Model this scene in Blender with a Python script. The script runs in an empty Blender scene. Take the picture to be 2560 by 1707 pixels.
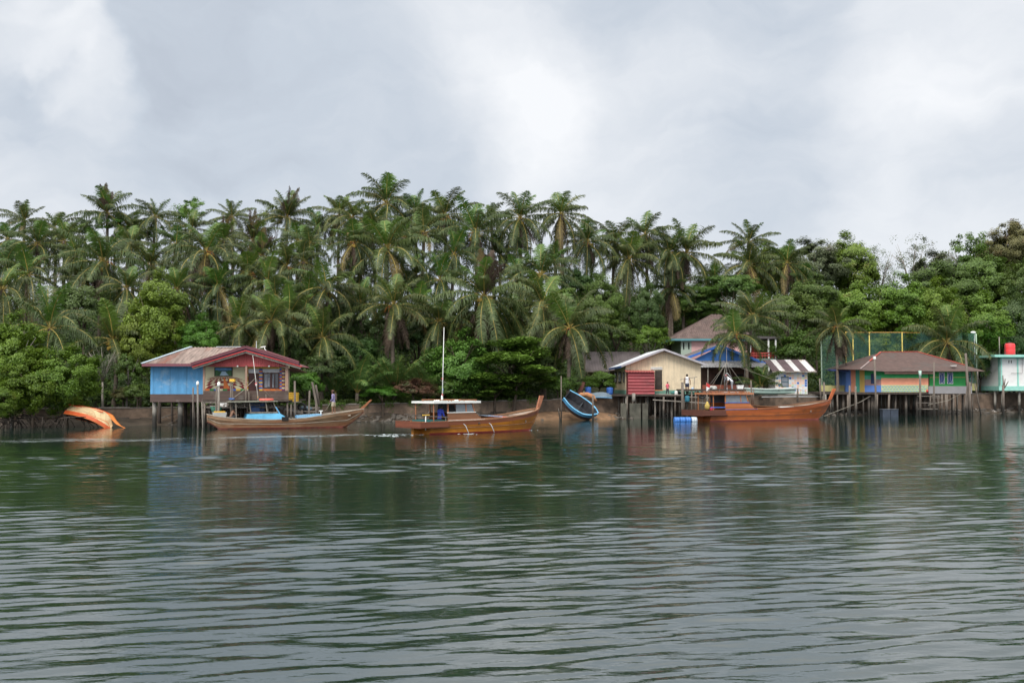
import bpy, math, random
import numpy as np
from mathutils import Vector, Matrix, Euler
R = math.radians
random.seed(7); RNG = np.random.default_rng(7)
sc = bpy.context.scene
COL = sc.collection
# ------------------------------------------------------------------ camera
F, CX, CY, HOR, H = 2500.0, 1280.0, 853.5, 965.0, 2.93
TH = math.atan((HOR - CY) / F)
cam = bpy.data.cameras.new('camera'); cam.sensor_width = 36; cam.lens = 36 * F / 2560
cam.clip_start = .1; cam.clip_end = 3000
co = bpy.data.objects.new('camera', cam); COL.objects.link(co)
co.location = (0, 0, H); co.rotation_euler = (R(90) + TH, 0, 0); sc.camera = co

def W(px, py, Y):
    """world point at depth Y that the photograph shows at px, py"""
    u, v = (px - CX) / F, (CY - py) / F
    dy = math.cos(TH) - v * math.sin(TH); dz = math.sin(TH) + v * math.cos(TH)
    t = Y / dy
    return Vector((u * t, Y, H + dz * t))
def WZ(py, Y): return W(CX, py, Y).z
def WX(px, Y): return (px - CX) / F * Y      # good to a few cm
def YW(py): return H * F / (py - HOR)        # depth of a point on the water

# ------------------------------------------------------------------ objects
def link(o):
    COL.objects.link(o); return o
def thing(name, label, cat, loc=(0, 0, 0), rz=0, group=None, rot=None):
    o = link(bpy.data.objects.new(name, None)); o.location = loc
    o.rotation_euler = rot if rot else (0, 0, rz); o.empty_display_size = .3
    return tag(o, label, cat, group)
def tag(o, label, cat, group=None, kind=None):
    if label: o['label'] = label
    if cat: o['category'] = cat
    if group: o['group'] = group
    if kind: o['kind'] = kind
    return o
def mesh_np(name, V, Fq, mats, midx=None, smooth=False):
    V = np.asarray(V, np.float32); Fq = np.asarray(Fq, np.int32)
    me = bpy.data.meshes.new(name); n, k = Fq.shape
    me.vertices.add(len(V)); me.vertices.foreach_set('co', V.ravel())
    me.loops.add(n * k); me.loops.foreach_set('vertex_index', Fq.ravel())
    me.polygons.add(n); me.polygons.foreach_set('loop_start', np.arange(n, dtype=np.int32) * k)
    if midx is not None: me.polygons.foreach_set('material_index', np.asarray(midx, np.int32))
    if smooth: me.polygons.foreach_set('use_smooth', np.ones(n, bool))
    for m in mats: me.materials.append(m)
    me.update(calc_edges=True); me.validate(); return me

class MB:
    """collects shapes and links them as one mesh object"""
    def __init__(s): s.v = []; s.f = []; s.m = []; s.sm = []
    def add(s, vs, fs, m=0, smooth=False):
        b = len(s.v); s.v += [tuple(p) for p in vs]
        for f in fs: s.f.append(tuple(b + i for i in f)); s.m.append(m); s.sm.append(smooth)
        return s
    def quad(s, a, b, c, d, m=0): return s.add([a, b, c, d], [(0, 1, 2, 3)], m)
    def tri(s, a, b, c, m=0): return s.add([a, b, c], [(0, 1, 2)], m)
    def box(s, x0, x1, y0, y1, z0, z1, m=0, mat=None):
        vs = [Vector(p) for p in ((x0, y0, z0), (x1, y0, z0), (x1, y1, z0), (x0, y1, z0), (x0, y0, z1), (x1, y0, z1), (x1, y1, z1), (x0, y1, z1))]
        if mat: vs = [mat @ p for p in vs]
        return s.add(vs, [(0, 3, 2, 1), (4, 5, 6, 7), (0, 1, 5, 4), (1, 2, 6, 5), (2, 3, 7, 6), (3, 0, 4, 7)], m)
    def pbox(s, x0, y0, x1, y1, Y, d, m=0):
        """box whose front face at depth Y covers those pixels, d metres deep"""
        a, b = W(x0, y0, Y), W(x1, y1, Y)
        return s.box(min(a.x, b.x), max(a.x, b.x), Y, Y + d, min(a.z, b.z), max(a.z, b.z), m)
    def beam(s, a, b, w, h, m=0):
        a, b = Vector(a), Vector(b); d = b - a; L = d.length
        q = d.to_track_quat('X', 'Z').to_matrix().to_4x4(); q.translation = a
        return s.box(0, L, -w / 2, w / 2, -h / 2, h / 2, m, q)
    def tube(s, pts, rad, n=8, m=0, cap=True, smooth=True):
        pts = [Vector(p) for p in pts]
        if not hasattr(rad, '__len__'): rad = [rad] * len(pts)
        b = len(s.v); up = Vector((.13, .21, 1)).normalized(); prev = None
        for i, p in enumerate(pts):
            t = (pts[min(i + 1, len(pts) - 1)] - pts[max(i - 1, 0)]).normalized()
            if prev is None:
                prev = t.cross(up) if abs(t.dot(up)) < .98 else t.cross(Vector((1, 0, 0)))
            e1 = (prev - t * prev.dot(t)).normalized(); prev = e1; e2 = t.cross(e1)
            for k in range(n):
                a = 2 * math.pi * k / n
                s.v.append(tuple(p + (e1 * math.cos(a) + e2 * math.sin(a)) * rad[i]))
        for i in range(len(pts) - 1):
            for k in range(n):
                s.f.append((b + i * n + k, b + i * n + (k + 1) % n, b + (i + 1) * n + (k + 1) % n, b + (i + 1) * n + k)); s.m.append(m); s.sm.append(smooth)
        if cap:
            s.f.append(tuple(b + k for k in reversed(range(n)))); s.m.append(m); s.sm.append(False)
            e = b + (len(pts) - 1) * n
            s.f.append(tuple(e + k for k in range(n))); s.m.append(m); s.sm.append(False)
        return s
    def lathe(s, c, prof, n=20, m=0, mat=None):
        b = len(s.v); c = Vector(c)
        for r, z in prof:
            for k in range(n):
                a = 2 * math.pi * k / n; p = Vector((r * math.cos(a), r * math.sin(a), z))
                if mat: p = mat @ p
                s.v.append(tuple(c + p))
        for i in range(len(prof) - 1):
            for k in range(n):
                s.f.append((b + i * n + k, b + i * n + (k + 1) % n, b + (i + 1) * n + (k + 1) % n, b + (i + 1) * n + k)); s.m.append(m); s.sm.append(True)
        s.f.append(tuple(b + k for k in reversed(range(n)))); s.m.append(m); s.sm.append(False)
        e = b + (len(prof) - 1) * n
        s.f.append(tuple(e + k for k in range(n))); s.m.append(m); s.sm.append(False)
        return s
    def ball(s, c, r, m=0, sc_=(1, 1, 1), nu=10, nv=7):
        prof = [(r * math.sin(math.pi * i / nv) + 1e-4, -r * math.cos(math.pi * i / nv)) for i in range(nv + 1)]
        return s.lathe(c, prof, nu, m, Matrix.Diagonal((*sc_, 1)))
    def sheet(s, p00, p10, p11, p01, pitch=.2, amp=.02, m=0, thick=.012):
        """corrugated sheet, ribs run from the 0 edge to the 1 edge"""
        p00, p10, p11, p01 = map(Vector, (p00, p10, p11, p01))
        nrm = (p10 - p00).cross(p01 - p00)
        if nrm.length < 1e-6: nrm = (p10 - p00).cross(p11 - p00)
        nrm.normalize()
        L = max((p10 - p00).length, (p11 - p01).length); n = max(2, int(L / pitch * 4))
        for sgn in (0, 1):
            b = len(s.v)
            for i in range(n + 1):
                u = i / n; o = nrm * (amp * math.sin(u * L / pitch * 2 * math.pi) - sgn * thick)
                s.v.append(tuple(p00.lerp(p10, u) + o)); s.v.append(tuple(p01.lerp(p11, u) + o))
            for i in range(n):
                q = (b + 2 * i, b + 2 * i + 2, b + 2 * i + 3, b + 2 * i + 1)
                s.f.append(q if not sgn else q[::-1]); s.m.append(m); s.sm.append(False)
        return s
    def slab(s, pts, d, m=0):
        """flat polygon given thickness along d"""
        pts = [Vector(p) for p in pts]; d = Vector(d); n = len(pts)
        vs = pts + [p + d for p in pts]
        fs = [tuple(range(n)), tuple(reversed(range(n, 2 * n)))] + [(i, i + n, (i + 1) % n + n, (i + 1) % n) for i in range(n)]
        return s.add(vs, fs, m)
    def build(s, name, mats, parent=None, world=True, label=None):
        me = bpy.data.meshes.new(name)
        vs = s.v
        if parent is not None and world:
            r = parent
            while r.parent: r = r.parent
            L = r.location; vs = [(x - L.x, y - L.y, z - L.z) for x, y, z in vs]
        me.from_pydata(vs, [], s.f); me.update()
        if not isinstance(mats, (list, tuple)): mats = [mats]
        for m in mats: me.materials.append(m)
        me.polygons.foreach_set('material_index', s.m); me.polygons.foreach_set('use_smooth', s.sm)
        o = link(bpy.data.objects.new(name, me))
        if parent is not None: o.parent = parent
        if label: o['label'] = label
        return o

# ------------------------------------------------------------------ materials
def newmat(name):
    m = bpy.data.materials.new(name); m.use_nodes = True
    nt = m.node_tree; nt.nodes.clear()
    out = nt.nodes.new('ShaderNodeOutputMaterial'); b = nt.nodes.new('ShaderNodeBsdfPrincipled')
    nt.links.new(b.outputs[0], out.inputs[0]); return m, nt, b, out
def N(nt, t, **kw):
    n = nt.nodes.new(t)
    for k, v in kw.items(): setattr(n, k, v)
    return n
def noise(nt, scale, detail=4, vec=None, stretch=None, rough=.55, coord='Object'):
    n = N(nt, 'ShaderNodeTexNoise'); n.inputs['Scale'].default_value = scale
    n.inputs['Detail'].default_value = detail; n.inputs['Roughness'].default_value = rough
    if vec is None:
        tc = N(nt, 'ShaderNodeTexCoord'); vec = tc.outputs[coord]
    if stretch:
        mp = N(nt, 'ShaderNodeMapping'); mp.inputs['Scale'].default_value = stretch
        nt.links.new(vec, mp.inputs[0]); vec = mp.outputs[0]
    nt.links.new(vec, n.inputs['Vector']); return n
def ramp(nt, fac, stops):
    r = N(nt, 'ShaderNodeValToRGB'); e = r.color_ramp.elements
    while len(e) < len(stops): e.new(.5)
    for i, (p, c) in enumerate(stops):
        e[i].position = p; e[i].color = (*c, 1) if len(c) == 3 else c
    nt.links.new(fac, r.inputs[0]); return r
def mixc(nt, fac, a, b, mode='MIX'):
    n = N(nt, 'ShaderNodeMix', data_type='RGBA', blend_type=mode)
    for sock, v in ((n.inputs[0], fac), (n.inputs[6], a), (n.inputs[7], b)):
        if hasattr(v, 'is_linked') or hasattr(v, 'links'): nt.links.new(v, sock)
        elif isinstance(v, (int, float)): sock.default_value = v
        else: sock.default_value = (*v, 1)
    return n.outputs[2]
def mat(name, col, rough=.75, var=.22, scale=2.5, dirt=None, dirt_amt=.5, dirt_scale=.8, stretch=None, bump=0, bscale=20, spec=.35, rnd=0, metal=0):
    m, nt, b, out = newmat(name)
    n = noise(nt, scale, 5, stretch=stretch)
    c = ramp(nt, n.outputs[0], [(.3, tuple(x * (1 - var) for x in col)), (.7, tuple(min(1, x * (1 + var)) for x in col))]).outputs[0]
    if dirt:
        d = noise(nt, dirt_scale, 8, stretch=stretch, rough=.65)
        f = ramp(nt, d.outputs[0], [(.62 - .3 * dirt_amt, (0, 0, 0)), (.78 - .2 * dirt_amt, (.9, .9, .9))]).outputs[0]
        c = mixc(nt, f, c, dirt)
    if rnd:
        oi = N(nt, 'ShaderNodeObjectInfo'); hs = N(nt, 'ShaderNodeHueSaturation')
        mr = N(nt, 'ShaderNodeMapRange'); mr.inputs[3].default_value = 1 - rnd; mr.inputs[4].default_value = 1 + rnd
        nt.links.new(oi.outputs['Random'], mr.inputs[0]); nt.links.new(mr.outputs[0], hs.inputs['Value'])
        nt.links.new(c, hs.inputs['Color']); c = hs.outputs[0]
    nt.links.new(c, b.inputs['Base Color']); b.inputs['Roughness'].default_value = rough
    b.inputs['Specular IOR Level'].default_value = spec; b.inputs['Metallic'].default_value = metal
    if bump:
        bn = noise(nt, bscale, 4, stretch=stretch); bp = N(nt, 'ShaderNodeBump'); bp.inputs['Strength'].default_value = bump
        bp.inputs['Distance'].default_value = .03
        nt.links.new(bn.outputs[0], bp.inputs['Height']); nt.links.new(bp.outputs[0], b.inputs['Normal'])
    return m
def plank_mat(name, col, board=.18, axis=2, var=.3, rough=.75, dirt=None, dirt_amt=.4, gap=.35, spec=.3, grain=(1, 1, 8)):
    """boards with thin dark joints, laid along one object axis"""
    m, nt, b, out = newmat(name)
    tc = N(nt, 'ShaderNodeTexCoord'); sx = N(nt, 'ShaderNodeSeparateXYZ'); nt.links.new(tc.outputs['Object'], sx.inputs[0])
    dv = N(nt, 'ShaderNodeMath', operation='DIVIDE'); nt.links.new(sx.outputs[axis], dv.inputs[0]); dv.inputs[1].default_value = board
    fl = N(nt, 'ShaderNodeMath', operation='FLOOR'); nt.links.new(dv.outputs[0], fl.inputs[0])
    wn = N(nt, 'ShaderNodeTexWhiteNoise', noise_dimensions='1D'); nt.links.new(fl.outputs[0], wn.inputs['W'])
    c = ramp(nt, wn.outputs[0], [(0, tuple(x * (1 - var) for x in col)), (1, tuple(min(1, x * (1 + var)) for x in col))]).outputs[0]
    gn = noise(nt, 1.6, 7, stretch=grain, rough=.7)
    c = mixc(nt, .75, c, ramp(nt, gn.outputs[0], [(.25, (.55, .55, .55)), (.75, (1.25, 1.2, 1.15))]).outputs[0], 'MULTIPLY')
    if dirt:
        d = noise(nt, .9, 8, rough=.65)
        f = ramp(nt, d.outputs[0], [(.62 - .3 * dirt_amt, (0, 0, 0)), (.78 - .2 * dirt_amt, (.9, .9, .9))]).outputs[0]
        c = mixc(nt, f, c, dirt)
    fr = N(nt, 'ShaderNodeMath', operation='FRACT'); nt.links.new(dv.outputs[0], fr.inputs[0])
    g = ramp(nt, fr.outputs[0], [(0, (gap, gap, gap)), (.1, (1, 1, 1))]).outputs[0]
    c = mixc(nt, 1.0, c, g, 'MULTIPLY')
    nt.links.new(c, b.inputs['Base Color']); b.inputs['Roughness'].default_value = rough; b.inputs['Specular IOR Level'].default_value = spec
    return m
def leaf_mat(name, c1, c2, trans=.28, rough=.5, rnd=.18, scale=.7, hue=.02, dry=None, dry_amt=.0):
    m, nt, b, out = newmat(name)
    tc = N(nt, 'ShaderNodeTexCoord'); oi = N(nt, 'ShaderNodeObjectInfo')
    ad = N(nt, 'ShaderNodeVectorMath', operation='ADD'); nt.links.new(tc.outputs['Object'], ad.inputs[0]); nt.links.new(oi.outputs['Location'], ad.inputs[1])
    n = noise(nt, scale, 4, vec=ad.outputs[0]); n2 = noise(nt, 6, 2, vec=ad.outputs[0])
    mm = N(nt, 'ShaderNodeMath', operation='MULTIPLY_ADD'); nt.links.new(n2.outputs[0], mm.inputs[0]); mm.inputs[1].default_value = .5
    h = N(nt, 'ShaderNodeMath', operation='MULTIPLY'); nt.links.new(n.outputs[0], h.inputs[0]); h.inputs[1].default_value = .5
    nt.links.new(h.outputs[0], mm.inputs[2])
    c = ramp(nt, mm.outputs[0], [(.36, c1), (.64, c2)]).outputs[0]
    if dry:
        n3 = noise(nt, 1.3, 3, vec=ad.outputs[0])
        f = ramp(nt, n3.outputs[0], [(.66 - dry_amt, (0, 0, 0)), (.76 - dry_amt, (.85, .85, .85))]).outputs[0]
        c = mixc(nt, f, c, dry)
    hs = N(nt, 'ShaderNodeHueSaturation')
    for k, lo, hi, src in (('Value', 1 - rnd, 1 + rnd, oi.outputs['Random']), ('Hue', .5 - hue, .5 + hue, None)):
        mr = N(nt, 'ShaderNodeMapRange'); mr.inputs[3].default_value = lo; mr.inputs[4].default_value = hi
        if src is None:
            q = N(nt, 'ShaderNodeMath', operation='MULTIPLY'); nt.links.new(oi.outputs['Random'], q.inputs[0]); q.inputs[1].default_value = 17.3
            q2 = N(nt, 'ShaderNodeMath', operation='FRACT'); nt.links.new(q.outputs[0], q2.inputs[0]); src = q2.outputs[0]
        nt.links.new(src, mr.inputs[0]); nt.links.new(mr.outputs[0], hs.inputs[k])
    nt.links.new(c, hs.inputs['Color']); c = hs.outputs[0]
    nt.links.new(c, b.inputs['Base Color']); b.inputs['Roughness'].default_value = rough; b.inputs['Specular IOR Level'].default_value = .4
    tr = N(nt, 'ShaderNodeBsdfTranslucent'); nt.links.new(c, tr.inputs[0])
    mx = N(nt, 'ShaderNodeMixShader'); mx.inputs[0].default_value = trans
    nt.links.new(b.outputs[0], mx.inputs[1]); nt.links.new(tr.outputs[0], mx.inputs[2]); nt.links.new(mx.outputs[0], out.inputs[0])
    return m

# ------------------------------------------------------------------ sky and light
def pdir(px, py): return (W(px, py, 100) - Vector((0, 0, H))).normalized()
SUN_EL, SUN_AZ = R(42), R(200)   # azimuth clockwise from +Y: behind the camera, to its left
world = bpy.data.worlds.new('World'); sc.world = world; world.use_nodes = True
nt = world.node_tree; nt.nodes.clear()
wo = N(nt, 'ShaderNodeOutputWorld'); tc = N(nt, 'ShaderNodeTexCoord')
sky = N(nt, 'ShaderNodeTexSky', sky_type='NISHITA'); sky.sun_disc = False
sky.sun_elevation = SUN_EL; sky.sun_rotation = SUN_AZ
bg1 = N(nt, 'ShaderNodeBackground'); bg1.inputs[1].default_value = .1; nt.links.new(sky.outputs[0], bg1.inputs[0])
D0 = tc.outputs['Generated']
wn = noise(nt, 3.2, 6, vec=D0, rough=.55)
wsub = N(nt, 'ShaderNodeVectorMath', operation='SUBTRACT'); nt.links.new(wn.outputs['Color'], wsub.inputs[0]); wsub.inputs[1].default_value = (.5, .5, .5)
wsc = N(nt, 'ShaderNodeVectorMath', operation='SCALE'); nt.links.new(wsub.outputs[0], wsc.inputs[0]); wsc.inputs[3].default_value = .34
wadd = N(nt, 'ShaderNodeVectorMath', operation='ADD'); nt.links.new(D0, wadd.inputs[0]); nt.links.new(wsc.outputs[0], wadd.inputs[1])
wnm = N(nt, 'ShaderNodeVectorMath', operation='NORMALIZE'); nt.links.new(wadd.outputs[0], wnm.inputs[0])
D1 = wnm.outputs[0]
nA = noise(nt, 2.6, 7, vec=D1, stretch=(1, 1, 2.2), rough=.5)
nB = noise(nt, 9, 6, vec=D1, stretch=(1, 1, 2.6), rough=.55)
nAB = N(nt, 'ShaderNodeMath', operation='MULTIPLY_ADD'); nt.links.new(nB.outputs[0], nAB.inputs[0]); nAB.inputs[1].default_value = .42; nAB.inputs[2].default_value = -.21
nS = N(nt, 'ShaderNodeMath', operation='ADD'); nt.links.new(nA.outputs[0], nS.inputs[0]); nt.links.new(nAB.outputs[0], nS.inputs[1])
acc = N(nt, 'ShaderNodeMath', operation='MULTIPLY_ADD'); nt.links.new(nS.outputs[0], acc.inputs[0]); acc.inputs[1].default_value = .75; acc.inputs[2].default_value = .11
val = acc.outputs[0]
BLOBS = [  # px, py, radius px, amount: bright breaks (+) and heavy grey (-)
    (150, 40, 110, .32), (215, 160, 100, .3), (275, 240, 90, .22), (60, 200, 200, -.08), (60, 500, 260, .16), (620, 310, 460, -.22), (900, 130, 380, -.07), (1290, 230, 220, .07), (1470, 390, 270, .2), (1360, 300, 120, .1), (1200, 90, 180, .07), (1000, 470, 260, .08), (700, 80, 260, .08),
    (1230, 40, 260, .14), (1850, 190, 400, -.17), (2080, 330, 230, -.12), (2500, 60, 260, .30), (2240, 250, 230, .14), (2500, 420, 300, .12), (2450, 200, 200, -.1),
    (1950, 560, 400, .10), (350, 100, 200, -.06), (1500, 60, 200, -.04)]
for px, py, r, a in BLOBS:
    d = pdir(px, py)
    dp = N(nt, 'ShaderNodeVectorMath', operation='DOT_PRODUCT'); nt.links.new(D1, dp.inputs[0]); dp.inputs[1].default_value = d
    mr = N(nt, 'ShaderNodeMapRange', interpolation_type='SMOOTHERSTEP'); nt.links.new(dp.outputs['Value'], mr.inputs[0])
    mr.inputs[1].default_value = math.cos(r * 1.5 / F); mr.inputs[2].default_value = 1.0; mr.inputs[3].default_value = 0; mr.inputs[4].default_value = a * .75
    s = N(nt, 'ShaderNodeMath', operation='ADD'); nt.links.new(val, s.inputs[0]); nt.links.new(mr.outputs[0], s.inputs[1]); val = s.outputs[0]
cl = ramp(nt, val, [(.10, (.43, .475, .55)), (.34, (.545, .60, .675)), (.58, (.70, .735, .785)), (.85, (.87, .885, .91))])
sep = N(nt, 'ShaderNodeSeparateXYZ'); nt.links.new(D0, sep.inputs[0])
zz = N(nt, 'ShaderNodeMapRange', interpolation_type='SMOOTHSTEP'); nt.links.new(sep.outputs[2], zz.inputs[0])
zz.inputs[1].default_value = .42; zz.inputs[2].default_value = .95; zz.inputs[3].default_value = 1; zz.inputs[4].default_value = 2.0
zc = N(nt, 'ShaderNodeMapRange', interpolation_type='SMOOTHSTEP'); nt.links.new(sep.outputs[2], zc.inputs[0]); zc.inputs[1].default_value = .40; zc.inputs[2].default_value = .7
clz = mixc(nt, zc.outputs[0], cl.outputs[0], (.70, .69, .66))
bg2 = N(nt, 'ShaderNodeBackground'); nt.links.new(clz, bg2.inputs[0])
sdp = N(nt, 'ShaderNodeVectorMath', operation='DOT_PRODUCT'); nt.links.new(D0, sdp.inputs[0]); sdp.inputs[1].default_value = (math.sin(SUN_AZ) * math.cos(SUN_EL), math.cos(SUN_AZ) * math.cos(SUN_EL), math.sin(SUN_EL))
sgl = N(nt, 'ShaderNodeMapRange', interpolation_type='SMOOTHSTEP'); nt.links.new(sdp.outputs['Value'], sgl.inputs[0]); sgl.inputs[1].default_value = .2; sgl.inputs[2].default_value = 1; sgl.inputs[3].default_value = 1; sgl.inputs[4].default_value = 2.6  # sky brightness added around the sun, behind the camera, to light the fronts
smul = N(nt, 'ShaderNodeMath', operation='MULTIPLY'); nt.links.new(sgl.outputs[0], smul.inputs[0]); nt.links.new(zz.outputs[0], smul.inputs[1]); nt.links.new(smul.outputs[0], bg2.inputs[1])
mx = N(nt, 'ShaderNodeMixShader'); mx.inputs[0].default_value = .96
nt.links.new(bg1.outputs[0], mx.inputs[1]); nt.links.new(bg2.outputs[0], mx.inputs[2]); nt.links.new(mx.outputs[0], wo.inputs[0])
sl = bpy.data.lights.new('sun', 'SUN'); sl.energy = 1.5; sl.angle = R(16); sl.color = (1, .96, .9)
so = link(bpy.data.objects.new('sun', sl))
sd = Vector((math.sin(SUN_AZ) * math.cos(SUN_EL), math.cos(SUN_AZ) * math.cos(SUN_EL), math.sin(SUN_EL)))
so.rotation_euler = sd.to_track_quat('Z', 'Y').to_euler(); so.location = sd * 60
sc.view_settings.view_transform = 'Standard'; sc.view_settings.look = 'None'; sc.view_settings.exposure = .15; sc.view_settings.gamma = 1
sc.cycles.use_denoising = True
sc.cycles.max_bounces = 6; sc.cycles.diffuse_bounces = 3; sc.cycles.glossy_bounces = 3; sc.cycles.transmission_bounces = 4; sc.cycles.transparent_max_bounces = 12
sc.cycles.caustics_reflective = False; sc.cycles.caustics_refractive = False

# ------------------------------------------------------------------ shore and terrain
_SX = np.array([-120, -60, -36, -22, -14, 0, 8, 28, 54, 80, 140.]); _SY = np.array([66, 69, 72, 77, 82, 87, 89, 97, 110, 118, 125.])
def shoreY(x): return np.interp(x, _SX, _SY)
_WX = np.array([-120, -35, -20, -14, 2.5, 10, 28, 60, 140.]); _WZ = np.array([1.25, 1.3, 1.4, 1.45, 1.75, 2.0, 2.1, 2.2, 2.2])
def wallZ(x): return np.interp(x, _WX, _WZ)
def fnoise(x, y, s, seed):
    r = np.random.default_rng(seed); v = 0
    for k in range(5):
        a, ph, f = r.uniform(0, 6.28), r.uniform(0, 6.28), s * (1.0 + .6 * k)
        v = v + np.sin((x * np.cos(a) + y * np.sin(a)) * f + ph) / (1 + .6 * k)
    return v / 2.4
def ground(x, y):
    x = np.asarray(x, float); y = np.asarray(y, float)
    d = y - shoreY(x); wz = wallZ(x)
    mud = np.clip(d * .2, -3, .42) + .05 * fnoise(x, y, 1.3, 3)
    flat = np.interp(x, [-60, 5, 20, 80], [5, 6, 14, 14])
    g = np.clip(d - 2.2 - flat, 0, None)
    top = np.interp(x, [-120, -40, -10, 5, 25, 60, 140], [12, 12, 10.5, 10, 10, 12, 12])
    hill = top * (1 - np.exp(-(g / np.interp(x, [0, 10], [24., 17.])) ** 1.35)) + .5 * fnoise(x, y, .25, 5) * np.clip(g / 10, 0, 1)
    land = wz - .08 + hill
    return np.where(d > 2.2, land, mud)
# ------------------------------------------------------------------ water
WAKE = [(-34, 50.5), (-27, 52), (-19, 55.2), (-11, 59), (-6.3, 61.2)]
def wake_dist(x, y):
    best = np.full(np.shape(x), 1e9)
    for (x0, y0), (x1, y1) in zip(WAKE[:-1], WAKE[1:]):
        dx, dy = x1 - x0, y1 - y0; t = np.clip(((x - x0) * dx + (y - y0) * dy) / (dx * dx + dy * dy), 0, 1)
        best = np.minimum(best, np.hypot(x - x0 - t * dx, y - y0 - t * dy))
    return best
def build_water():
    ys = [3.0]
    while ys[-1] < 128: ys.append(ys[-1] + max(.035, .36 * ys[-1] ** 2 / 2930))
    ys = np.array(ys); us = np.linspace(-.85, .85, 900)
    Y, U = np.meshgrid(ys, us, indexing='ij'); X = U * (Y + 4)
    dy = np.gradient(ys)[:, None]
    g = np.random.default_rng(11); n = 140; Z = np.zeros_like(X)
    lam = np.exp(g.uniform(np.log(.2), np.log(5.0), n)); th = R(-90 + 14) + g.normal(0, R(14), n); ph = g.uniform(0, 6.28, n)
    wgt = np.exp(-.5 * ((np.log(lam) - np.log(.55)) / .75) ** 2); sl_ = .058 * wgt / np.sqrt((wgt ** 2).sum() / 2)
    patch = .85 + .75 * fnoise(X, Y * 1.3, .16, 21) + .4 * fnoise(X, Y * 2, .45, 22)
    patch = np.clip(patch, .25, 1.7) * np.interp(Y, [3, 16, 28, 45, 60, 130], [1.05, 1.0, 1.5, 2.1, 1.8, .8])
    wd = wake_dist(X, Y); fw = 1 + 1.3 * np.exp(-(wd / 1.1) ** 2)
    for k in range(n):
        ky = abs(math.sin(th[k])) / lam[k]; lim = np.clip((1 / np.maximum(ky, 1e-6) / dy - 2.1) / 1.6, 0, 1)
        if lim.max() <= 0: continue
        a = sl_[k] * lam[k] / 6.283
        q = 6.283 / lam[k] * (X * math.cos(th[k]) + Y * math.sin(th[k])) + ph[k] + .5 * fnoise(X, Y, .5, 100 + k)
        Z += a * lim * (np.sin(q) + .18 * np.cos(2 * q)) * patch * (fw if lam[k] < 1.6 else 1)
    V = np.stack([X, Y, Z], -1).reshape(-1, 3); nr, nc = X.shape
    i = (np.arange(nr - 1)[:, None] * nc + np.arange(nc - 1)[None]).ravel()
    Fq = np.stack([i, i + 1, i + 1 + nc, i + nc], -1)
    m, nt, b, out = newmat('water')
    b.inputs['Base Color'].default_value = (.005, .018, .0135, 1); b.inputs['Roughness'].default_value = .045; b.inputs['IOR'].default_value = 3.0
    b.inputs['Specular IOR Level'].default_value = .5
    n1 = noise(nt, 1, 4, stretch=(1.5, 4.2, 1), rough=.6); n2 = noise(nt, 1, 3, stretch=(5, 13, 1), rough=.6)
    ad = N(nt, 'ShaderNodeMath', operation='MULTIPLY_ADD'); nt.links.new(n2.outputs[0], ad.inputs[0]); ad.inputs[1].default_value = .3; nt.links.new(n1.outputs[0], ad.inputs[2])
    b.inputs['Coat Roughness'].default_value = .03; bp = N(nt, 'ShaderNodeBump'); bp.inputs['Strength'].default_value = 1; bp.inputs['Distance'].default_value = .009
    nt.links.new(ad.outputs[0], bp.inputs['Height']); nt.links.new(bp.outputs[0], b.inputs['Normal']); nt.links.new(bp.outputs[0], b.inputs['Coat Normal'])
    o = link(bpy.data.objects.new('water', mesh_np('water', V, Fq, [m], smooth=True))); tag(o, None, None, kind='structure')
build_water()

# ------------------------------------------------------------------ foam
M_FOAM = mat('foam', (.50, .56, .58), .6, .1)
def flecks(name, pts, lo, hi):
    V = []; Fc = []
    for x, y, s in pts:
        k = random.randint(5, 7); b = len(V); L = random.uniform(lo, hi) * s; a0 = random.uniform(0, 6.28)
        V.append((x, y, .012))
        for j in range(k):
            a = a0 + 6.283 * j / k; r = random.uniform(.55, 1); dx, dy = L * r * math.cos(a) * 3.2, L * r * math.sin(a)
            V.append((x + dx * .91 - dy * .41, y + dx * .41 + dy * .91, .004 + random.uniform(-.008, .006)))
        for j in range(k): Fc.append((b, b + 1 + j, b + 1 + (j + 1) % k))
    me = bpy.data.meshes.new(name); me.from_pydata(V, [], Fc); me.materials.append(M_FOAM)
    o = link(bpy.data.objects.new(name, me)); tag(o, None, None, kind='stuff'); return o
pts = []
for i in range(260):
    t = random.random() ** .8; s = t * (len(WAKE) - 1); k = min(int(s), len(WAKE) - 2); f = s - k
    x = WAKE[k][0] * (1 - f) + WAKE[k + 1][0] * f; y = WAKE[k][1] * (1 - f) + WAKE[k + 1][1] * f
    w = .25 + .9 * (1 - t)
    pts.append((x + random.gauss(0, w * .5), y + random.gauss(0, w), .5 + .8 * t))
def ribbons(name, n):
    V = []; Fc = []; rr = random.Random(31)
    for k in range(n):
        s = rr.uniform(0, len(WAKE) - 1.05); e = min(len(WAKE) - 1.001, s + rr.uniform(.06, .5)); off = rr.gauss(0, .4 + .3 * (len(WAKE) - 1 - s)); w0 = rr.uniform(.012, .05); m_ = 14
        for q in range(m_ + 1):
            t = s + (e - s) * q / m_; i = int(t); f = t - i
            x = WAKE[i][0] * (1 - f) + WAKE[i + 1][0] * f; y = WAKE[i][1] * (1 - f) + WAKE[i + 1][1] * f + off + .1 * math.sin(q * 1.3 + k) + rr.uniform(-.03, .03)
            w = w0 * math.sin(math.pi * (q + .3) / (m_ + .6)) * rr.uniform(.5, 1.4); V += [(x, y - w, .014), (x, y + w, .014)]
            if q < m_: b = len(V) - 2; Fc.append((b, b + 2, b + 3, b + 1))
    me = bpy.data.meshes.new(name); me.from_pydata(V, [], Fc); me.materials.append(M_FOAM)
    tag(link(bpy.data.objects.new(name, me)), None, None, kind='stuff')
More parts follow.
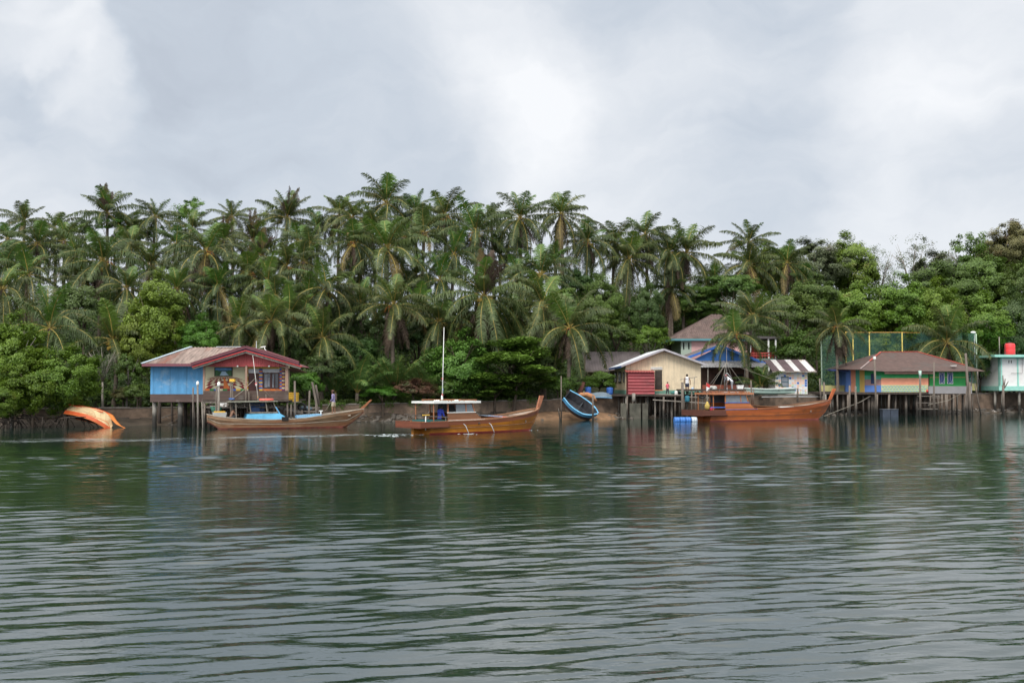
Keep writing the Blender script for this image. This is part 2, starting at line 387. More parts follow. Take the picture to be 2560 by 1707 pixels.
ribbons('wake_foam', 95)

# ------------------------------------------------------------------ terrain
def build_terrain():
    xs = np.concatenate([np.arange(-110, -45, 3), np.arange(-45, 66, .6), np.arange(66, 130, 3)])
    def sheet(name, ds, m):
        D, X = np.meshgrid(ds, xs, indexing='ij'); Y = shoreY(X) + D
        V = np.stack([X, Y, ground(X, Y)], -1).reshape(-1, 3); nr, nc = X.shape
        i = (np.arange(nr - 1)[:, None] * nc + np.arange(nc - 1)[None]).ravel()
        o = link(bpy.data.objects.new(name, mesh_np(name, V, np.stack([i, i + 1, i + 1 + nc, i + nc], -1), [m], smooth=True)))
        tag(o, None, None, kind='structure')
    sheet('mud_bank', np.concatenate([np.arange(-8, -1, 1), np.arange(-1, 2.21, .16)]), mat('mud', (.055, .042, .030), .7, .45, 1.2, dirt=(.10, .065, .04), dirt_amt=.35, dirt_scale=.5, bump=.5, bscale=6))
    sheet('hillside', np.concatenate([np.arange(2.21, 12, .8), np.arange(12, 70, 2), np.arange(70, 260, 12)]), mat('soil', (.035, .040, .018), .95, .4, .6, dirt=(.06, .05, .03), dirt_amt=.3))
build_terrain()

def build_wall():
    root = thing('sea_wall', 'long stained concrete sea wall running along the whole shore behind the boats', 'wall', (0, float(shoreY(0)) + 2, 0))
    xs = np.arange(-60, 75, .7); m1, m2 = MB(), MB()
    rr = random.Random(4)
    for a, b in zip(xs[:-1], xs[1:]):
        ya, yb, za, zb = [float(q) for q in (shoreY(a) + 2, shoreY(b) + 2, wallZ(a), wallZ(b))]
        j = rr.uniform(-.02, .02)
        vs = [(a, ya + j, -.2), (b, yb + j, -.2), (b, yb + .12 + j, zb - .1), (a, ya + .12 + j, za - .1), (a, ya + .5, -.2), (b, yb + .5, -.2), (b, yb + .5, zb - .1), (a, ya + .5, za - .1)]
        m1.add(vs, [(0, 1, 2, 3), (3, 2, 6, 7)])
        d = rr.uniform(-.05, .03)
        vs = [(a, ya + .06, za - .1), (b, yb + .06, zb - .1), (b, yb + .06, zb + d), (a, ya + .06, za + d), (a, ya + .6, za - .1), (b, yb + .6, zb - .1), (b, yb + .6, zb + d), (a, ya + .6, za + d)]
        m2.add(vs, [(0, 1, 2, 3), (3, 2, 6, 7), (0, 4, 5, 1)])
    m1.build('wall_face', mat('sea_wall_stone', (.165, .115, .082), .9, .4, 1.3, dirt=(.045, .036, .028), dirt_amt=.55, dirt_scale=.7, bump=.6, bscale=5), root)
    m2.build('cap', mat('sea_wall_cap', (.20, .175, .15), .9, .3, 2, dirt=(.06, .055, .045), dirt_amt=.5), root)
build_wall()
M_GRASS = leaf_mat('grass_leaf', (.05, .085, .016), (.10, .15, .03), rnd=0, hue=0)
def blades(name, n, fx, hmin, hmax, m, w=.03, kind='stuff', lean=.5):
    """n blade quads; fx(k) gives base points"""
    P = fx(n); a = RNG.uniform(0, 6.28, n); h = RNG.uniform(hmin, hmax, n); l = RNG.normal(0, lean, (n, 2)) * h[:, None]
    d = np.stack([np.cos(a), np.sin(a), 0 * a], -1) * (w * (1 + h))[:, None]
    tip = P + np.stack([l[:, 0], l[:, 1], h], -1); mid = P + np.stack([l[:, 0] * .3, l[:, 1] * .3, h * .55], -1)
    V = np.stack([P, mid + d, tip, mid - d], 1).reshape(-1, 3)
    o = link(bpy.data.objects.new(name, mesh_np(name, V, np.arange(4 * n).reshape(-1, 4), [m]))); tag(o, None, None, kind=kind); return o
def gp(n):
    x = RNG.uniform(-20, 2, n); d = 2.6 + RNG.exponential(.8, n); y = shoreY(x) + d
    return np.stack([x, y, ground(x, y)], -1)
blades('grass', 5000, gp, .15, .55, M_GRASS, .035)

# ------------------------------------------------------------------ leaf crowns
M_LEAF = {
 'mid': leaf_mat('leaf_mid', (.048, .092, .014), (.10, .165, .024), dry=(.14, .13, .03), dry_amt=.02),
 'lime': leaf_mat('leaf_lime', (.090, .155, .012), (.165, .245, .026), dry=(.20, .19, .05), dry_amt=.03, rnd=.08),
 'bright': leaf_mat('leaf_bright', (.06, .145, .014), (.12, .24, .028), rnd=.08),
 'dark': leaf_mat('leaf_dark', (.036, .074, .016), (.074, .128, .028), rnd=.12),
 'grey': leaf_mat('leaf_grey', (.070, .095, .045), (.125, .150, .075), dry=(.13, .10, .075), dry_amt=.08),
 'brown': leaf_mat('leaf_brown', (.085, .09, .03), (.14, .135, .045), dry=(.15, .07, .03), dry_amt=.1),
 'red': leaf_mat('leaf_red', (.10, .045, .03), (.15, .08, .045), dry=(.06, .09, .03), dry_amt=.1),
 'almond': leaf_mat('leaf_almond', (.075, .155, .02), (.145, .255, .04), rnd=.08),
 'mangrove': leaf_mat('leaf_mangrove', (.065, .130, .008), (.140, .225, .018), rnd=.1, dry=(.18, .17, .03), dry_amt=.0),
}
M_BARK = mat('bark', (.10, .075, .055), .9, .3, 3, bump=.5, bscale=9, rnd=.25)
M_BARKP = mat('pale_bark', (.24, .21, .18), .9, .3, 3, bump=.5, bscale=9, rnd=.15)
def crown_mesh(name, seed, clumps=60, leaves=150, lsize=.085, crad=.26, flat=.75, hollow=.5, spiky=.25, lowcut=-.55):
    """leaf cloud in the unit ball: clumps of small leaf-shaped faces"""
    g = np.random.default_rng(seed); C = []; 
    while len(C) < clumps:
        d = g.normal(size=3); d /= np.linalg.norm(d)
        if d[2] < lowcut: continue
        lump = 1 + spiky * np.sin(3.1 * d[0] + seed) * np.cos(2.7 * d[1] + 2 * seed) + spiky * .6 * g.normal() * .5
        r = (hollow + (1 - hollow) * g.random() ** .45) * lump * .86
        C.append(d * r)
    C = np.array(C); Vs = []
    for c in C:
        n = int(leaves * g.uniform(.6, 1.4)); k = crad * g.uniform(.6, 1.3)
        p = g.normal(size=(n, 3)); p /= np.linalg.norm(p, axis=1)[:, None]; p *= (g.random(n) ** .5)[:, None] * k; p[:, 2] *= flat
        p += c
        nrm = p - c * .4 + g.normal(0, .22, (n, 3)) + np.array([0, 0, .25]); nrm /= np.linalg.norm(nrm, axis=1)[:, None]
        t = g.normal(size=(n, 3)); t[:, 2] -= .5; t -= nrm * (t * nrm).sum(1)[:, None]; t /= np.linalg.norm(t, axis=1)[:, None]; s = np.cross(nrm, t)
        L = lsize * g.uniform(.6, 1.35, n)[:, None]
        Vs.append(np.stack([p - t * L * .5, p + s * L * .28 - nrm * L * .05, p + t * L * .5 - nrm * L * .12, p - s * L * .28 - nrm * L * .05], 1))
    V = np.concatenate(Vs).reshape(-1, 3)
    return mesh_np(name, V, np.arange(len(V)).reshape(-1, 4), [M_LEAF['mid']])
def tier_mesh(name, seed, tiers=6, leaves=900):
    """sea-almond habit: flat leaf plates on horizontal boughs"""
    g = np.random.default_rng(seed); Vs = []
    for k in range(tiers * 4):
        z = -.55 + 1.5 * (k // 4) / (tiers - 1) * .95 + g.normal(0, .05); a = g.uniform(0, 6.28); rr = (1.02 - .45 * max(z, 0)) * g.uniform(.35, .8)
        c = np.array([rr * math.cos(a), rr * math.sin(a), z]); n = leaves // 4 * 3
        p = g.normal(size=(n, 3)); p /= np.linalg.norm(p, axis=1)[:, None]; p *= (g.random(n) ** .5)[:, None] * g.uniform(.28, .42); p[:, 2] *= .42; p += c
        nrm = np.array([0, 0, 1.]) + g.normal(0, .35, (n, 3)); nrm /= np.linalg.norm(nrm, axis=1)[:, None]
        t = g.normal(size=(n, 3)); t -= nrm * (t * nrm).sum(1)[:, None]; t /= np.linalg.norm(t, axis=1)[:, None]; s = np.cross(nrm, t)
        L = .095 * g.uniform(.6, 1.3, n)[:, None]
        Vs.append(np.stack([p - t * L * .5, p + s * L * .3, p + t * L * .5 - nrm * L * .1, p - s * L * .3], 1))
    V = np.concatenate(Vs).reshape(-1, 3)
    return mesh_np(name, V, np.arange(len(V)).reshape(-1, 4), [M_LEAF['mid']])
CROWN = {
 'dense': [crown_mesh('crown_dense', s, 70, 150, .082) for s in (1, 2, 3)],
 'fine': [crown_mesh('crown_fine', s, 120, 190, .052, .2, spiky=.35) for s in (4, 5)],
 'open': [crown_mesh('crown_open', s, 46, 110, .07, .2, hollow=.35, spiky=.4) for s in (6, 7)],
 'wispy': [crown_mesh('crown_wispy', s, 60, 46, .05, .19, hollow=.25, spiky=.5, lowcut=-.9) for s in (8, 9, 10)],
 'tier': [tier_mesh('crown_tier', s) for s in (12, 13)],
 'full': [crown_mesh('crown_full', s, 150, 240, .057, .2, spiky=.3, lowcut=-1) for s in (17, 18)],
 'mound': [crown_mesh('crown_mound', s, 80, 150, .078, .24, lowcut=-.2, hollow=.55) for s in (14, 15, 16)],
}
def crown_copy(kind, i, leaf):
    me = CROWN[kind][i % len(CROWN[kind])]; key = me.name + leaf
    if key not in _cc:
        m2 = me.copy(); m2.materials[0] = M_LEAF[leaf]; _cc[key] = m2
    return _cc[key]
_cc = {}
def limb_tree(mb, base, cen, rx, rz, rr, n=6, r0=.14, bare=False):
    base, cen = Vector(base), Vector(cen); h = (cen - base).length
    fork = base.lerp(cen, .62) + Vector((rr.uniform(-.2, .2), rr.uniform(-.2, .2), 0)) * rx * .3
    mb.tube([base - Vector((0, 0, .3)), base.lerp(fork, .5) + Vector((rr.uniform(-.1, .1) * h * .3, 0, 0)), fork], [r0, r0 * .8, r0 * .65], 7)
    for k in range(n):
        a = 6.283 * (k + rr.random()) / n; e = rr.uniform(.15, 1.0)
        tip = cen + Vector((math.cos(a) * rx * .8 * math.cos(e), math.sin(a) * rx * .8 * math.cos(e), rz * .85 * math.sin(e)))
        mid = fork.lerp(tip, .5) + Vector((0, 0, rz * .1))
        mb.tube([fork, mid, tip], [r0 * .5, r0 * .3, r0 * .08], 5)
        for q in range(3 if bare else 1):
            a2 = a + rr.uniform(-.9, .9); t2 = mid + Vector((math.cos(a2) * rx * .4, math.sin(a2) * rx * .4, rz * rr.uniform(.1, .55)))
            mb.tube([mid, mid.lerp(t2, .5) + Vector((0, 0, .1)), t2], [r0 * .26, r0 * .15, r0 * .05], 4)
TREES = []
def tree(px, py, Y, rx, ry, kind, leaf, label, group=None, name='broadleaf_tree', cat='tree', bark=None, limbs=6, roots=False, bare=False, seed=0):
    c = W(px, py, Y); k = Y / F; RX, RZ = rx * k, ry * k
    gx, gy = c.x + random.uniform(-.15, .15) * RX, Y
    gz = float(ground(gx, gy)); i = len(TREES); rr = random.Random(900 + i + seed); TREES.append(name)
    gz = min(gz, c.z - .4)
    root = thing(name, label, cat, (gx, gy, gz), 0, group)
    cr = link(bpy.data.objects.new('crown', crown_copy(kind, i, leaf))); cr.parent = root
    cr.location = (c.x - gx, 0, c.z - gz); cr.scale = (RX, RX, RZ); cr.rotation_euler = (0, 0, rr.uniform(0, 6.28))
    mb = MB(); limb_tree(mb, (gx, gy, gz), c, RX, RZ, rr, limbs, .05 + .028 * RX, bare)
    mb.build('trunk', bark or M_BARK, root)
    if roots:
        mb = MB()
        for q in range(roots):
            a = rr.uniform(0, 6.28); L = rr.uniform(.5, 1.0) * RX * .9
            p1 = Vector((gx + rr.uniform(-.6, .6) * RX * .6, gy + rr.uniform(-.3, .3), gz + rr.uniform(.6, 1.3)))
            p3 = Vector((p1.x + math.cos(a) * L, p1.y + math.sin(a) * L * .6 - .3, -.15)); p2 = p1.lerp(p3, .55) + Vector((0, 0, .45))
            mb.tube([p1, p2, p3], [.04, .032, .022], 5)
        mb.build('prop_roots', mat_root, root)
    return root
mat_root = mat('root_bark', (.055, .043, .034), .9, .35, 3)

# ------------------------------------------------------------------ palms
M_FROND = leaf_mat('frond', (.044, .074, .018), (.092, .122, .036), trans=.3, rough=.42, rnd=.2, scale=.5, dry=(.15, .12, .05), dry_amt=.0)
M_FRONDN = leaf_mat('nipa_frond', (.070, .135, .030), (.125, .190, .048), trans=.22, rough=.42, rnd=.12)
M_RIB = mat('frond_midrib', (.34, .26, .07), .55, .2)
M_SPEAR = leaf_mat('young_frond', (.065, .13, .02), (.11, .19, .03), trans=.25, rough=.42, rnd=.1)
M_DEAD = leaf_mat('dead_frond', (.055, .036, .026), (.110, .074, .050), trans=.1, rough=.8, rnd=.2, hue=.0)
M_OLD = leaf_mat('withering_frond', (.13, .10, .035), (.22, .165, .06), trans=.25, rough=.6, rnd=.2, hue=.01)
M_PTRUNK = mat('palm_bark', (.125, .098, .075), .9, .3, 3, dirt=(.22, .20, .17), dirt_amt=.3, stretch=(1, 1, 3), bump=.6, bscale=12, rnd=.3)
M_NUT = {'green': mat('green_coconut', (.13, .17, .04), .5, .3, 4), 'yellow': mat('yellow_coconut', (.36, .24, .045), .5, .25, 4)}
M_FLOWER = mat('coconut_stalk', (.36, .15, .04), .8, .35, 5)
def frond(mb_l, mb_r, az, el0, L, droop, g, m=0, ll0=.85, hang=.75, nl=72, wid=.075, rw=.035, twist=0):
    """one feather leaf from the hub: leaflet faces into mb_l, midrib into mb_r"""
    K = 12; p = np.zeros(3); P = [p.copy()]; T = []
    for k in range(K):
        s = (k + .5) / K; el = max(el0 - droop * s ** 1.25, R(-88)); a = az + twist * s
        t = np.array([math.cos(a) * math.cos(el), math.sin(a) * math.cos(el), math.sin(el)]); T.append(t); p = p + t * L / K; P.append(p.copy())
    P = np.array(P); T = np.array(T + [T[-1]])
    b = len(mb_r[0])
    e1 = np.array([-math.sin(az), math.cos(az), 0.])
    for k in range(0, K + 1, 2):
        w = rw * (1 - .85 * k / K); up = np.cross(e1, T[k])
        mb_r[0] += [P[k] + e1 * w, P[k] - up * w * 1.2, P[k] - e1 * w]
    for k in range(K // 2):
        o = b + 3 * k
        mb_r[1] += [(o, o + 1, o + 4, o + 3), (o + 1, o + 2, o + 5, o + 4), (o + 2, o, o + 3, o + 5)]
    s = np.linspace(.14, 1, nl); f = s * K; i0 = np.minimum(f.astype(int), K - 1); fr = (f - i0)[:, None]
    B = P[i0] * (1 - fr) + P[i0 + 1] * fr; Tt = T[i0] * (1 - fr) + T[i0 + 1] * fr
    env = np.clip(np.sin(math.pi * np.clip(.16 + .80 * (s - .14) / .86, 0, 1)), .05, 1) ** .6
    for side in (-1, 1):
        S = np.cross(Tt, [0, 0, 1.0]); nn = np.linalg.norm(S, axis=1)[:, None]; S = np.where(nn > .15, S / np.maximum(nn, 1e-3), e1)
        U = np.cross(S, Tt)
        ln = (ll0 * env * g.uniform(.8, 1.15, nl))[:, None]
        d0 = S * side * .85 + Tt * .55 + U * .12 + g.normal(0, .15, (nl, 3)); d0 /= np.linalg.norm(d0, axis=1)[:, None]
        d1 = d0 * (1 - hang) + np.array([0, 0, -1.0]) * hang + g.normal(0, .1, (nl, 3)); d1 /= np.linalg.norm(d1, axis=1)[:, None]
        mid = B + d0 * ln * .42; tip = mid + d1 * ln * .6; w = Tt * (wid * g.uniform(.7, 1.2, nl))[:, None]
        base = len(mb_l[0])
        V = np.stack([B - w * .35, B + w * .35, mid + w * .5, mid - w * .5, tip + w * .12, tip - w * .12], 1).reshape(-1, 3)
        mb_l[0].extend(V); 
        for q in range(nl):
            o = base + 6 * q; mb_l[1] += [(o, o + 1, o + 2, o + 3), (o + 3, o + 2, o + 4, o + 5)]; mb_l[2] += [m, m]
def palm_mesh(name, seed, n=24, Rr=1.0, lo=-58, upright=.4, spear=True, mats=None, droop=(55, 80), ll0=.245, hang=.72, lenr=(1.08, 1.32), el_hi=84):
    """crown in units of its radius"""
    g = np.random.default_rng(seed); l = [[], [], []]; r = [[], []]
    for i in range(n):
        t = i / (n - 1); az = i * 2.39996 + g.normal(0, .22); el = R(el_hi + (lo + 14 - el_hi) * t ** (1 - upright * .5)) + g.normal(0, R(6))
        dr = R(g.uniform(*droop)) * (.45 + .62 * math.cos(el))
        frond(l, r, az, el, g.uniform(*lenr) * (.66 + .34 * min(1, t / .4)), dr, g, 1 if (spear and t < .1) else 3 if (t > .72 and g.random() < .16) else 0, ll0 * g.uniform(.9, 1.1), hang * (.55 if t < .2 else 1), wid=.0175, rw=.016, twist=g.normal(0, .25))
    nl = len(l[0]); V = np.array(l[0] + r[0]); Fq = np.array(l[1] + [tuple(q + nl for q in f) for f in r[1]]); mi = l[2] + [2] * len(r[1])
    return mesh_np(name, V, Fq, (mats or [M_FROND, M_SPEAR, M_RIB]) + [M_OLD], mi)
def skirt_mesh(name, seed, n=9):
    g = np.random.default_rng(seed); l = [[], [], []]; r = [[], []]
    for i in range(n):
        frond(l, r, i * 2.39996 + g.normal(0, .3), R(g.uniform(-78, -50)), g.uniform(.8, 1.25), R(g.uniform(20, 45)), g, 0, .24, .9, 40, .022, .014)
    nl = len(l[0]); V = np.array(l[0] + r[0]); Fq = np.array(l[1] + [tuple(q + nl for q in f) for f in r[1]])
    return mesh_np(name, V, Fq, [M_DEAD])
PALM = [palm_mesh('palm_crown', 31, 23), palm_mesh('palm_crown', 32, 20, lo=-50), palm_mesh('palm_crown', 33, 24, lo=-66), palm_mesh('palm_crown', 34, 22, lo=-60, droop=(60, 95)),
        palm_mesh('palm_crown', 35, 19, lo=-35, droop=(45, 75)), palm_mesh('palm_crown', 36, 25, lo=-70, droop=(50, 85)),
        palm_mesh('palm_crown', 37, 21, lo=-62, lenr=(1.0, 1.35), ll0=.27), palm_mesh('palm_crown', 38, 17, lo=-55, lenr=(.95, 1.4)), palm_mesh('palm_crown', 39, 27, lo=-68, droop=(65, 100)), palm_mesh('palm_crown', 40, 19, lo=-45, droop=(40, 100), upright=.6)]
YOUNG = palm_mesh('young_palm_crown', 41, 15, lo=15, droop=(50, 80), lenr=(.95, 1.3), ll0=.24, hang=.6)
NIPA = [palm_mesh('nipa_crown', 42 + k, 11, lo=38, droop=(45, 85), lenr=(.9, 1.4), ll0=.26, hang=.45, mats=[M_FRONDN, M_FRONDN, M_RIB]) for k in range(2)]
SKIRT = [skirt_mesh('dead_frond_skirt', 51, 8), skirt_mesh('dead_frond_skirt', 52, 13)]
DRYTOP = palm_mesh('dry_fronds', 55, 5, lo=60, el_hi=88, droop=(15, 30), lenr=(.7, 1.05), spear=False, mats=[M_DEAD, M_DEAD, M_DEAD])
def nut_mesh(col, seed):
    mb = MB(); rr = random.Random(seed)
    for k in range(5):
        a = rr.uniform(0, 6.28); d = rr.uniform(.05, .12)
        mb.tube([(0, 0, .02), (math.cos(a) * d * 1.3, math.sin(a) * d * 1.3, 0), (math.cos(a) * d * 1.9, math.sin(a) * d * 1.9, -.12)], [.014, .011, .006], 4, 1)
    for k in range(13):
        a = rr.uniform(0, 6.28); d = rr.uniform(.06, .14)
        mb.ball((math.cos(a) * d, math.sin(a) * d, rr.uniform(-.17, -.05)), rr.uniform(.028, .04), 0, (1, 1, 1.25), 7, 5)
    o = mb.build('tmp', [M_NUT[col], M_FLOWER]); me = o.data; bpy.data.objects.remove(o); return me
NUTS = {c: nut_mesh(c, 5) for c in M_NUT}
PALMS = []
def palm(px, py, Y, r, label, v=None, fl='', lean=0, group='coconut palms on the shore and hillside', name='coconut_palm', tw=1.0):
    """fl: y/g coconuts, s/S hanging dead fronds, d dry fronds on top"""
    c = W(px, py, Y); i = len(PALMS); PALMS.append((px, py)); rr = random.Random(300 + i); rad = r * Y / F * 1.1 * rr.uniform(.9, 1.1)
    bx = c.x + lean + rr.uniform(-.3, .3); gz = float(ground(bx, Y)); gz = min(gz, c.z - 1.0)
    root = thing(name, label, 'palm tree', (bx, Y, gz), 0, group)
    top = Vector((c.x - bx, 0, c.z - gz))
    def part(nm, me, s, rz=None, z=0):
        o = link(bpy.data.objects.new(nm, me)); o.parent = root; o.location = top + Vector((0, 0, z)); o.scale = (s * rr.uniform(.92, 1.08), s * rr.uniform(.92, 1.08), s * rr.uniform(.9, 1.12))
        o.rotation_euler = (rr.uniform(-.16, .16), rr.uniform(-.16, .16), rr.uniform(0, 6.28) if rz is None else rz); return o
    part('crown', PALM[(i * 7 + 3) % 10 if v in (None, 0, 3, 6) else v], rad)
    mb = MB(); hgt = top.length; r0 = (.11 + .006 * hgt) * tw
    bow = rr.uniform(-.25, .25) + lean * .2
    pts = [Vector((0, 0, -.3)), *[Vector((top.x * t ** 1.5 + bow * math.sin(math.pi * t), rr.uniform(-.04, .04), top.z * t)) for t in (.04, .2, .4, .6, .8, .93)], top + Vector((0, 0, .05))]
    mb.tube(pts, [r0 * 1.5, r0 * 1.4, r0 * 1.05, r0, r0 * .92, r0 * .85, r0 * .95, r0 * 1.2], 8)
    o = mb.build('trunk', M_PTRUNK, root, world=False)
    if 'y' in fl: part('coconut_cluster', NUTS['yellow'], rad)
    if 'g' in fl: part('coconut_cluster', NUTS['green'], rad)
    if 's' in fl: part('dead_fronds', SKIRT[0], rad * .75)
    if 'S' in fl: part('dead_fronds', SKIRT[1], rad * .95)
    if 'd' in fl: part('dry_fronds', DRYTOP, rad)
    return root
def fan(px, py, Y, r, label, me, name, cat, group=None, mats=None):
    """trunkless palm: fronds from the ground"""
    c = W(px, py, Y); s = r * Y / F
    root = thing(name, label, cat, (c.x, Y, c.z), 0, group)
    o = link(bpy.data.objects.new('fronds', me)); o.parent = root; o.scale = (s, s, s); o.rotation_euler = (0, 0, random.uniform(0, 6.28))
    mb = MB(); mb.tube([(0, 0, -1.2), (0, 0, .1)], [.2, .14], 7); mb.build('stump', M_PTRUNK, root, world=False)
    return root
# ------------------------------------------------------------------ the palms of the grove (px, py of the hub, depth, crown radius px)
FILL = [
 (20, 600, 106, 70, 'palm half hidden under the leftmost skyline palm, its hub in shade', None, '', 0),
 (205, 700, 94, 74, 'palm filling the dark hollow between the two palms with orange midribs', None, '', 0),
 (480, 560, 112, 60, 'palm whose tips show left of the leafy skyline tree', None, '', 0),
 (560, 600, 104, 70, 'palm directly right of the bright tuft of the yellow nut palm', None, 'd', 0),
 (545, 720, 92, 80, 'shaded palm above the bright bushy tree by the rusty roof', None, '', 0),
 (655, 640, 102, 72, 'palm between the half brown palm and the orange stalked one', None, 'd', 0),
 (690, 745, 89, 76, 'palm in shade over the ridge of the red gable', None, '', 0),
 (775, 610, 106, 66, 'palm below the dip of the skyline left of the tallest palm', None, '', 0),
 (770, 745, 90, 74, 'palm squeezed left of the large orange nut cluster', None, '', 0),
 (930, 565, 110, 66, 'palm tucked under the left fronds of the tallest palm', None, '', 0),
 (1010, 595, 106, 70, 'palm tucked under the right fronds of the tallest palm', None, '', 0),
 (900, 760, 93, 72, 'palm in shade left of the palm with two long yellow midribs', None, '', 0),
 (1135, 640, 102, 74, 'palm below the skyline palm with brown hanging spathes', None, 's', 0),
 (1045, 770, 95, 70, 'palm in shade left of the boat mast top', None, '', 0),
 (1285, 790, 94, 76, 'palm behind the bare trunk of the shore palm, right side', None, 's', 0),
 (320, 560, 112, 62, 'palm whose fronds meet the brown spear palm from the right', None, '', 0),
 (745, 590, 108, 62, 'palm right below the skyline palm with four thin fronds', None, '', 0),
 (15, 660, 98, 70, 'palm at the left edge above the one with the pale bent trunk', None, '', 0)]
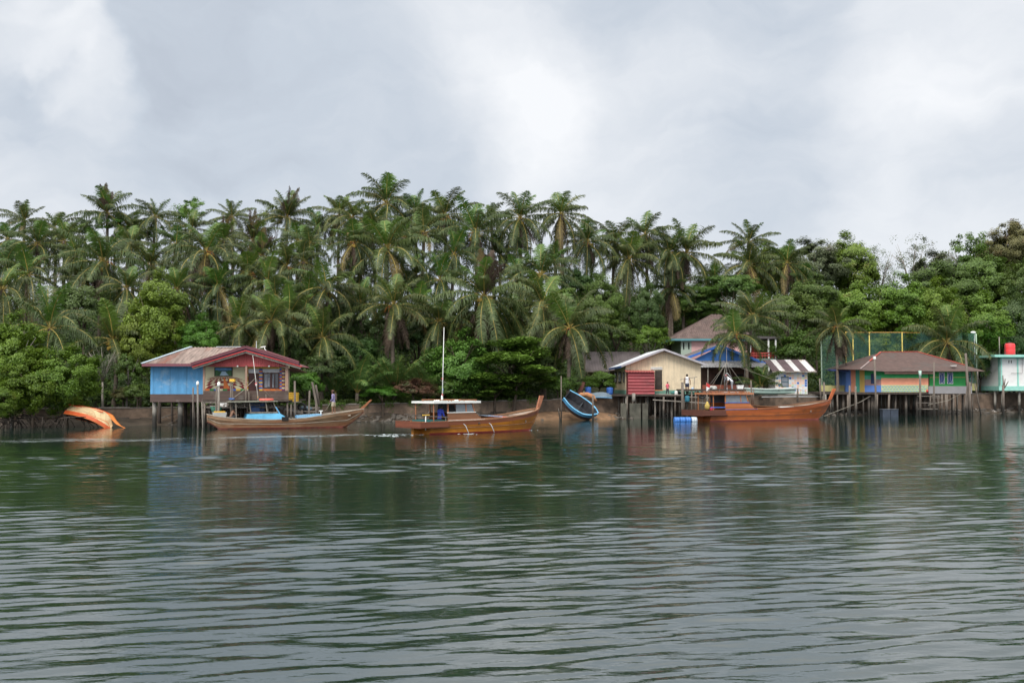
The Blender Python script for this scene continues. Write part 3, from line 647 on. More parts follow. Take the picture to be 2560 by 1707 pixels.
P_ = [
 (6, 726, 84, 88, 'coconut palm cut by the left edge, brown hub on a pale bent trunk', 0, 's', -1),
 (61, 540, 112, 62, 'leftmost of the large coconut palms on the skyline, its tips against pale cloud', 4, '', 0),
 (137, 560, 110, 62, 'skyline coconut palm between the far left palm and the big brown centred one', 3, '', 0),
 (268, 522, 112, 80, 'tall skyline coconut palm with a dark brown spear, above the left grove', 4, 'd', 0),
 (388, 532, 114, 68, 'skyline palm next right of the one with the dark brown spear', 1, '', 0),
 (516, 632, 95, 118, 'big coconut palm with a bunch of yellow nuts, straight above the blue stilt house', 0, 'yS', .5),
 (580, 532, 116, 55, 'small upright tufted palm on the skyline right of the leafy skyline tree', 4, '', 0),
 (257, 657, 93, 112, 'large coconut palm with orange drooping midribs, above the lime green tree', 2, 'ys', 0),
 (93, 612, 102, 84, 'brown hubbed coconut palm in the row behind the far left palms', 1, 's', 0),
 (378, 664, 98, 82, 'coconut palm with a dark hub peeping over the top of the lime green tree', 5, '', 0),
 (71, 688, 90, 92, 'bright green coconut palm with arching fronds above the left mangroves', 3, '', 0),
 (125, 822, 79, 116, 'wide coconut palm with a brown hub rising straight behind the mangroves', 1, '', 0),
 (283, 850, 80, 104, 'coconut palm with a fresh green tuft beside bare grey twigs, left of the lime tree', 4, 'y', 0),
 (619, 682, 95, 86, 'coconut palm with orange flower stalks, above the gable of the blue stilt house', 5, 'ys', 0),
 (599, 814, 84, 102, 'dark hubbed coconut palm standing right behind the ridge of the rusty roof', 0, 'y', 0),
 (677, 804, 83, 100, 'coconut palm with long yellow midribs over the red gable of the stilt house', 2, 'gs', -.4),
 (633, 590, 108, 76, 'half brown coconut palm of the upper left grove with rust coloured top fronds', 6, 'd', 0),
 (161, 604, 104, 72, 'grey green palm hub in shade under the second skyline palm', 2, '', 0),
 (190, 640, 100, 66, 'small drooping palm just left of the palm with orange midribs', 5, '', 0),
 (326, 612, 105, 66, 'shaded coconut palm under the brown spear skyline palm', 3, '', 0),
 (440, 612, 105, 66, 'coconut palm squeezed left of the big palm with yellow nuts', 6, '', 0),
 (670, 706, 92, 80, 'coconut palm wedged low between two orange stalked palms of the left grove', 1, '', 0),
 (316, 722, 90, 76, 'palm with hanging fronds just behind the top of the lime green tree', 2, '', 0),
 (440, 726, 90, 74, 'shaded palm under the hanging fronds of the big yellow nut palm', 5, 'S', 0),
 (718, 534, 114, 78, 'skyline palm with four thin upright fronds and a brown hanging one', 4, 'd', 0),
 (794, 556, 114, 54, 'small dark palm in the dip of the skyline left of the tallest palm', 1, '', 0),
 (882, 545, 112, 66, 'bright tufted palm at the left shoulder of the tallest palm', 0, '', 0),
 (848, 540, 115, 60, 'palm with fronds reaching left into the sky beside the tallest one', 3, '', 0),
 (966, 510, 116, 86, 'tallest coconut palm of the whole skyline, with an open crown', 1, 's', 0),
 (886, 608, 100, 76, 'coconut palm with a fiery orange hub in the centre left grove', 5, 'ys', 0),
 (967, 624, 100, 106, 'large coconut palm with spread orange edged fronds below the tallest one', 2, 'g', 0),
 (1040, 530, 116, 64, 'skyline palm filling the gap right of the tallest palm', 6, '', 0),
 (1113, 542, 112, 92, 'skyline coconut palm with brown hanging spathes, centre of the grove', 2, 'ys', 0),
 (1060, 582, 108, 78, 'coconut palm in shade between the tallest palm and its right neighbour', 3, 'y', 0),
 (1188, 582, 106, 94, 'coconut palm with long drooping fronds, left of the two isolated skyline palms', 0, 'ys', 0),
 (1300, 548, 108, 92, 'left one of two tall isolated skyline palms over the boat bow, with yellow nuts', 2, 'yS', 0),
 (1402, 538, 110, 90, 'right one of two tall isolated skyline palms, slim pointed crown', 5, 's', 0),
 (1228, 556, 116, 58, 'small palm in the notch left of the isolated skyline pair', 1, '', 0),
 (717, 668, 95, 78, 'coconut palm above the right end of the red gable', 1, 'y', 0),
 (758, 656, 98, 74, 'pale frond palm between the grove palms right of the stilt house', 5, '', 0),
 (815, 722, 90, 104, 'coconut palm with a large orange nut cluster and curved midribs, left centre', 0, 'yy', .3),
 (722, 792, 86, 88, 'coconut palm behind the right slope of the stilt house roof', 3, 'y', 0),
 (806, 846, 85, 104, 'low coconut palm right of the stilt house, dark hub above the jetty', 1, 's', 0),
 (984, 766, 89, 108, 'coconut palm with two long yellow midribs, above the nipa palms', 4, 'gS', 0),
 (900, 690, 101, 72, 'shaded palm with a visible trunk between the centre left palms', 5, 'S', .8),
 (1040, 690, 104, 70, 'dark palm in the centre whose trunk shows against bits of sky', 6, '', 0),
 (1211, 742, 90, 112, 'tall shore palm with a dry brown spear and a bare trunk down to the wall', 2, 'ySd', .3),
 (1096, 806, 91, 92, 'orange hubbed low palm directly behind the boat mast', 3, 's', .5),
 (1151, 812, 92, 72, 'small upright palm between the mast and the bare trunked shore palm', 4, '', 0),
 (1100, 700, 100, 80, 'shaded palm behind the top of the boat mast', 1, '', 0),
 (1355, 764, 93, 100, 'coconut palm with a feathery spear just left of the large front palm', 5, 's', 0),
 (1353, 690, 100, 86, 'yellow green palm beneath the isolated skyline pair', 3, '', 0),
 (1290, 700, 102, 78, 'drooping palm behind the spear of the bare trunked shore palm', 2, '', 0),
 (1250, 640, 108, 72, 'dark palm filling the gap under the left isolated skyline palm', 6, '', 0),
 (1424, 822, 90, 114, 'large front coconut palm with green nuts, between the motor boat and the cream house', 0, 'gs', 0),
 (1388, 652, 106, 58, 'bright green tuft of a young palm beneath the right isolated skyline palm', 4, '', 0),
 (1467, 606, 114, 78, 'slim coconut palm alone against white sky, right of the isolated pair', 5, 'ys', 0),
 (1571, 650, 116, 102, 'coconut palm on a pale bare trunk over the grey roof, full round crown', 0, 's', 0),
 (1536, 606, 118, 76, 'palm peeping out left behind the full crowned one over the grey roof', 6, 's', 0),
 (1614, 588, 120, 82, 'skyline palm behind and right of the full crowned one', 3, 'S', 0),
 (1672, 632, 119, 74, 'palm with a long brown skirt of dead fronds on the skyline over the cream house', 2, 'SS', 0),
 (1714, 634, 120, 82, 'slim trunked coconut palm over the right slope of the cream house', 1, 's', 0),
 (1678, 724, 119, 62, 'small palm with hanging dead fronds under the brown skirted skyline palm', 5, 'S', 0),
 (1789, 704, 124, 64, 'small drooping palm on the hill left of the lone tall palm', 1, 's', 0),
 (1872, 606, 124, 62, 'lone tall palm with an upright crown against the sky, upper of a stacked pair', 4, '', 0),
 (1872, 662, 122, 84, 'palm with hanging fronds just below the lone tall palm on the skyline', 5, 's', 0),
 (1968, 660, 122, 80, 'rightmost full coconut palm on the skyline, on a brown bare trunk', 3, 's', 0),
 (2006, 706, 122, 66, 'half hidden palm with a yellow dead frond, right of the brown bare trunk', 5, 'S', 0),
 (1838, 838, 98, 74, 'front coconut palm leaning before the blue gable house, whitish trunk', 1, 'g', .9),
 (1882, 792, 101, 80, 'coconut palm behind the leaning front one, over the pink house', 4, '', -1.0),
 (2092, 818, 104, 74, 'coconut palm with a thick brown dead skirt before the green net', 1, 'ySS', -.2),
 (2366, 858, 111, 104, 'large drooping palm behind the red edged roof of the striped house', 1, 's', 0),
]
P_ += FILL
for q in P_: palm(q[0], q[1] + (13 if q[0] < 800 and q[1] < 600 else 0), *q[2:5], v=q[5], fl=q[6], lean=q[7], tw=1.15 if q[2] < 92 else 1)
fan(1902, 968, 96.5, 66, 'young bright green palm without a trunk, left of the tiled shed', YOUNG, 'young_palm', 'palm')
for k, (x, y, Y, r, lb) in enumerate([
    (893, 985, 85.2, 96, 'leftmost nipa palm clump with tall arching fronds above the sea wall'),
    (985, 985, 86.4, 112, 'tallest nipa palm clump, fronds standing behind the sea wall'),
    (1060, 990, 87.2, 86, 'rightmost nipa palm clump, beside the reddish bush'),
    (838, 985, 84.4, 62, 'short nipa palm clump nearest the leaning jetty poles')]):
    fan(x, y, Y, r, lb, NIPA[k % 2], 'nipa_palm', 'palm', 'nipa palm clumps behind the sea wall')

# ------------------------------------------------------------------ broadleaf trees and bushes
T = tree
MG = 'mangroves on the left bank'
T(30, 890, 71.8, 98, 96, 'full', 'mangrove', 'mangrove at the far left edge, a pale stem showing', MG, 'mangrove', bark=M_BARKP, roots=16)
T(160, 945, 72, 92, 82, 'full', 'mangrove', 'mangrove hanging low over the stranded orange boat', MG, 'mangrove', roots=18)
T(95, 955, 71, 84, 72, 'full', 'mangrove', 'low mangrove between the left edge and the one over the orange boat', MG, 'mangrove', roots=18)
T(15, 1000, 70, 62, 46, 'full', 'mangrove', 'lowest mangrove of the left bank, right down at the water by the edge', MG, 'mangrove', roots=16)
T(388, 795, 80, 96, 104, 'full', 'lime', 'large lime green feathery tree behind the blue stilt house')
T(345, 860, 79.5, 66, 80, 'full', 'lime', 'lower yellowish green tree at the left foot of the large lime tree')
T(503, 848, 80.5, 62, 56, 'full', 'bright', 'bright green bushy tree above the rusty roof')
T(262, 915, 77, 58, 66, 'wispy', 'grey', 'scrub of bare grey twigs left of the blue stilt house', bark=M_BARKP, limbs=11, bare=True)
T(322, 930, 78, 46, 60, 'open', 'mid', 'thin leaning sapling beside the blue wall', bark=M_BARKP)
T(345, 985, 77, 36, 30, 'mound', 'mid', 'small bush at the left corner under the blue wall', name='bush', cat='bush')
T(308, 990, 77.5, 28, 24, 'mound', 'brown', 'small brownish bush on the wall left of the blue stilt house', name='bush', cat='bush')
T(762, 968, 80, 46, 40, 'mound', 'bright', 'bush behind the yellow crate on the jetty', name='bush', cat='bush')
T(800, 925, 84, 60, 52, 'dense', 'dark', 'dark bushy tree right of the red gable')
T(890, 895, 88, 66, 62, 'dense', 'dark', 'dark tree behind the left nipa palms')
T(930, 840, 92, 70, 60, 'open', 'dark', 'dark open tree in the gap below the centre left palms')
T(1028, 975, 86.5, 58, 34, 'mound', 'red', 'reddish brown bush behind the wall left of the mast', name='bush', cat='bush')
T(1068, 985, 87, 40, 26, 'mound', 'brown', 'dry brown bush close to the foot of the boat mast', name='bush', cat='bush')
T(955, 985, 85, 52, 22, 'mound', 'bright', 'low green bush on the wall over the man standing on the boat', name='bush', cat='bush')
T(1150, 915, 88.6, 92, 80, 'full', 'almond', 'bright leafy sea almond tree right behind the boat mast')
T(1290, 925, 88.8, 116, 74, 'tier', 'almond', 'sea almond tree with layered boughs above the boat bow')
T(1240, 970, 88.5, 70, 34, 'tier', 'almond', 'low layered sea almond behind the sea wall, between the two taller ones')
T(1130, 975, 88, 56, 34, 'mound', 'mid', 'round bush behind the roof of the motor boat', name='bush', cat='bush')
T(1275, 860, 95, 90, 62, 'dense', 'dark', 'dark tree behind the bare trunk of the shore palm')
T(1200, 840, 97, 70, 66, 'dense', 'dark', 'dark tree between the mast and the bare trunk of the shore palm')
T(1350, 900, 92, 60, 52, 'dense', 'mid', 'tree under the hanging fronds left of the large front palm')
T(1398, 965, 91, 50, 34, 'mound', 'mid', 'bush at the foot of the large front palm', name='bush', cat='bush')
T(1500, 960, 96, 46, 34, 'mound', 'bright', 'bright bush between the two blue barrels', name='bush', cat='bush')
T(1500, 755, 108, 66, 76, 'full', 'mid', 'leafy tree behind the large front palm, left of the dark round tree')
T(1540, 840, 108, 66, 46, 'mound', 'mid', 'shrub above the ridge of the grey roof', name='bush', cat='bush')
T(1612, 778, 108, 50, 70, 'full', 'dark', 'dark round tree on the hill over the cream house')
T(1622, 850, 107, 50, 40, 'mound', 'lime', 'yellow green shrub with twigs left of the pink house', name='bush', cat='bush', bark=M_BARKP)
T(1715, 770, 126, 60, 36, 'mound', 'mid', 'shrub on the slope behind the pink house roof, left side', name='bush', cat='bush')
T(1745, 755, 120, 84, 50, 'full', 'mid', 'broad green shrub on the hill below the small drooping palm', name='bush', cat='bush')
T(1830, 725, 118, 70, 46, 'mound', 'mid', 'shrub at the foot of the stacked pair of palms', name='bush', cat='bush')
T(1470, 800, 102, 60, 60, 'dense', 'mid', 'tree right behind the large front palm')
T(1440, 720, 110, 60, 50, 'dense', 'dark', 'dark tree under the slim palm that stands against white sky')
T(1970, 790, 112, 86, 66, 'mound', 'mid', 'large shrub behind the balcony of the pink house', name='bush', cat='bush')
T(2000, 880, 110, 66, 58, 'mound', 'mid', 'shrub behind the striped roof of the tiled shed', name='bush', cat='bush')
T(2040, 760, 118, 88, 66, 'full', 'mid', 'leafy tree right of the brown bare trunk')
T(2150, 785, 119, 96, 76, 'full', 'lime', 'leafy tree above the green net')
T(2262, 775, 118, 90, 80, 'full', 'lime', 'yellow green leafy tree just right of the concrete post')
T(2200, 860, 120, 96, 70, 'full', 'lime', 'shrub seen through the green net', name='bush', cat='bush')
T(2345, 785, 118, 80, 80, 'full', 'lime', 'yellow green tree above the large drooping palm')
T(2360, 725, 128, 110, 76, 'full', 'mid', 'wide green tree on the right slope below the pale skyline trees')
T(2460, 710, 130, 104, 84, 'full', 'mid', 'domed green tree on the right slope above the red tank')
T(2460, 805, 120, 90, 76, 'full', 'lime', 'leafy tree left of the red tank')
T(2540, 820, 120, 74, 90, 'full', 'dark', 'dark tree behind the red tank')
T(2555, 730, 126, 70, 86, 'full', 'mid', 'tree at the right edge below the brownish one')
T(2450, 930, 114, 50, 60, 'mound', 'dark', 'dark bush between the net and the mint green house', name='bush', cat='bush')
SKY = 'trees along the right skyline'
T(1760, 690, 128, 56, 44, 'wispy', 'grey', 'thin wispy tree on the skyline left of the stacked palms', SKY, bark=M_BARKP, bare=True)
T(1925, 675, 132, 74, 66, 'full', 'lime', 'green skyline tree behind the rightmost full palm', SKY)
T(2030, 665, 140, 88, 70, 'full', 'grey', 'grey green skyline tree right of the rightmost full palm', SKY)
T(2125, 675, 142, 92, 84, 'full', 'lime', 'olive green tree, roundest of the right skyline', SKY)
T(2200, 672, 144, 60, 70, 'wispy', 'grey', 'thin leafed skyline tree right of the round olive one', SKY, bark=M_BARKP, bare=True)
T(2285, 660, 146, 76, 86, 'wispy', 'grey', 'sparse tree with bare twigs in the middle of the right skyline', SKY, bark=M_BARKP, bare=True)
T(2350, 700, 145, 72, 76, 'full', 'grey', 'pale tree filling the skyline right of the sparse twiggy tree', SKY, bark=M_BARKP)
T(2425, 650, 142, 72, 86, 'open', 'mid', 'airy tree with small leaf clumps against the sky near the right edge', SKY, bark=M_BARKP, bare=True)
T(2540, 615, 136, 76, 66, 'full', 'brown', 'brownish tree at the top right edge of the skyline', SKY)
T(2510, 670, 138, 84, 66, 'full', 'brown', 'olive brown tree just under the brownish tree at the right edge', SKY)
T(470, 535, 118, 54, 46, 'open', 'bright', 'leafy tree on the skyline beside the tuft of the yellow nut palm')
T(285, 560, 112.5, 52, 32, 'open', 'bright', 'light leafed tree in front of the brown spear skyline palm')
T(372, 585, 114, 60, 40, 'open', 'mid', 'leafy tree below the second brown fronded skyline palm')
T(205, 572, 118, 34, 28, 'dense', 'dark', 'small dark tree on the skyline left of the brown spear palm')
T(680, 545, 118, 42, 32, 'open', 'lime', 'small pale leafed tree left of the palm with thin upright fronds')
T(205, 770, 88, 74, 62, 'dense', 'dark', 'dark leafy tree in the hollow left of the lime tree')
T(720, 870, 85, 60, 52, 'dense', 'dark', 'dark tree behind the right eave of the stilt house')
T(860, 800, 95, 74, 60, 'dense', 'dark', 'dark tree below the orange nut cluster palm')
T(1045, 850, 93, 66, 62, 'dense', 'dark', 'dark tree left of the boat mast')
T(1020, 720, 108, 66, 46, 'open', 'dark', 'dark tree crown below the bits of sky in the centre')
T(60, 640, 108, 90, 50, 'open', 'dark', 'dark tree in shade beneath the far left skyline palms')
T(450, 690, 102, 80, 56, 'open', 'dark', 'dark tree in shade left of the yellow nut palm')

def creeper(n):
    x = RNG.uniform(-26, 3, n); x = x[fnoise(x, x * 0, 1.1, 71) > -.05]; m = len(x); y = shoreY(x) + 1.98 - .12 * RNG.random(m) + .4 * (RNG.random(m) ** 3)
    z = wallZ(x) + .12 - RNG.exponential(.22, m) * (1 + fnoise(x, x * 0, 2.2, 72)); return np.stack([x, y, z], -1)
def leaf_faces(name, p, m, L):
    g = RNG; n = len(p); nrm = np.array([0, -.6, .55]) + g.normal(0, .4, (n, 3)); nrm /= np.linalg.norm(nrm, axis=1)[:, None]
    t = g.normal(size=(n, 3)); t -= nrm * (t * nrm).sum(1)[:, None]; t /= np.linalg.norm(t, axis=1)[:, None]; s = np.cross(nrm, t); l = (L * g.uniform(.6, 1.4, n))[:, None]
    V = np.stack([p - t * l * .5, p + s * l * .3, p + t * l * .5 - nrm * l * .1, p - s * l * .3], 1).reshape(-1, 3)
    tag(link(bpy.data.objects.new(name, mesh_np(name, V, np.arange(4 * n).reshape(-1, 4), [m]))), None, None, kind='stuff')
leaf_faces('creeper', creeper(5200), M_LEAF['mid'], .13)
# undergrowth: nobody could count it
def clear(x, y):
    p = 1280 + F * x / y; return ((p > 1660) & (p < 1965) & (y < 125)) | ((p > 1450) & (p < 1610) & (y < 112))
def ug(n):
    x = RNG.uniform(-52, 62, n); d = 6 + RNG.exponential(16, n); d = np.where(x > 6, d + 6, d); d = np.clip(d, 0, 75); y = shoreY(x) + d; bad = clear(x, y); d = np.where(bad, 60, d); y = shoreY(x) + d
    h = (1.1 + 1.2 * fnoise(x, y, .9, 61)) * np.clip(d / 8, .3, 1.3) * np.where(x > 0, 1.25, .9)
    return np.stack([x, y, ground(x, y) + np.clip(h, .1, 3) * RNG.random(n) ** .5], -1)
def leaf_carpet(name, n, m, L=.34):
    p = ug(n); g = RNG; nrm = np.array([0, -.45, .7]) + g.normal(0, .5, (n, 3)); nrm /= np.linalg.norm(nrm, axis=1)[:, None]
    t = g.normal(size=(n, 3)); t -= nrm * (t * nrm).sum(1)[:, None]; t /= np.linalg.norm(t, axis=1)[:, None]; s = np.cross(nrm, t); l = (L * g.uniform(.6, 1.4, n))[:, None]
    V = np.stack([p - t * l * .5, p + s * l * .28, p + t * l * .5 - nrm * l * .1, p - s * l * .28], 1).reshape(-1, 3)
    o = link(bpy.data.objects.new(name, mesh_np(name, V, np.arange(4 * n).reshape(-1, 4), [m]))); tag(o, None, None, kind='stuff')
leaf_carpet('undergrowth', 70000, M_LEAF['mid']); leaf_carpet('dark_undergrowth', 50000, M_LEAF['dark'])  # second layer uses the darker leaf green
def thicket(name, nc, xr, dr, hr, rad, leaf, per=170, L=.2, seed=1):
    """the far bank's thicket: leaf clumps on the hillside, one mass"""
    g = np.random.default_rng(seed); Vs = []
    x = g.uniform(*xr, nc); d = g.uniform(*dr, nc); y = shoreY(x) + d; d = np.where(clear(x, y), d + 34, d); y = shoreY(x) + d; z = ground(x, y) + g.uniform(*hr, nc) * np.clip(d / 14, .35, 1)
    for k in range(nc):
        n = int(per * g.uniform(.6, 1.4)); r = g.uniform(*rad)
        p = g.normal(size=(n, 3)); p /= np.linalg.norm(p, axis=1)[:, None]; p *= (g.random(n) ** .45)[:, None] * r; p[:, 2] *= .75
        nrm = p / r + g.normal(0, .35, (n, 3)) + np.array([0, 0, .3]); nrm /= np.linalg.norm(nrm, axis=1)[:, None]
        t = g.normal(size=(n, 3)); t[:, 2] -= .5; t -= nrm * (t * nrm).sum(1)[:, None]; t /= np.linalg.norm(t, axis=1)[:, None]; s = np.cross(nrm, t)
        l = L * g.uniform(.6, 1.4, n)[:, None] * (1 + .006 * d[k]); p = p + np.array([x[k], y[k], z[k]])
        Vs.append(np.stack([p - t * l * .5, p + s * l * .3, p + t * l * .5 - nrm * l * .1, p - s * l * .3], 1))
    V = np.concatenate(Vs).reshape(-1, 3)
    o = link(bpy.data.objects.new(name, mesh_np(name, V, np.arange(len(V)).reshape(-1, 4), [M_LEAF[leaf]]))); tag(o, None, None, kind='stuff')
thicket('thicket', 380, (10, 75), (17, 62), (.5, 3.6), (.9, 1.9), 'mid', seed=1)
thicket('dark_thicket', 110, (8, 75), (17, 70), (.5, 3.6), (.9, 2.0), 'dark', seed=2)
thicket('pale_thicket', 190, (10, 72), (17, 58), (1.2, 3.8), (.7, 1.4), 'lime', seed=3)
thicket('slope_thicket', 260, (4, 30), (30, 52), (.6, 4.5), (1.0, 2.0), 'mid', seed=7)
thicket('lime_slope_thicket', 90, (4, 30), (28, 46), (1.0, 4.0), (.8, 1.5), 'lime', seed=8)
thicket('ridge_thicket', 170, (12, 75), (36, 62), (1.5, 7.5), (1.0, 2.1), 'grey', per=150, seed=6)
thicket('grove_thicket', 330, (-60, 14), (9, 44), (.5, 3.0), (.9, 1.9), 'dark', seed=4)
# ------------------------------------------------------------------ shared building materials
def tide_mat(name, col, wet=(.03, .027, .022), lo=.55, hi=1.15, rough=.85):
    """timber or concrete with a dark tide mark up to a height above the water"""
    m, nt, b, out = newmat(name); n = noise(nt, 3, 6, stretch=(1, 1, .3))
    c = ramp(nt, n.outputs[0], [(.3, tuple(x * .7 for x in col)), (.7, tuple(x * 1.3 for x in col))]).outputs[0]
    ge = N(nt, 'ShaderNodeNewGeometry'); sx = N(nt, 'ShaderNodeSeparateXYZ'); nt.links.new(ge.outputs['Position'], sx.inputs[0])
    n2 = noise(nt, 2, 5); ad = N(nt, 'ShaderNodeMath', operation='MULTIPLY_ADD'); nt.links.new(n2.outputs[0], ad.inputs[0]); ad.inputs[1].default_value = .9; nt.links.new(sx.outputs[2], ad.inputs[2])
    mr = N(nt, 'ShaderNodeMapRange'); nt.links.new(ad.outputs[0], mr.inputs[0]); mr.inputs[1].default_value = lo + .45; mr.inputs[2].default_value = hi + .45
    c = mixc(nt, mr.outputs[0], wet, c); nt.links.new(c, b.inputs['Base Color']); b.inputs['Roughness'].default_value = rough; return m
M_PILE = tide_mat('pile_timber', (.13, .105, .085)); M_CONC = tide_mat('pile_concrete', (.24, .22, .19), lo=.7, hi=1.3)
M_DARKW = mat('dark_timber', (.055, .042, .034), .85, .35, 3, stretch=(3, 3, 1), rnd=.25)
M_GREYW = mat('weathered_timber', (.20, .175, .15), .85, .3, 4, stretch=(2, 2, .5), dirt=(.08, .065, .05), dirt_amt=.4, rnd=.25)
M_WHITE = mat('white_paint', (.74, .74, .71), .5, .05, 3)
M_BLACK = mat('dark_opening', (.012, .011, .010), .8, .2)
M_GLASS = mat('window_glass', (.03, .035, .04), .12, .2, spec=.6)
M_PLANKD = plank_mat('dark_planks', (.085, .058, .048), .21, 2, grain=(.7, 1, 6), dirt=(.16, .14, .12), dirt_amt=.3)
M_ORANGE = mat('orange_paint', (.58, .15, .03), .55, .12, dirt=(.25, .1, .05), dirt_amt=.2)
M_YELLOW = mat('yellow_paint', (.66, .40, .05), .55, .1)
M_BLUEP = mat('blue_paint', (.035, .12, .40), .5, .15)
M_LBLUE = mat('light_blue_paint', (.13, .36, .60), .5, .1, dirt=(.09, .22, .36), dirt_amt=.35)
M_MAROON = mat('maroon_paint', (.105, .028, .036), .5, .2)
M_RED = mat('red_paint', (.50, .045, .04), .5, .12)
M_ROPE = mat('rope', (.30, .27, .22), .9, .15)
M_CREAM = mat('cream_paint', (.66, .60, .39), .7, .06)
M_GREENP = mat('green_paint', (.05, .28, .09), .6, .1)
M_METAL = mat('grey_metal', (.35, .36, .37), .35, .1, metal=.7)
def post(mb, px, y0, y1, Y, w, m=0, dx=0, zb=None):
    a = W(px, y0, Y); b = W(px + dx, y1, Y)
    if zb is not None: b.z = zb
    k = w * Y / F / 2; mb.tube([b, b.lerp(a, .5) + Vector((random.uniform(-.02, .02), 0, 0)), a], [k * 1.1, k, k * .95], 7, m)

# ------------------------------------------------------------------ blue stilt house
def blue_house():
    h = thing('stilt_house', 'blue stilt house with red gable, rusty hipped roof and checkered mural porch', 'house', tuple(W(548, 1050, 72)))
    MB().pbox(377, 906, 507, 985, 72, 4.6).build('side_room_wall', plank_mat('blue_wall_paint', (.105, .33, .60), 1.2, 0, var=.04, gap=.72, grain=(2, 2, .5), rough=.6, dirt=(.34, .46, .56), dirt_amt=.3), h)
    MB().pbox(507.2, 904, 716, 985, 72.02, .9).build('porch_wall', M_CREAM, h); MB().pbox(507.5, 904, 690, 985, 72.93, 4).build('rear_wall', M_DARKW, h)
    MB().pbox(375.5, 985, 509, 1004.5, 71.93, 4.7).build('plank_skirt', plank_mat('skirt_planks', (.10, .068, .060), .2, 2, grain=(.6, 1, 6), dirt=(.24, .21, .19), dirt_amt=.3), h)
    MB().pbox(508, 976.5, 721, 999.5, 70.5, .07).build('porch_parapet', M_PLANKD, h)
    MB().pbox(507, 999.7, 722, 1003.5, 70.45, 6).build('floor', M_DARKW, h)
    for x0, x1 in ((507.5, 511.5), (613.2, 617.2), (713.5, 720)):
        MB().pbox(x0, 914, x1, 976.3, 70.52, .13).build('porch_post', mat('porch_post_wood', (.30, .19, .14), .7, .2, 4), h)
    # gable sheet, ribs upright
    g = MB(); A, B, C = W(514, 916.5, 70.72), W(722, 916.5, 70.72), W(617, 880, 70.72); M_ = Vector((C.x, A.y, A.z))
    g.sheet(A, M_, C, A, .16, .012); g.sheet(M_, B, B, C, .16, .012)
    g.build('gable', mat('gable_red', (.42, .075, .075), .55, .1, 2), h)
    # porch roof
    rf = MB(); yb = 72.3
    for ex, ey, s in ((477, 909.5, 0), (755, 917, 1)):
        e = W(ex, ey, 69.85); r = W(614, 866, 69.85); eb = Vector((e.x, yb, e.z)); rb = Vector((r.x, yb, r.z))
        if s == 0: rf.sheet(eb, e, r, rb, .2, .02)
        else: rf.sheet(e, eb, rb, r, .2, .02)
    rf.build('porch_roof', mat('maroon_sheet', (.12, .032, .04), .45, .25, 1.5, dirt=(.16, .07, .05), dirt_amt=.3), h)
    mr_ = MB(); r = W(614, 868, 72.32); rb = Vector((r.x, 78, r.z))
    for X, s in ((WX(500, 72.32), 0), (WX(707, 72.32), 1)):
        e = Vector((X, 72.32, r.z - .33 * abs(X - r.x))); eb = Vector((X, 78, e.z))
        if s == 0: mr_.sheet(eb, e, r, rb, .2, .02)
        else: mr_.sheet(e, eb, rb, r, .2, .02)
    mr_.build('rear_roof', bpy.data.materials['maroon_sheet'], h)
    for nm, m, (y0, yr, y1), t, Y, x0, x1 in (('fascia', M_MAROON, (910.5, 867, 908), 7.5, 69.8, 477, 747), ('navy_shadow_strip', mat('navy_shadow', (.02, .025, .07), .6, .2), (915, 872, 913), 5.5, 69.95, 479, 750),  # navy strip is the shadow between the gables, put in as colour
                                              ('red_trim', M_RED, (917.2, 876, 916.6), 2.3, 69.86, 480, 754), ('soffit_board', M_GREYW, (920.5, 880, 920), 5.2, 69.98, 482, 752)):
        f = MB(); hh = t * 70 / F
        f.beam(W(x0, y0, Y), W(614, yr, Y), .05, hh); f.beam(W(614.2, yr, Y + .004), W(x1, y1, Y + .004), .05, hh); f.build(nm, m, h)
    # rusty hipped roof
    RU = mat('rusty_sheet', (.245, .185, .16), .6, .35, 1.6, stretch=(2.5, .6, .6), dirt=(.25, .095, .065), dirt_amt=.34, dirt_scale=.6)
    Lf = W(354.5, 909, 70.9); rl = W(478, 868, 74.6); rr_ = Vector((W(612, 868, 74.6).x, 74.6, rl.z)); Lb = Vector((Lf.x, 78.2, Lf.z))
    ef = Vector((rl.x, Lf.y, Lf.z)); er = Vector((rr_.x, Lf.y, Lf.z)); rb = Vector((rl.x, 78.2, Lf.z)); rb2 = Vector((rr_.x + 3.5, 78.2, Lf.z))
    q = MB(); q.sheet(Lf, ef, rl, Lf, .24, .035); q.sheet(ef, er, rr_, rl, .24, .035); q.sheet(Lb, Lf, rl, rl, .15, .018); q.sheet(rb2, Lb, rl, rr_, .15, .018)
    roof = q.build('roof', RU, h)
    cap = MB(); cap.beam(Lf + Vector((0, 0, .03)), rl + Vector((0, 0, .05)), .24, .05); cap.build('hip_cap', mat('pale_blue_flashing', (.42, .52, .58), .5, .1), roof)
    cap = MB(); cap.beam(rl + Vector((1.9, 0, .03)), rr_ + Vector((0, 0, .03)), .3, .05); cap.build('ridge_cap', mat('pale_flashing', (.46, .48, .50), .5, .15), roof)
    f = MB(); f.pbox(354.5, 909.2, 480, 915.6, 70.86, .05); f.box(Lf.x, Lf.x + .05, 70.95, 78.2, Lf.z - .2, Lf.z - .01); f.build('eave_board', mat('eave_maroon', (.17, .055, .07), .55, .15), h)
    # mural of perspective checks
    cols = [M_CREAM, mat('mural_maroon', (.20, .028, .028), .7, .15), M_ORANGE, mat('mural_green', (.04, .20, .06), .7, .1), M_BLUEP, M_YELLOW]
    mu = MB(); Ym = 71.99; ys = [941.5, 944, 947.5, 952, 957.5, 964, 971.5]; VX, VY = 559, 939
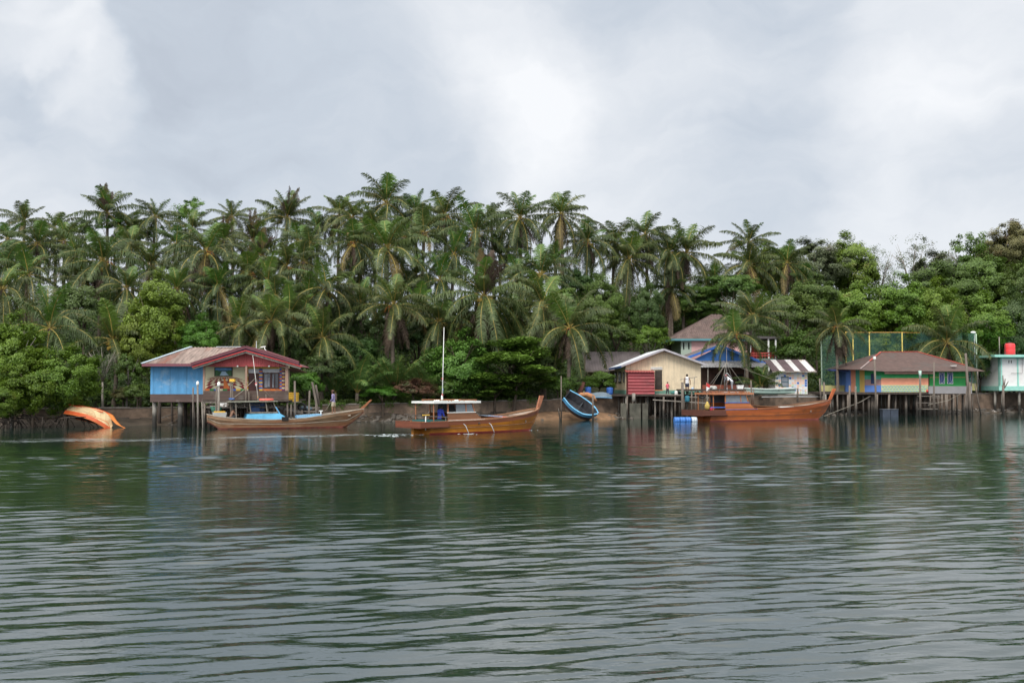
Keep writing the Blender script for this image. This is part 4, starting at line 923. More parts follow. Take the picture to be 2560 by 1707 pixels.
    for j in range(6):
        for i in range(-16, 16):
            def P(ii, y): return min(612, max(513, VX + (ii * 15.5) * (y - VY) / 32)), y
            pts = [P(i, ys[j]), P(i + 1, ys[j]), P(i + 1, ys[j + 1]), P(i, ys[j + 1])]
            if abs(pts[2][0] - pts[3][0]) < .6: continue
            c = 2 if i in (0,) else 1 if (i + j) % 2 == 0 else 0
            if c == 0: continue
            w = [W(x, y, Ym) for x, y in (pts[3], pts[2], pts[1], pts[0])]
            mu.add(w, [(0, 1, 2, 3)], c)
    for k in range(9): mu.pbox(513 + k * 11, 971.8, 523.6 + k * 11, 976.8, Ym - .004, .02, (2, 3, 4, 0, 3, 1, 4, 5, 3)[k])
    mu.build('mural', cols, h)
    p = MB().pbox(536, 918, 581, 940.5, 71.95, .04); fr = p.build('painting_frame', M_DARKW, h)
    p = MB().pbox(538, 919.5, 579, 939, 71.94, .008, 0); p.pbox(538.3, 919.6, 578.8, 925, 71.934, .004, 1)
    p.add([W(x, y, 71.933) for x, y in ((549, 938.5), (572, 938.5), (563, 928), (555, 928))], [(0, 1, 2, 3)], 2); p.pbox(546, 925.2, 570, 928.3, 71.932, .003, 3)
    p.build('painting', [mat('painted_leaf', (.03, .09, .03), .6, .5, 6), mat('painted_sky', (.10, .25, .5), .6, .3, 5), mat('painted_water', (.33, .45, .55), .6, .2, 5), mat('painted_hill', (.04, .10, .16), .6, .3, 5)], fr)
    # door, window, striped pillars
    d = MB().pbox(621, 932.5, 647, 977, 71.97, .06).build('door', mat('door_maroon', (.055, .016, .013), .5, .3), h)
    MB().pbox(643, 955, 645, 957, 71.93, .04).build('handle', M_METAL, d)
    MB().pbox(617.5, 917.5, 698, 921.3, 71.95, .08).build('lintel', M_YELLOW, h)
    MB().pbox(620, 922, 647.3, 932, 71.96, .05).build('transom', mat('transom_white', (.55, .56, .58), .5, .1), h)
    MB().pbox(656, 922, 698, 931, 71.96, .05).build('transom', bpy.data.materials['transom_white'], h)
    w = MB()
    for x0, x1 in ((656, 659), (675.5, 679.5), (695, 698)): w.pbox(x0, 931.5, x1, 972, 71.94, .08)
    w.pbox(659.1, 931.5, 694.9, 934, 71.945, .07); w.pbox(659.1, 969.5, 694.9, 972, 71.945, .07); w.pbox(686, 934.2, 687.2, 969.3, 71.947, .05)
    w = w.build('window', bpy.data.materials['door_maroon'], h)
    MB().pbox(659, 934, 695, 970, 71.99, .02).build('pane', M_GLASS, w)
    c = MB(); c.pbox(662, 936, 668, 968, 71.985, .004); c.pbox(669, 944, 674, 966, 71.984, .004); c.pbox(681, 936, 684, 968, 71.984, .004); c.build('curtain', mat('curtain', (.25, .25, .27), .9, .2), w)
    MB().pbox(648, 972.2, 699, 976.6, 71.93, .1).build('sill', M_ORANGE, h)
    B5 = [M_BLUEP, M_ORANGE, M_YELLOW, mat('pillar_purple', (.16, .03, .10), .6, .1), mat('pillar_cream', (.62, .55, .36), .6, .05), mat('pillar_teal', (.25, .42, .48), .6, .05)]
    for x0, x1, seq in ((613, 620, (2, 1, 2, 4)), (647.8, 655.8, (0, 1, 0, 2)), (699, 704.5, (0, 1, 0, 1)), (704.7, 711.3, (2, 3, 4, 3))):
        c = MB(); n = 12
        for k in range(n): c.pbox(x0, 921.5 + 4.6 * k, x1, 926 + 4.6 * k, 71.9 - .003 * (k % 2), .14, seq[k % 4])
        c.build('pillar', B5, h)
    for px in (594, 673):
        l = MB(); l.ball(W(px, 915.5, 70.6), .07); l.build('bulb', M_WHITE, h)
    # side lean-to eave
    e = MB(); a, b = W(722, 921.5, 71.2), W(752, 931.5, 77.5); e.beam(a, b, .9, .06); e.build('side_eave', M_MAROON, h)
    # piles
    for px, Y, w, m in ((387, 72.5, 11, M_CONC), (451, 72.5, 13, M_CONC), (399, 76, 9, M_DARKW), (464, 76, 9, M_DARKW), (430, 76.4, 6, M_DARKW), (486, 72.8, 5, M_PILE), (478, 74.6, 6, M_PILE)):
        q = MB(); post(q, px, 1004.2, 1080, Y, w, zb=-.8); q.build('pile', m, h)
    for k in range(13):
        q = MB(); post(q, 512 + 17 * k + random.uniform(-3, 3), 1003, 1075, 70.7 + (k % 3) * 1.6, random.uniform(4, 6.5), zb=-.8); q.build('pile', M_PILE, h)
    q = MB(); q.pbox(398, 1003.8, 720, 1007, 72.4, .14); q.pbox(505, 1012, 690, 1014, 71.3, .1); q.build('cross_beam', M_DARKW, h)
blue_house()

# ------------------------------------------------------------------ cream gable house and its red shed
def cream_house():
    h = thing('shore_house', 'cream gabled house with a red corrugated shed in front, standing on piles', 'house', tuple(W(1658, 1040, 92)))
    CRM = plank_mat('cream_wall_paint', (.68, .57, .40), 1.0, 0, var=.03, gap=.84, grain=(2, 2, .4), rough=.7, dirt=(.50, .40, .28), dirt_amt=.22)
    a, b, t = W(1564, 984, 92), W(1752, 984, 92), W(1657, 876, 92); el, er = W(1564, 911, 92), W(1752, 908, 92)
    pts = [a, b, er, t, el]; MB().slab(pts, (0, 10, 0)).build('wall', CRM, h)
    MB().pbox(1563.6, 975, 1752.4, 985.5, 91.96, 10.05).build('green_plinth', mat('plinth_green', (.13, .26, .20), .7, .12), h)
    rf = MB(); yb = 102.8; yf = 91.2; R0 = Vector((t.x, yf, t.z + .14))
    for ex, ey, s in ((1553, 914.5, 0), (1766, 911, 1)):
        e = W(ex, ey, yf); eb = Vector((e.x, yb, e.z)); rb = Vector((R0.x, yb, R0.z))
        if s == 0: rf.sheet(eb, e, R0, rb, .25, .02)
        else: rf.sheet(e, eb, rb, R0, .25, .02)
    rf.build('roof', mat('zinc_roof', (.50, .52, .55), .45, .12, 1.2, dirt=(.34, .33, .33), dirt_amt=.3), h)
    f = MB(); e0, e1 = W(1553, 915.5, 91.15), W(1766, 912, 91.15); r1 = Vector((R0.x, 91.15, R0.z - .08))
    f.beam(e0, r1, .04, .17); f.beam(r1 + Vector((.005, .003, 0)), e1 + Vector((0, .003, 0)), .04, .17); f.build('barge_board', mat('grey_barge', (.33, .31, .33), .6, .15), h)
    x = W(1553, 916, 91.15).x; z = e0.z; MB().box(x - .04, x, 91.25, 102.7, z - .14, z + .04).build('gutter', mat('blue_gutter', (.06, .13, .36), .5, .1), h)
    xs = a.x - .03
    for y0, y1, z0, z1 in ((95.4, 97.6, 956, 929), (99.4, 101.2, 956, 929), (92.8, 93.4, 956, 930)):
        zb, zt = WZ(z0, (y0 + y1) / 2), WZ(z1, (y0 + y1) / 2)
        w = MB().box(xs - .05, xs, y0, y1, zb, zt).build('window', M_DARKW, h); MB().box(xs - .065, xs - .052, y0 + .1, y1 - .1, zb + .1, zt - .1).build('pane', mat('grey_pane', (.22, .24, .27), .2, .1), w)
    # doorway and vent
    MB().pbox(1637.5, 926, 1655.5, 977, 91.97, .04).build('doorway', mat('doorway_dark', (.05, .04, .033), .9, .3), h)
    v = MB()
    for k in range(3): v.pbox(1627, 917.3 + k * 2.4, 1656, 918.6 + k * 2.4, 91.9, .08)
    v.build('vent_slat', M_WHITE, h)
    s = MB(); A, B = W(1570.5, 990.5, 90.4), W(1636.5, 990.5, 90.4); C, D = W(1636.5, 928, 90.4), W(1570.5, 928, 90.4)
    s.sheet(D, A, B, C, .28, .03); s.box(A.x, A.x + .04, 90.45, 91.95, A.z, D.z); s.box(B.x - .04, B.x, 90.45, 91.95, A.z, D.z); s.build('shed_wall', mat('red_sheet', (.27, .046, .053), .5, .2, 1.5, dirt=(.15, .035, .037), dirt_amt=.5, stretch=(1, 1, 4)), h)
    s = MB(); e0, e1 = W(1566, 929.5, 90.2), W(1640, 930.5, 90.2); b0, b1 = Vector((e0.x, 91.95, e0.z + .2)), Vector((e1.x, 91.95, e1.z + .2))
    s.sheet(e0, e1, b1, b0, .25, .03); s.build('shed_roof', mat('red_shed_roof', (.42, .10, .08), .5, .2, dirt=(.3, .16, .12), dirt_amt=.3), h)
    MB().pbox(1636.8, 974.6, 1658, 976.4, 90.5, .6).build('sill_board', M_ORANGE, h)
    d = MB(); d.pbox(1530, 985.6, 1756, 990, 90.3, 9); d.build('deck', M_DARKW, h)
    rr = random.Random(5)
    for k in range(22):
        q = MB(); post(q, 1537 + k * 5.6 + rr.uniform(-2, 2), 990, 1050, 90.5 + rr.uniform(0, 2.5), rr.uniform(3, 6), zb=-.8); q.build('pile', M_PILE if k % 5 else M_CONC, h)
    for x0, x1 in ((1552, 1567), (1574, 1602), (1606, 1620)):
        MB().pbox(x0, 1008, x1, 1049, 90.1, .5).build('concrete_block', mat('mossy_concrete', (.10, .095, .075), .9, .35, 2, dirt=(.05, .045, .035), dirt_amt=.5), h)
cream_house()

def grey_roof_house():
    h = thing('bungalow', 'low bungalow with a plain grey brown roof behind the cream house', 'house', tuple(W(1520, 985, 104)))
    A, B = W(1462, 926, 103), W(1606, 926, 103); C, D = W(1600, 879, 107), W(1455, 879, 107)
    q = MB(); q.sheet(A, B, C, D, .3, .012); q.slab([D, C, Vector((C.x, 111, A.z)), Vector((D.x, 111, A.z))], (0, 0, -.03)); q.build('roof', mat('slate_sheet', (.125, .105, .105), .75, .18, 1.2, dirt=(.08, .07, .06), dirt_amt=.3), h)
    MB().pbox(1470, 927, 1600, 985, 104.5, 5.5).build('wall', mat('ochre_wall', (.36, .31, .18), .8, .12), h)
    MB().pbox(1462, 926.3, 1606, 929.5, 102.95, .06).build('eave_board', M_GREYW, h)
    for px in (1523, 1508):
        q = MB(); post(q, px, 929, 985, 103.2, 3); q.build('porch_post', M_WHITE, h)
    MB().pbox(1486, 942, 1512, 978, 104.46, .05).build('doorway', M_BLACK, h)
grey_roof_house()

def tile_roof(q, A, B, C, D): q.sheet(A, B, C, D, .34, .035)
def pink_house():
    h = thing('villa', 'two storey pink and pale green house with a brown tiled roof on the slope', 'house', tuple(W(1800, 985, 112)))
    x0, x1, xg = WX(1703, 112), WX(1868, 112), WX(1729, 112); zt, zb = WZ(845, 112), WZ(985, 112)
    MB().box(x0, xg, 112, 121, zb, zt).build('green_wall', mat('pale_green_wall', (.42, .50, .42), .7, .06), h)
    MB().box(xg + .003, x1, 112.02, 121, zb, zt - .003).build('pink_wall', mat('pink_wall_paint', (.72, .42, .40), .7, .06), h)
    for px in (1709, 1722): MB().pbox(px - 1.5, 856, px + 1.8, 873, 111.96, .05).build('window', M_BLACK, h)
    A, B = W(1677, 847, 111.3), W(1894, 847, 111.3); rl, rr_ = W(1779, 786, 116.5), W(1800, 786, 116.5)
    q = MB(); ef, er = Vector((rl.x, A.y, A.z)), Vector((rr_.x, A.y, A.z)); Ab, Bb = Vector((A.x, 122.4, A.z)), Vector((B.x, 122.4, B.z))
    q.sheet(A, ef, rl, A, .34, .04); q.sheet(ef, er, rr_, rl, .34, .04); q.sheet(er, B, B, rr_, .34, .04); q.sheet(Ab, A, rl, rl, .34, .04); q.sheet(B, Bb, rr_, rr_, .34, .04); q.sheet(Bb, Ab, rl, rr_, .34, .04)
    q.build('roof', mat('brown_tiles', (.135, .095, .085), .75, .3, 2.5, dirt=(.07, .055, .05), dirt_amt=.35), h)
    e = MB(); e.pbox(1677, 846.5, 1894, 851.5, 111.24, .06); e.box(A.x, A.x + .06, 111.31, 122.3, A.z - .22, A.z); e.build('eave_board', mat('teal_board', (.09, .24, .27), .6, .12), h)
    MB().pbox(1868, 840.5, 1962, 846.5, 110.5, 5).build('balcony_roof', mat('dark_slab', (.09, .08, .08), .8, .2), h)
    MB().pbox(1866, 896, 1944, 903, 110.6, 4.5).build('balcony_floor', mat('green_slab', (.13, .20, .16), .7, .15), h)
    for px in (1922, 1940, 1876):
        MB().pbox(px - 2.4, 846.7, px + 2.4, 960, 110.7, .22).build('column', M_WHITE, h)
    q = MB(); q.pbox(1868, 881, 1942, 884, 110.65, .08); q.pbox(1868, 887.5, 1942, 890, 110.65, .08)
    for k in range(11): q.pbox(1870 + 7 * k, 884.2, 1871.4 + 7 * k, 896, 110.66, .06)
    q.build('railing', mat('red_rail', (.33, .05, .04), .6, .15), h)
    MB().pbox(1872, 858, 1898, 896, 113, .1).build('red_curtain', mat('red_cloth', (.30, .03, .03), .9, .2), h)
pink_house()

def blue_gable_house():
    h = thing('veranda_house', 'low house with a blue gable and dark open veranda behind the leaning palms', 'house', tuple(W(1818, 985, 104)))
    q = MB(); yf = 102.6; r = W(1800, 861, yf)
    for ex, ey, s in ((1716, 893, 0), (1914, 907, 1)):
        e = W(ex, ey, yf); eb, rb = Vector((e.x, 111, e.z)), Vector((r.x, 111, r.z))
        if s == 0: q.sheet(eb, e, r, rb, .3, .03)
        else: q.sheet(e, eb, rb, r, .3, .03)
    q.build('roof', bpy.data.materials['slate_sheet'], h)
    f = MB(); f.beam(W(1716, 895.5, 102.5), W(1800, 864, 102.5), .05, .24); f.beam(W(1800.2, 864, 102.504), W(1914, 909, 102.504), .05, .24); f.build('barge_board', M_BLUEP, h)
    MB().slab([W(1728, 902, 103), W(1906, 906, 103), W(1800, 866, 103)], (0, .15, 0)).build('gable', mat('blue_gable_paint', (.03, .115, .33), .6, .12), h)
    A, B = W(1750, 918, 101.2), W(1920, 918, 101.2); C, D = Vector((B.x, 103, WZ(902, 103))), Vector((A.x, 103, WZ(902, 103)))
    q = MB(); q.sheet(A, B, C, D, .3, .02); q.build('veranda_roof', mat('grey_sheet', (.24, .235, .235), .6, .15, 1.5, dirt=(.13, .11, .1), dirt_amt=.35), h)
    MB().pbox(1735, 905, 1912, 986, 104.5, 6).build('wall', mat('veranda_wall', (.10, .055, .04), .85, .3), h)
    MB().pbox(1756, 962, 1880, 985, 101.6, .1).build('parapet', mat('rust_red_wall', (.26, .075, .045), .75, .2), h)
    for px in (1770, 1812, 1862, 1905):
        q = MB(); post(q, px, 917, 986, 101.5, 3.4); q.build('veranda_post', M_GREYW, h)
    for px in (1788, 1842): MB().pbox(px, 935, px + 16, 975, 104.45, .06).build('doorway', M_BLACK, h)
blue_gable_house()

def tile_shed():
    h = thing('shed', 'small shed painted with white and blue squares under a striped brown and white roof', 'shed', tuple(W(1980, 985, 101)))
    WT = mat('shed_white', (.66, .64, .62), .7, .06)
    MB().pbox(1938, 926, 2019, 985, 101, 2.8).build('wall', WT, h)
    mu = MB(); rr = random.Random(8); cols = [M_BLUEP, mat('square_peach', (.72, .47, .36), .7, .08), mat('square_sky', (.50, .58, .68), .7, .06), mat('square_cream', (.66, .60, .42), .7, .06), mat('square_green', (.50, .60, .40), .7, .06)]
    for i in range(12):
        for j in range(9):
            x, y = 1939.5 + i * 6.55, 930.5 + j * 6
            if 1953 < x + 3 < 1973 and 940 < y + 3 < 968: continue
            u = rr.random(); c = 0 if u < .13 else 1 if u < .4 else 2 if u < .58 else 3 if u < .72 else 4 if u < .82 else None
            if c is not None: mu.pbox(x + .4, y + .4, x + 5.9, y + 5.4, 100.985, .02, c)
    mu.build('painted_squares', cols, h)
    w = MB()
    for x0, y0, x1, y1 in ((1953, 941, 1955, 967), (1970, 941, 1972, 967), (1955.1, 941, 1969.9, 943), (1955.1, 953.5, 1969.9, 955), (1955.1, 965, 1969.9, 967)): w.pbox(x0, y0, x1, y1, 100.95, .07)
    w = w.build('window', mat('teal_frame', (.04, .09, .11), .6, .15), h); MB().pbox(1955, 943, 1970, 965, 100.98, .02).build('pane', bpy.data.materials['grey_pane'], w)
    A, B = W(1931, 927.5, 100.3), W(2042, 927.5, 100.3); C, D = Vector((B.x, 104, WZ(899, 104))), Vector((A.x, 104, WZ(899, 104)))
    ms = [mat('brown_sheet', (.105, .07, .075), .6, .18, 1.5), mat('white_sheet', (.60, .58, .57), .5, .1, 2, dirt=(.32, .22, .17), dirt_amt=.3)]
    q = MB(); cuts = [0, .17, .30, .50, .64, .82, .97, 1]
    for k in range(7): q.sheet(A.lerp(B, cuts[k]), A.lerp(B, cuts[k + 1] - .001), D.lerp(C, cuts[k + 1] - .001), D.lerp(C, cuts[k]), .22, .02, k % 2)
    q.build('roof', ms, h); MB().pbox(1931, 927.8, 2042, 931, 100.25, .06).build('eave_board', M_GREYW, h)
    q = MB(); q.slab([D, C, Vector((C.x, 104.3, C.z - .5)), Vector((D.x, 104.3, D.z - .5))], (0, 0, -.03)); q.build('rear_roof', ms[0], h)
    r = MB()
    for k in range(8): r.pbox(1986 + 4.2 * k, 969, 1987.2 + 4.2 * k, 985, 99.7, .05)
    r.pbox(1985, 970.2, 2017, 971.8, 99.66, .04); r.build('railing', M_WHITE, h)
tile_shed()

def net_court():
    h = thing('net_enclosure', 'sports court fenced by tall green netting on yellow posts behind the striped house', 'fence', tuple(W(2200, 985, 114)))
    m, nt, b, out = newmat('green_netting'); b.inputs['Base Color'].default_value = (.14, .33, .27, 1); b.inputs['Roughness'].default_value = .8
    tr = N(nt, 'ShaderNodeBsdfTransparent'); mx = N(nt, 'ShaderNodeMixShader')
    n1 = noise(nt, .7, 4, stretch=(1.5, 1.5, .4)); f = ramp(nt, n1.outputs[0], [(.3, (.10,) * 3), (.7, (.24,) * 3)])
    nt.links.new(f.outputs[0], mx.inputs[0]); nt.links.new(tr.outputs[0], mx.inputs[1]); nt.links.new(b.outputs[0], mx.inputs[2]); nt.links.new(mx.outputs[0], out.inputs[0])
    xl, xr = WX(2053, 106), WX(2440, 111.5); yb = 115
    z0, zl, zr = WZ(965, 110), WZ(842, 106), WZ(834, 111.5)
    LP, RP = Vector((xl, 106, 0)), Vector((xr, 111.5, 0)); bl, br = Vector((WX(2114, yb), yb, 0)), Vector((xr + 1, yb + 2, 0))
    for a, b_, za, zb_, seg in ((LP, bl, zl, WZ(831, yb), 4), (bl, br, WZ(831, yb), WZ(831, yb + 2), 6), (br, RP, WZ(831, yb + 2), zr, 3), (LP.lerp(RP, .0), LP.lerp(RP, .16), zl, zl, 2), (LP.lerp(RP, .95), RP, zr, zr, 1)):
        q = MB()
        for k in range(seg):
            p, r = a.lerp(b_, k / seg), a.lerp(b_, (k + 1) / seg); zp, zz_ = za + (zb_ - za) * k / seg, za + (zb_ - za) * (k + 1) / seg
            q.quad((p.x, p.y, z0), (r.x, r.y, z0), (r.x, r.y, zz_), (p.x, p.y, zp))
        q.build('net_panel', m, h)
    YP = mat('yellow_post_paint', (.50, .40, .10), .6, .15)
    for px, Y, y0 in ((2053, 106, 842), (2114, 109, 830), (2132, 115, 831), (2173, 115, 831), (2255, 115, 831), (2094, 111, 868), (2440, 111.5, 834)):
        q = MB(); p = W(px, y0, Y); q.tube([(p.x, Y, z0 - 2.5), p], .07, 6); q.build('net_post', YP if px not in (2053, 2440) else mat('pale_green_post', (.34, .44, .33), .6, .1), h)
    q = MB(); q.tube([W(2114, 830, 109), W(2132, 831, 115), W(2255, 831, 115), W(2300, 832, 115)], .05, 6); q.build('top_rail', mat('orange_rail', (.48, .27, .07), .6, .15), h)
    YW_ = (mat('yellow_low_wall', (.50, .46, .20), .75, .2, 1.5, dirt=(.25, .22, .1), dirt_amt=.35))
    MB().pbox(2053, 963, 2118, 978, 105.8, .2).build('low_wall', YW_, h); MB().pbox(2428, 958, 2444, 976, 111.2, .2).build('low_wall', YW_, h)
net_court()

def striped_house():
    h = thing('stilt_house', 'brightly striped green, salmon and blue stilt house with a red edged brown roof', 'house', tuple(W(2270, 1040, 100)))
    GR, SA, TE, BL = mat('wall_green', (.04, .36, .11), .65, .08), mat('wall_salmon', (.80, .33, .20), .65, .06, dirt=(.5, .21, .15), dirt_amt=.15), mat('wall_teal', (.10, .40, .29), .65, .06), mat('wall_blue', (.12, .23, .56), .65, .08)
    YE = mat('wall_mustard', (.66, .44, .12), .65, .06)
    Yf = 100.0; yb = 109
    A = W(2115, 978, 104.5); Bp = W(2162, 978, 101.3); Cc = W(2203, 978, 100); zt = WZ(924, 100) + .12; zb = A.z - .1
    # left flank of coloured uprights
    def panel(p, q_, z0, z1, nm, m, t=.15):
        d = (q_ - p); n = Vector((-d.y, d.x, 0)).normalized() * t
        MB().slab([Vector((p.x, p.y, z0)), Vector((q_.x, q_.y, z0)), Vector((q_.x, q_.y, z1)), Vector((p.x, p.y, z1))], n).build(nm, m, h)
    cuts = [0, .27, .53, .74, 1]
    for k, m in enumerate((BL, SA, TE, YE)): panel(A.lerp(Bp, cuts[k]), A.lerp(Bp, cuts[k + 1]), zb, zt, 'wall_stripe', m)
    zs = [zb, WZ(963, 100), WZ(948, 100), WZ(938, 100), zt]
    for k, m in enumerate((BL, mat('wall_dusk', (.36, .22, .20), .65, .08), TE, GR)): panel(Bp, Cc, zs[k], zs[k + 1], 'wall_band', m)
    w = MB(); p, q_ = Bp.lerp(Cc, .38) - Vector((0, .06, 0)), Bp.lerp(Cc, .64) - Vector((0, .06, 0)); w.slab([Vector((p.x, p.y, WZ(959, 100))), Vector((q_.x, q_.y, WZ(959, 100))), Vector((q_.x, q_.y, WZ(934, 100))), Vector((p.x, p.y, WZ(934, 100)))], (0, .05, 0)); w.build('window', mat('dark_blue_pane', (.03, .05, .12), .3, .2), h)
    for y0, y1, m in ((924, 945, GR), (945, 962, SA)): MB().pbox(2203, y0, 2321, y1, Yf, .2).build('wall_band', m, h)
    MB().pbox(2203, 962, 2321, 980, Yf, .2).build('wall_band', mat('cube_ground', (.52, .54, .30), .65, .06), h)
    mu = MB()
    for i in range(15):
        for j in range(3):
            x = 2204 + i * 7.8 + (j % 2) * 3.9; y = 963 + j * 5.4
            if x + 7 > 2320: continue
            for c, pts in ((0, ((x, y + 1.6), (x + 3.6, y + 3.2), (x + 3.6, y + 5.2), (x, y + 3.6))), (1, ((x + 3.7, y + 3.2), (x + 7.2, y + 1.6), (x + 7.2, y + 3.6), (x + 3.7, y + 5.2)))):
                mu.add([W(a, b, Yf - .006) for a, b in reversed(pts)], [(0, 1, 2, 3)], c)
    mu.build('cube_pattern', [mat('cube_blue', (.10, .27, .50), .65, .06), mat('cube_green', (.13, .40, .25), .65, .06)], h)
    MB().pbox(2321.2, 924, 2414, 966, Yf + .35, .2).build('green_room_wall', mat('wall_leaf_green', (.035, .31, .07), .65, .08), h)
    MB().pbox(2321.2, 924, 2324, 966, Yf + .05, .3).build('wall_edge', mat('edge_dark', (.06, .05, .03), .8, .2), h)
    MB().pbox(2325, 942.5, 2413, 943.6, Yf + .33, .02).build('ochre_line', YE, h)
    MB().pbox(2321.5, 965, 2430, 983.5, Yf - .15, .15).build('grey_skirt', mat('grey_render', (.27, .26, .265), .8, .08), h)
    for x0, x1 in ((2347.5, 2362), (2368, 2383)):
        w = MB(); w.pbox(x0, 930, x1, 959.5, Yf + .3, .05); w = w.build('window', M_WHITE, h)
        MB().pbox(x0 + 1.4, 931.5, x1 - 1.2, 958, Yf + .285, .014).build('pane', mat('blue_pane', (.02, .06, .24), .3, .2), w)
        g = MB(); cx = (x0 + x1) / 2; pts = [W(cx + 5.6 * math.cos(a) , 945 + 13 * math.sin(a), Yf + .27) for a in np.linspace(0, 6.283, 17)]; g.tube(pts, .018, 4); g.tube([W(cx, 931.5, Yf + .272), W(cx, 958, Yf + .272)], .016, 4); g.build('grille', M_WHITE, w)
    q = MB(); bx = Vector((A.x, 0, 0)); q.box(A.x + .3, WX(2414, Yf), 105, yb, zb, zt - .05); q.build('rear_wall', BL, h)
    # roof
    el, fl, fr = W(2089, 922, 104.2), W(2150, 923.5, 99.2), W(2462, 927, 98.8); fm = W(2214, 928, 98.9)
    rl, rr_ = W(2202, 880.5, 104), W(2294, 880, 104); bk = Vector((fr.x - .5, yb + .6, fr.z)); bl = Vector((el.x + .3, yb + .6, el.z))
    q = MB(); q.slab([fl, fm, rl], (0, 0, -.05)); q.slab([fm, fr, rr_, rl], (0, 0, -.05)); q.slab([el, fl, rl], (0, 0, -.05)); q.slab([fr, bk, rr_], (0, 0, -.05)); q.slab([bk, bl, rl, rr_], (0, 0, -.05)); q.slab([bl, el, rl], (0, 0, -.05))
    roof = q.build('roof', mat('brown_shingle', (.088, .056, .049), .85, .2, 2.2, dirt=(.075, .065, .06), dirt_amt=.35, dirt_scale=.5, bump=.3), h)
    q = MB(); up = Vector((0, 0, .05))
    for a, b in ((rl, rr_), (rr_, fr.lerp(rr_, .25)), (rl, fl.lerp(rl, .45))): q.beam(a + up, b + up, .16, .07)
    q.build('ridge_cap', mat('red_ridge', (.36, .07, .05), .6, .2, 2), roof)
    q = MB(); q.beam(fl.lerp(rl, .02) + up * .8, fl.lerp(rl, .44) + up * .8, .14, .06); q.build('hip_cap', mat('pale_hip', (.28, .22, .21), .7, .15), roof)
    MB().pbox(2288, 0, 2288.1, .1, 500, .01) if 0 else None
    s = W(2382, 915, 99.6); MB().box(s.x - .25, s.x + .25, s.y - .3, s.y + .1, s.z + .02, s.z + .07).build('skylight', M_WHITE, roof)
    MB().pbox(2212, 929.5, 2334, 934.5, 99.3, .12).build('awning_board', mat('awning_salmon', (.50, .27, .22), .7, .15), h)
    q = MB(); q.beam(W(2072, 925, 104.4), W(2120, 927, 104.4), .9, .14); q.build('side_canopy', mat('canopy_blue', (.03, .05, .16), .6, .2), h)
    for px in (2429, 2444):
        q = MB(); post(q, px, 928, 984, 100.4, 3); q.build('porch_post', M_GREYW, h)
    d = MB(); d.pbox(2050, 980, 2322, 985.5, 98.6, 11); d.pbox(2322.2, 983.7, 2436, 987, 99.4, 10); d.build('deck', M_DARKW, h)
    rr = random.Random(15)
    for k in range(44):
        q = MB(); post(q, 2056 + k * 8.7 + rr.uniform(-3.5, 3.5), 985.3, 1050, 98.7 + rr.choice((0, 0, .8, 2.5, 4.5)), rr.uniform(3, 7.2), zb=-.9, dx=rr.uniform(-2, 2)); q.build('pile', M_PILE if rr.random() < .8 else M_CONC, h)
    q = MB(); q.pbox(2294, 989, 2350, 991, 98.5, .1); q.pbox(2330, 993, 2354, 994.5, 98.4, .1); q.pbox(2296, 1021, 2344, 1023.2, 98.3, .1); q.pbox(2290, 1006, 2340, 1007.5, 98.35, .1); q.build('cross_beam', M_GREYW, h)
striped_house()

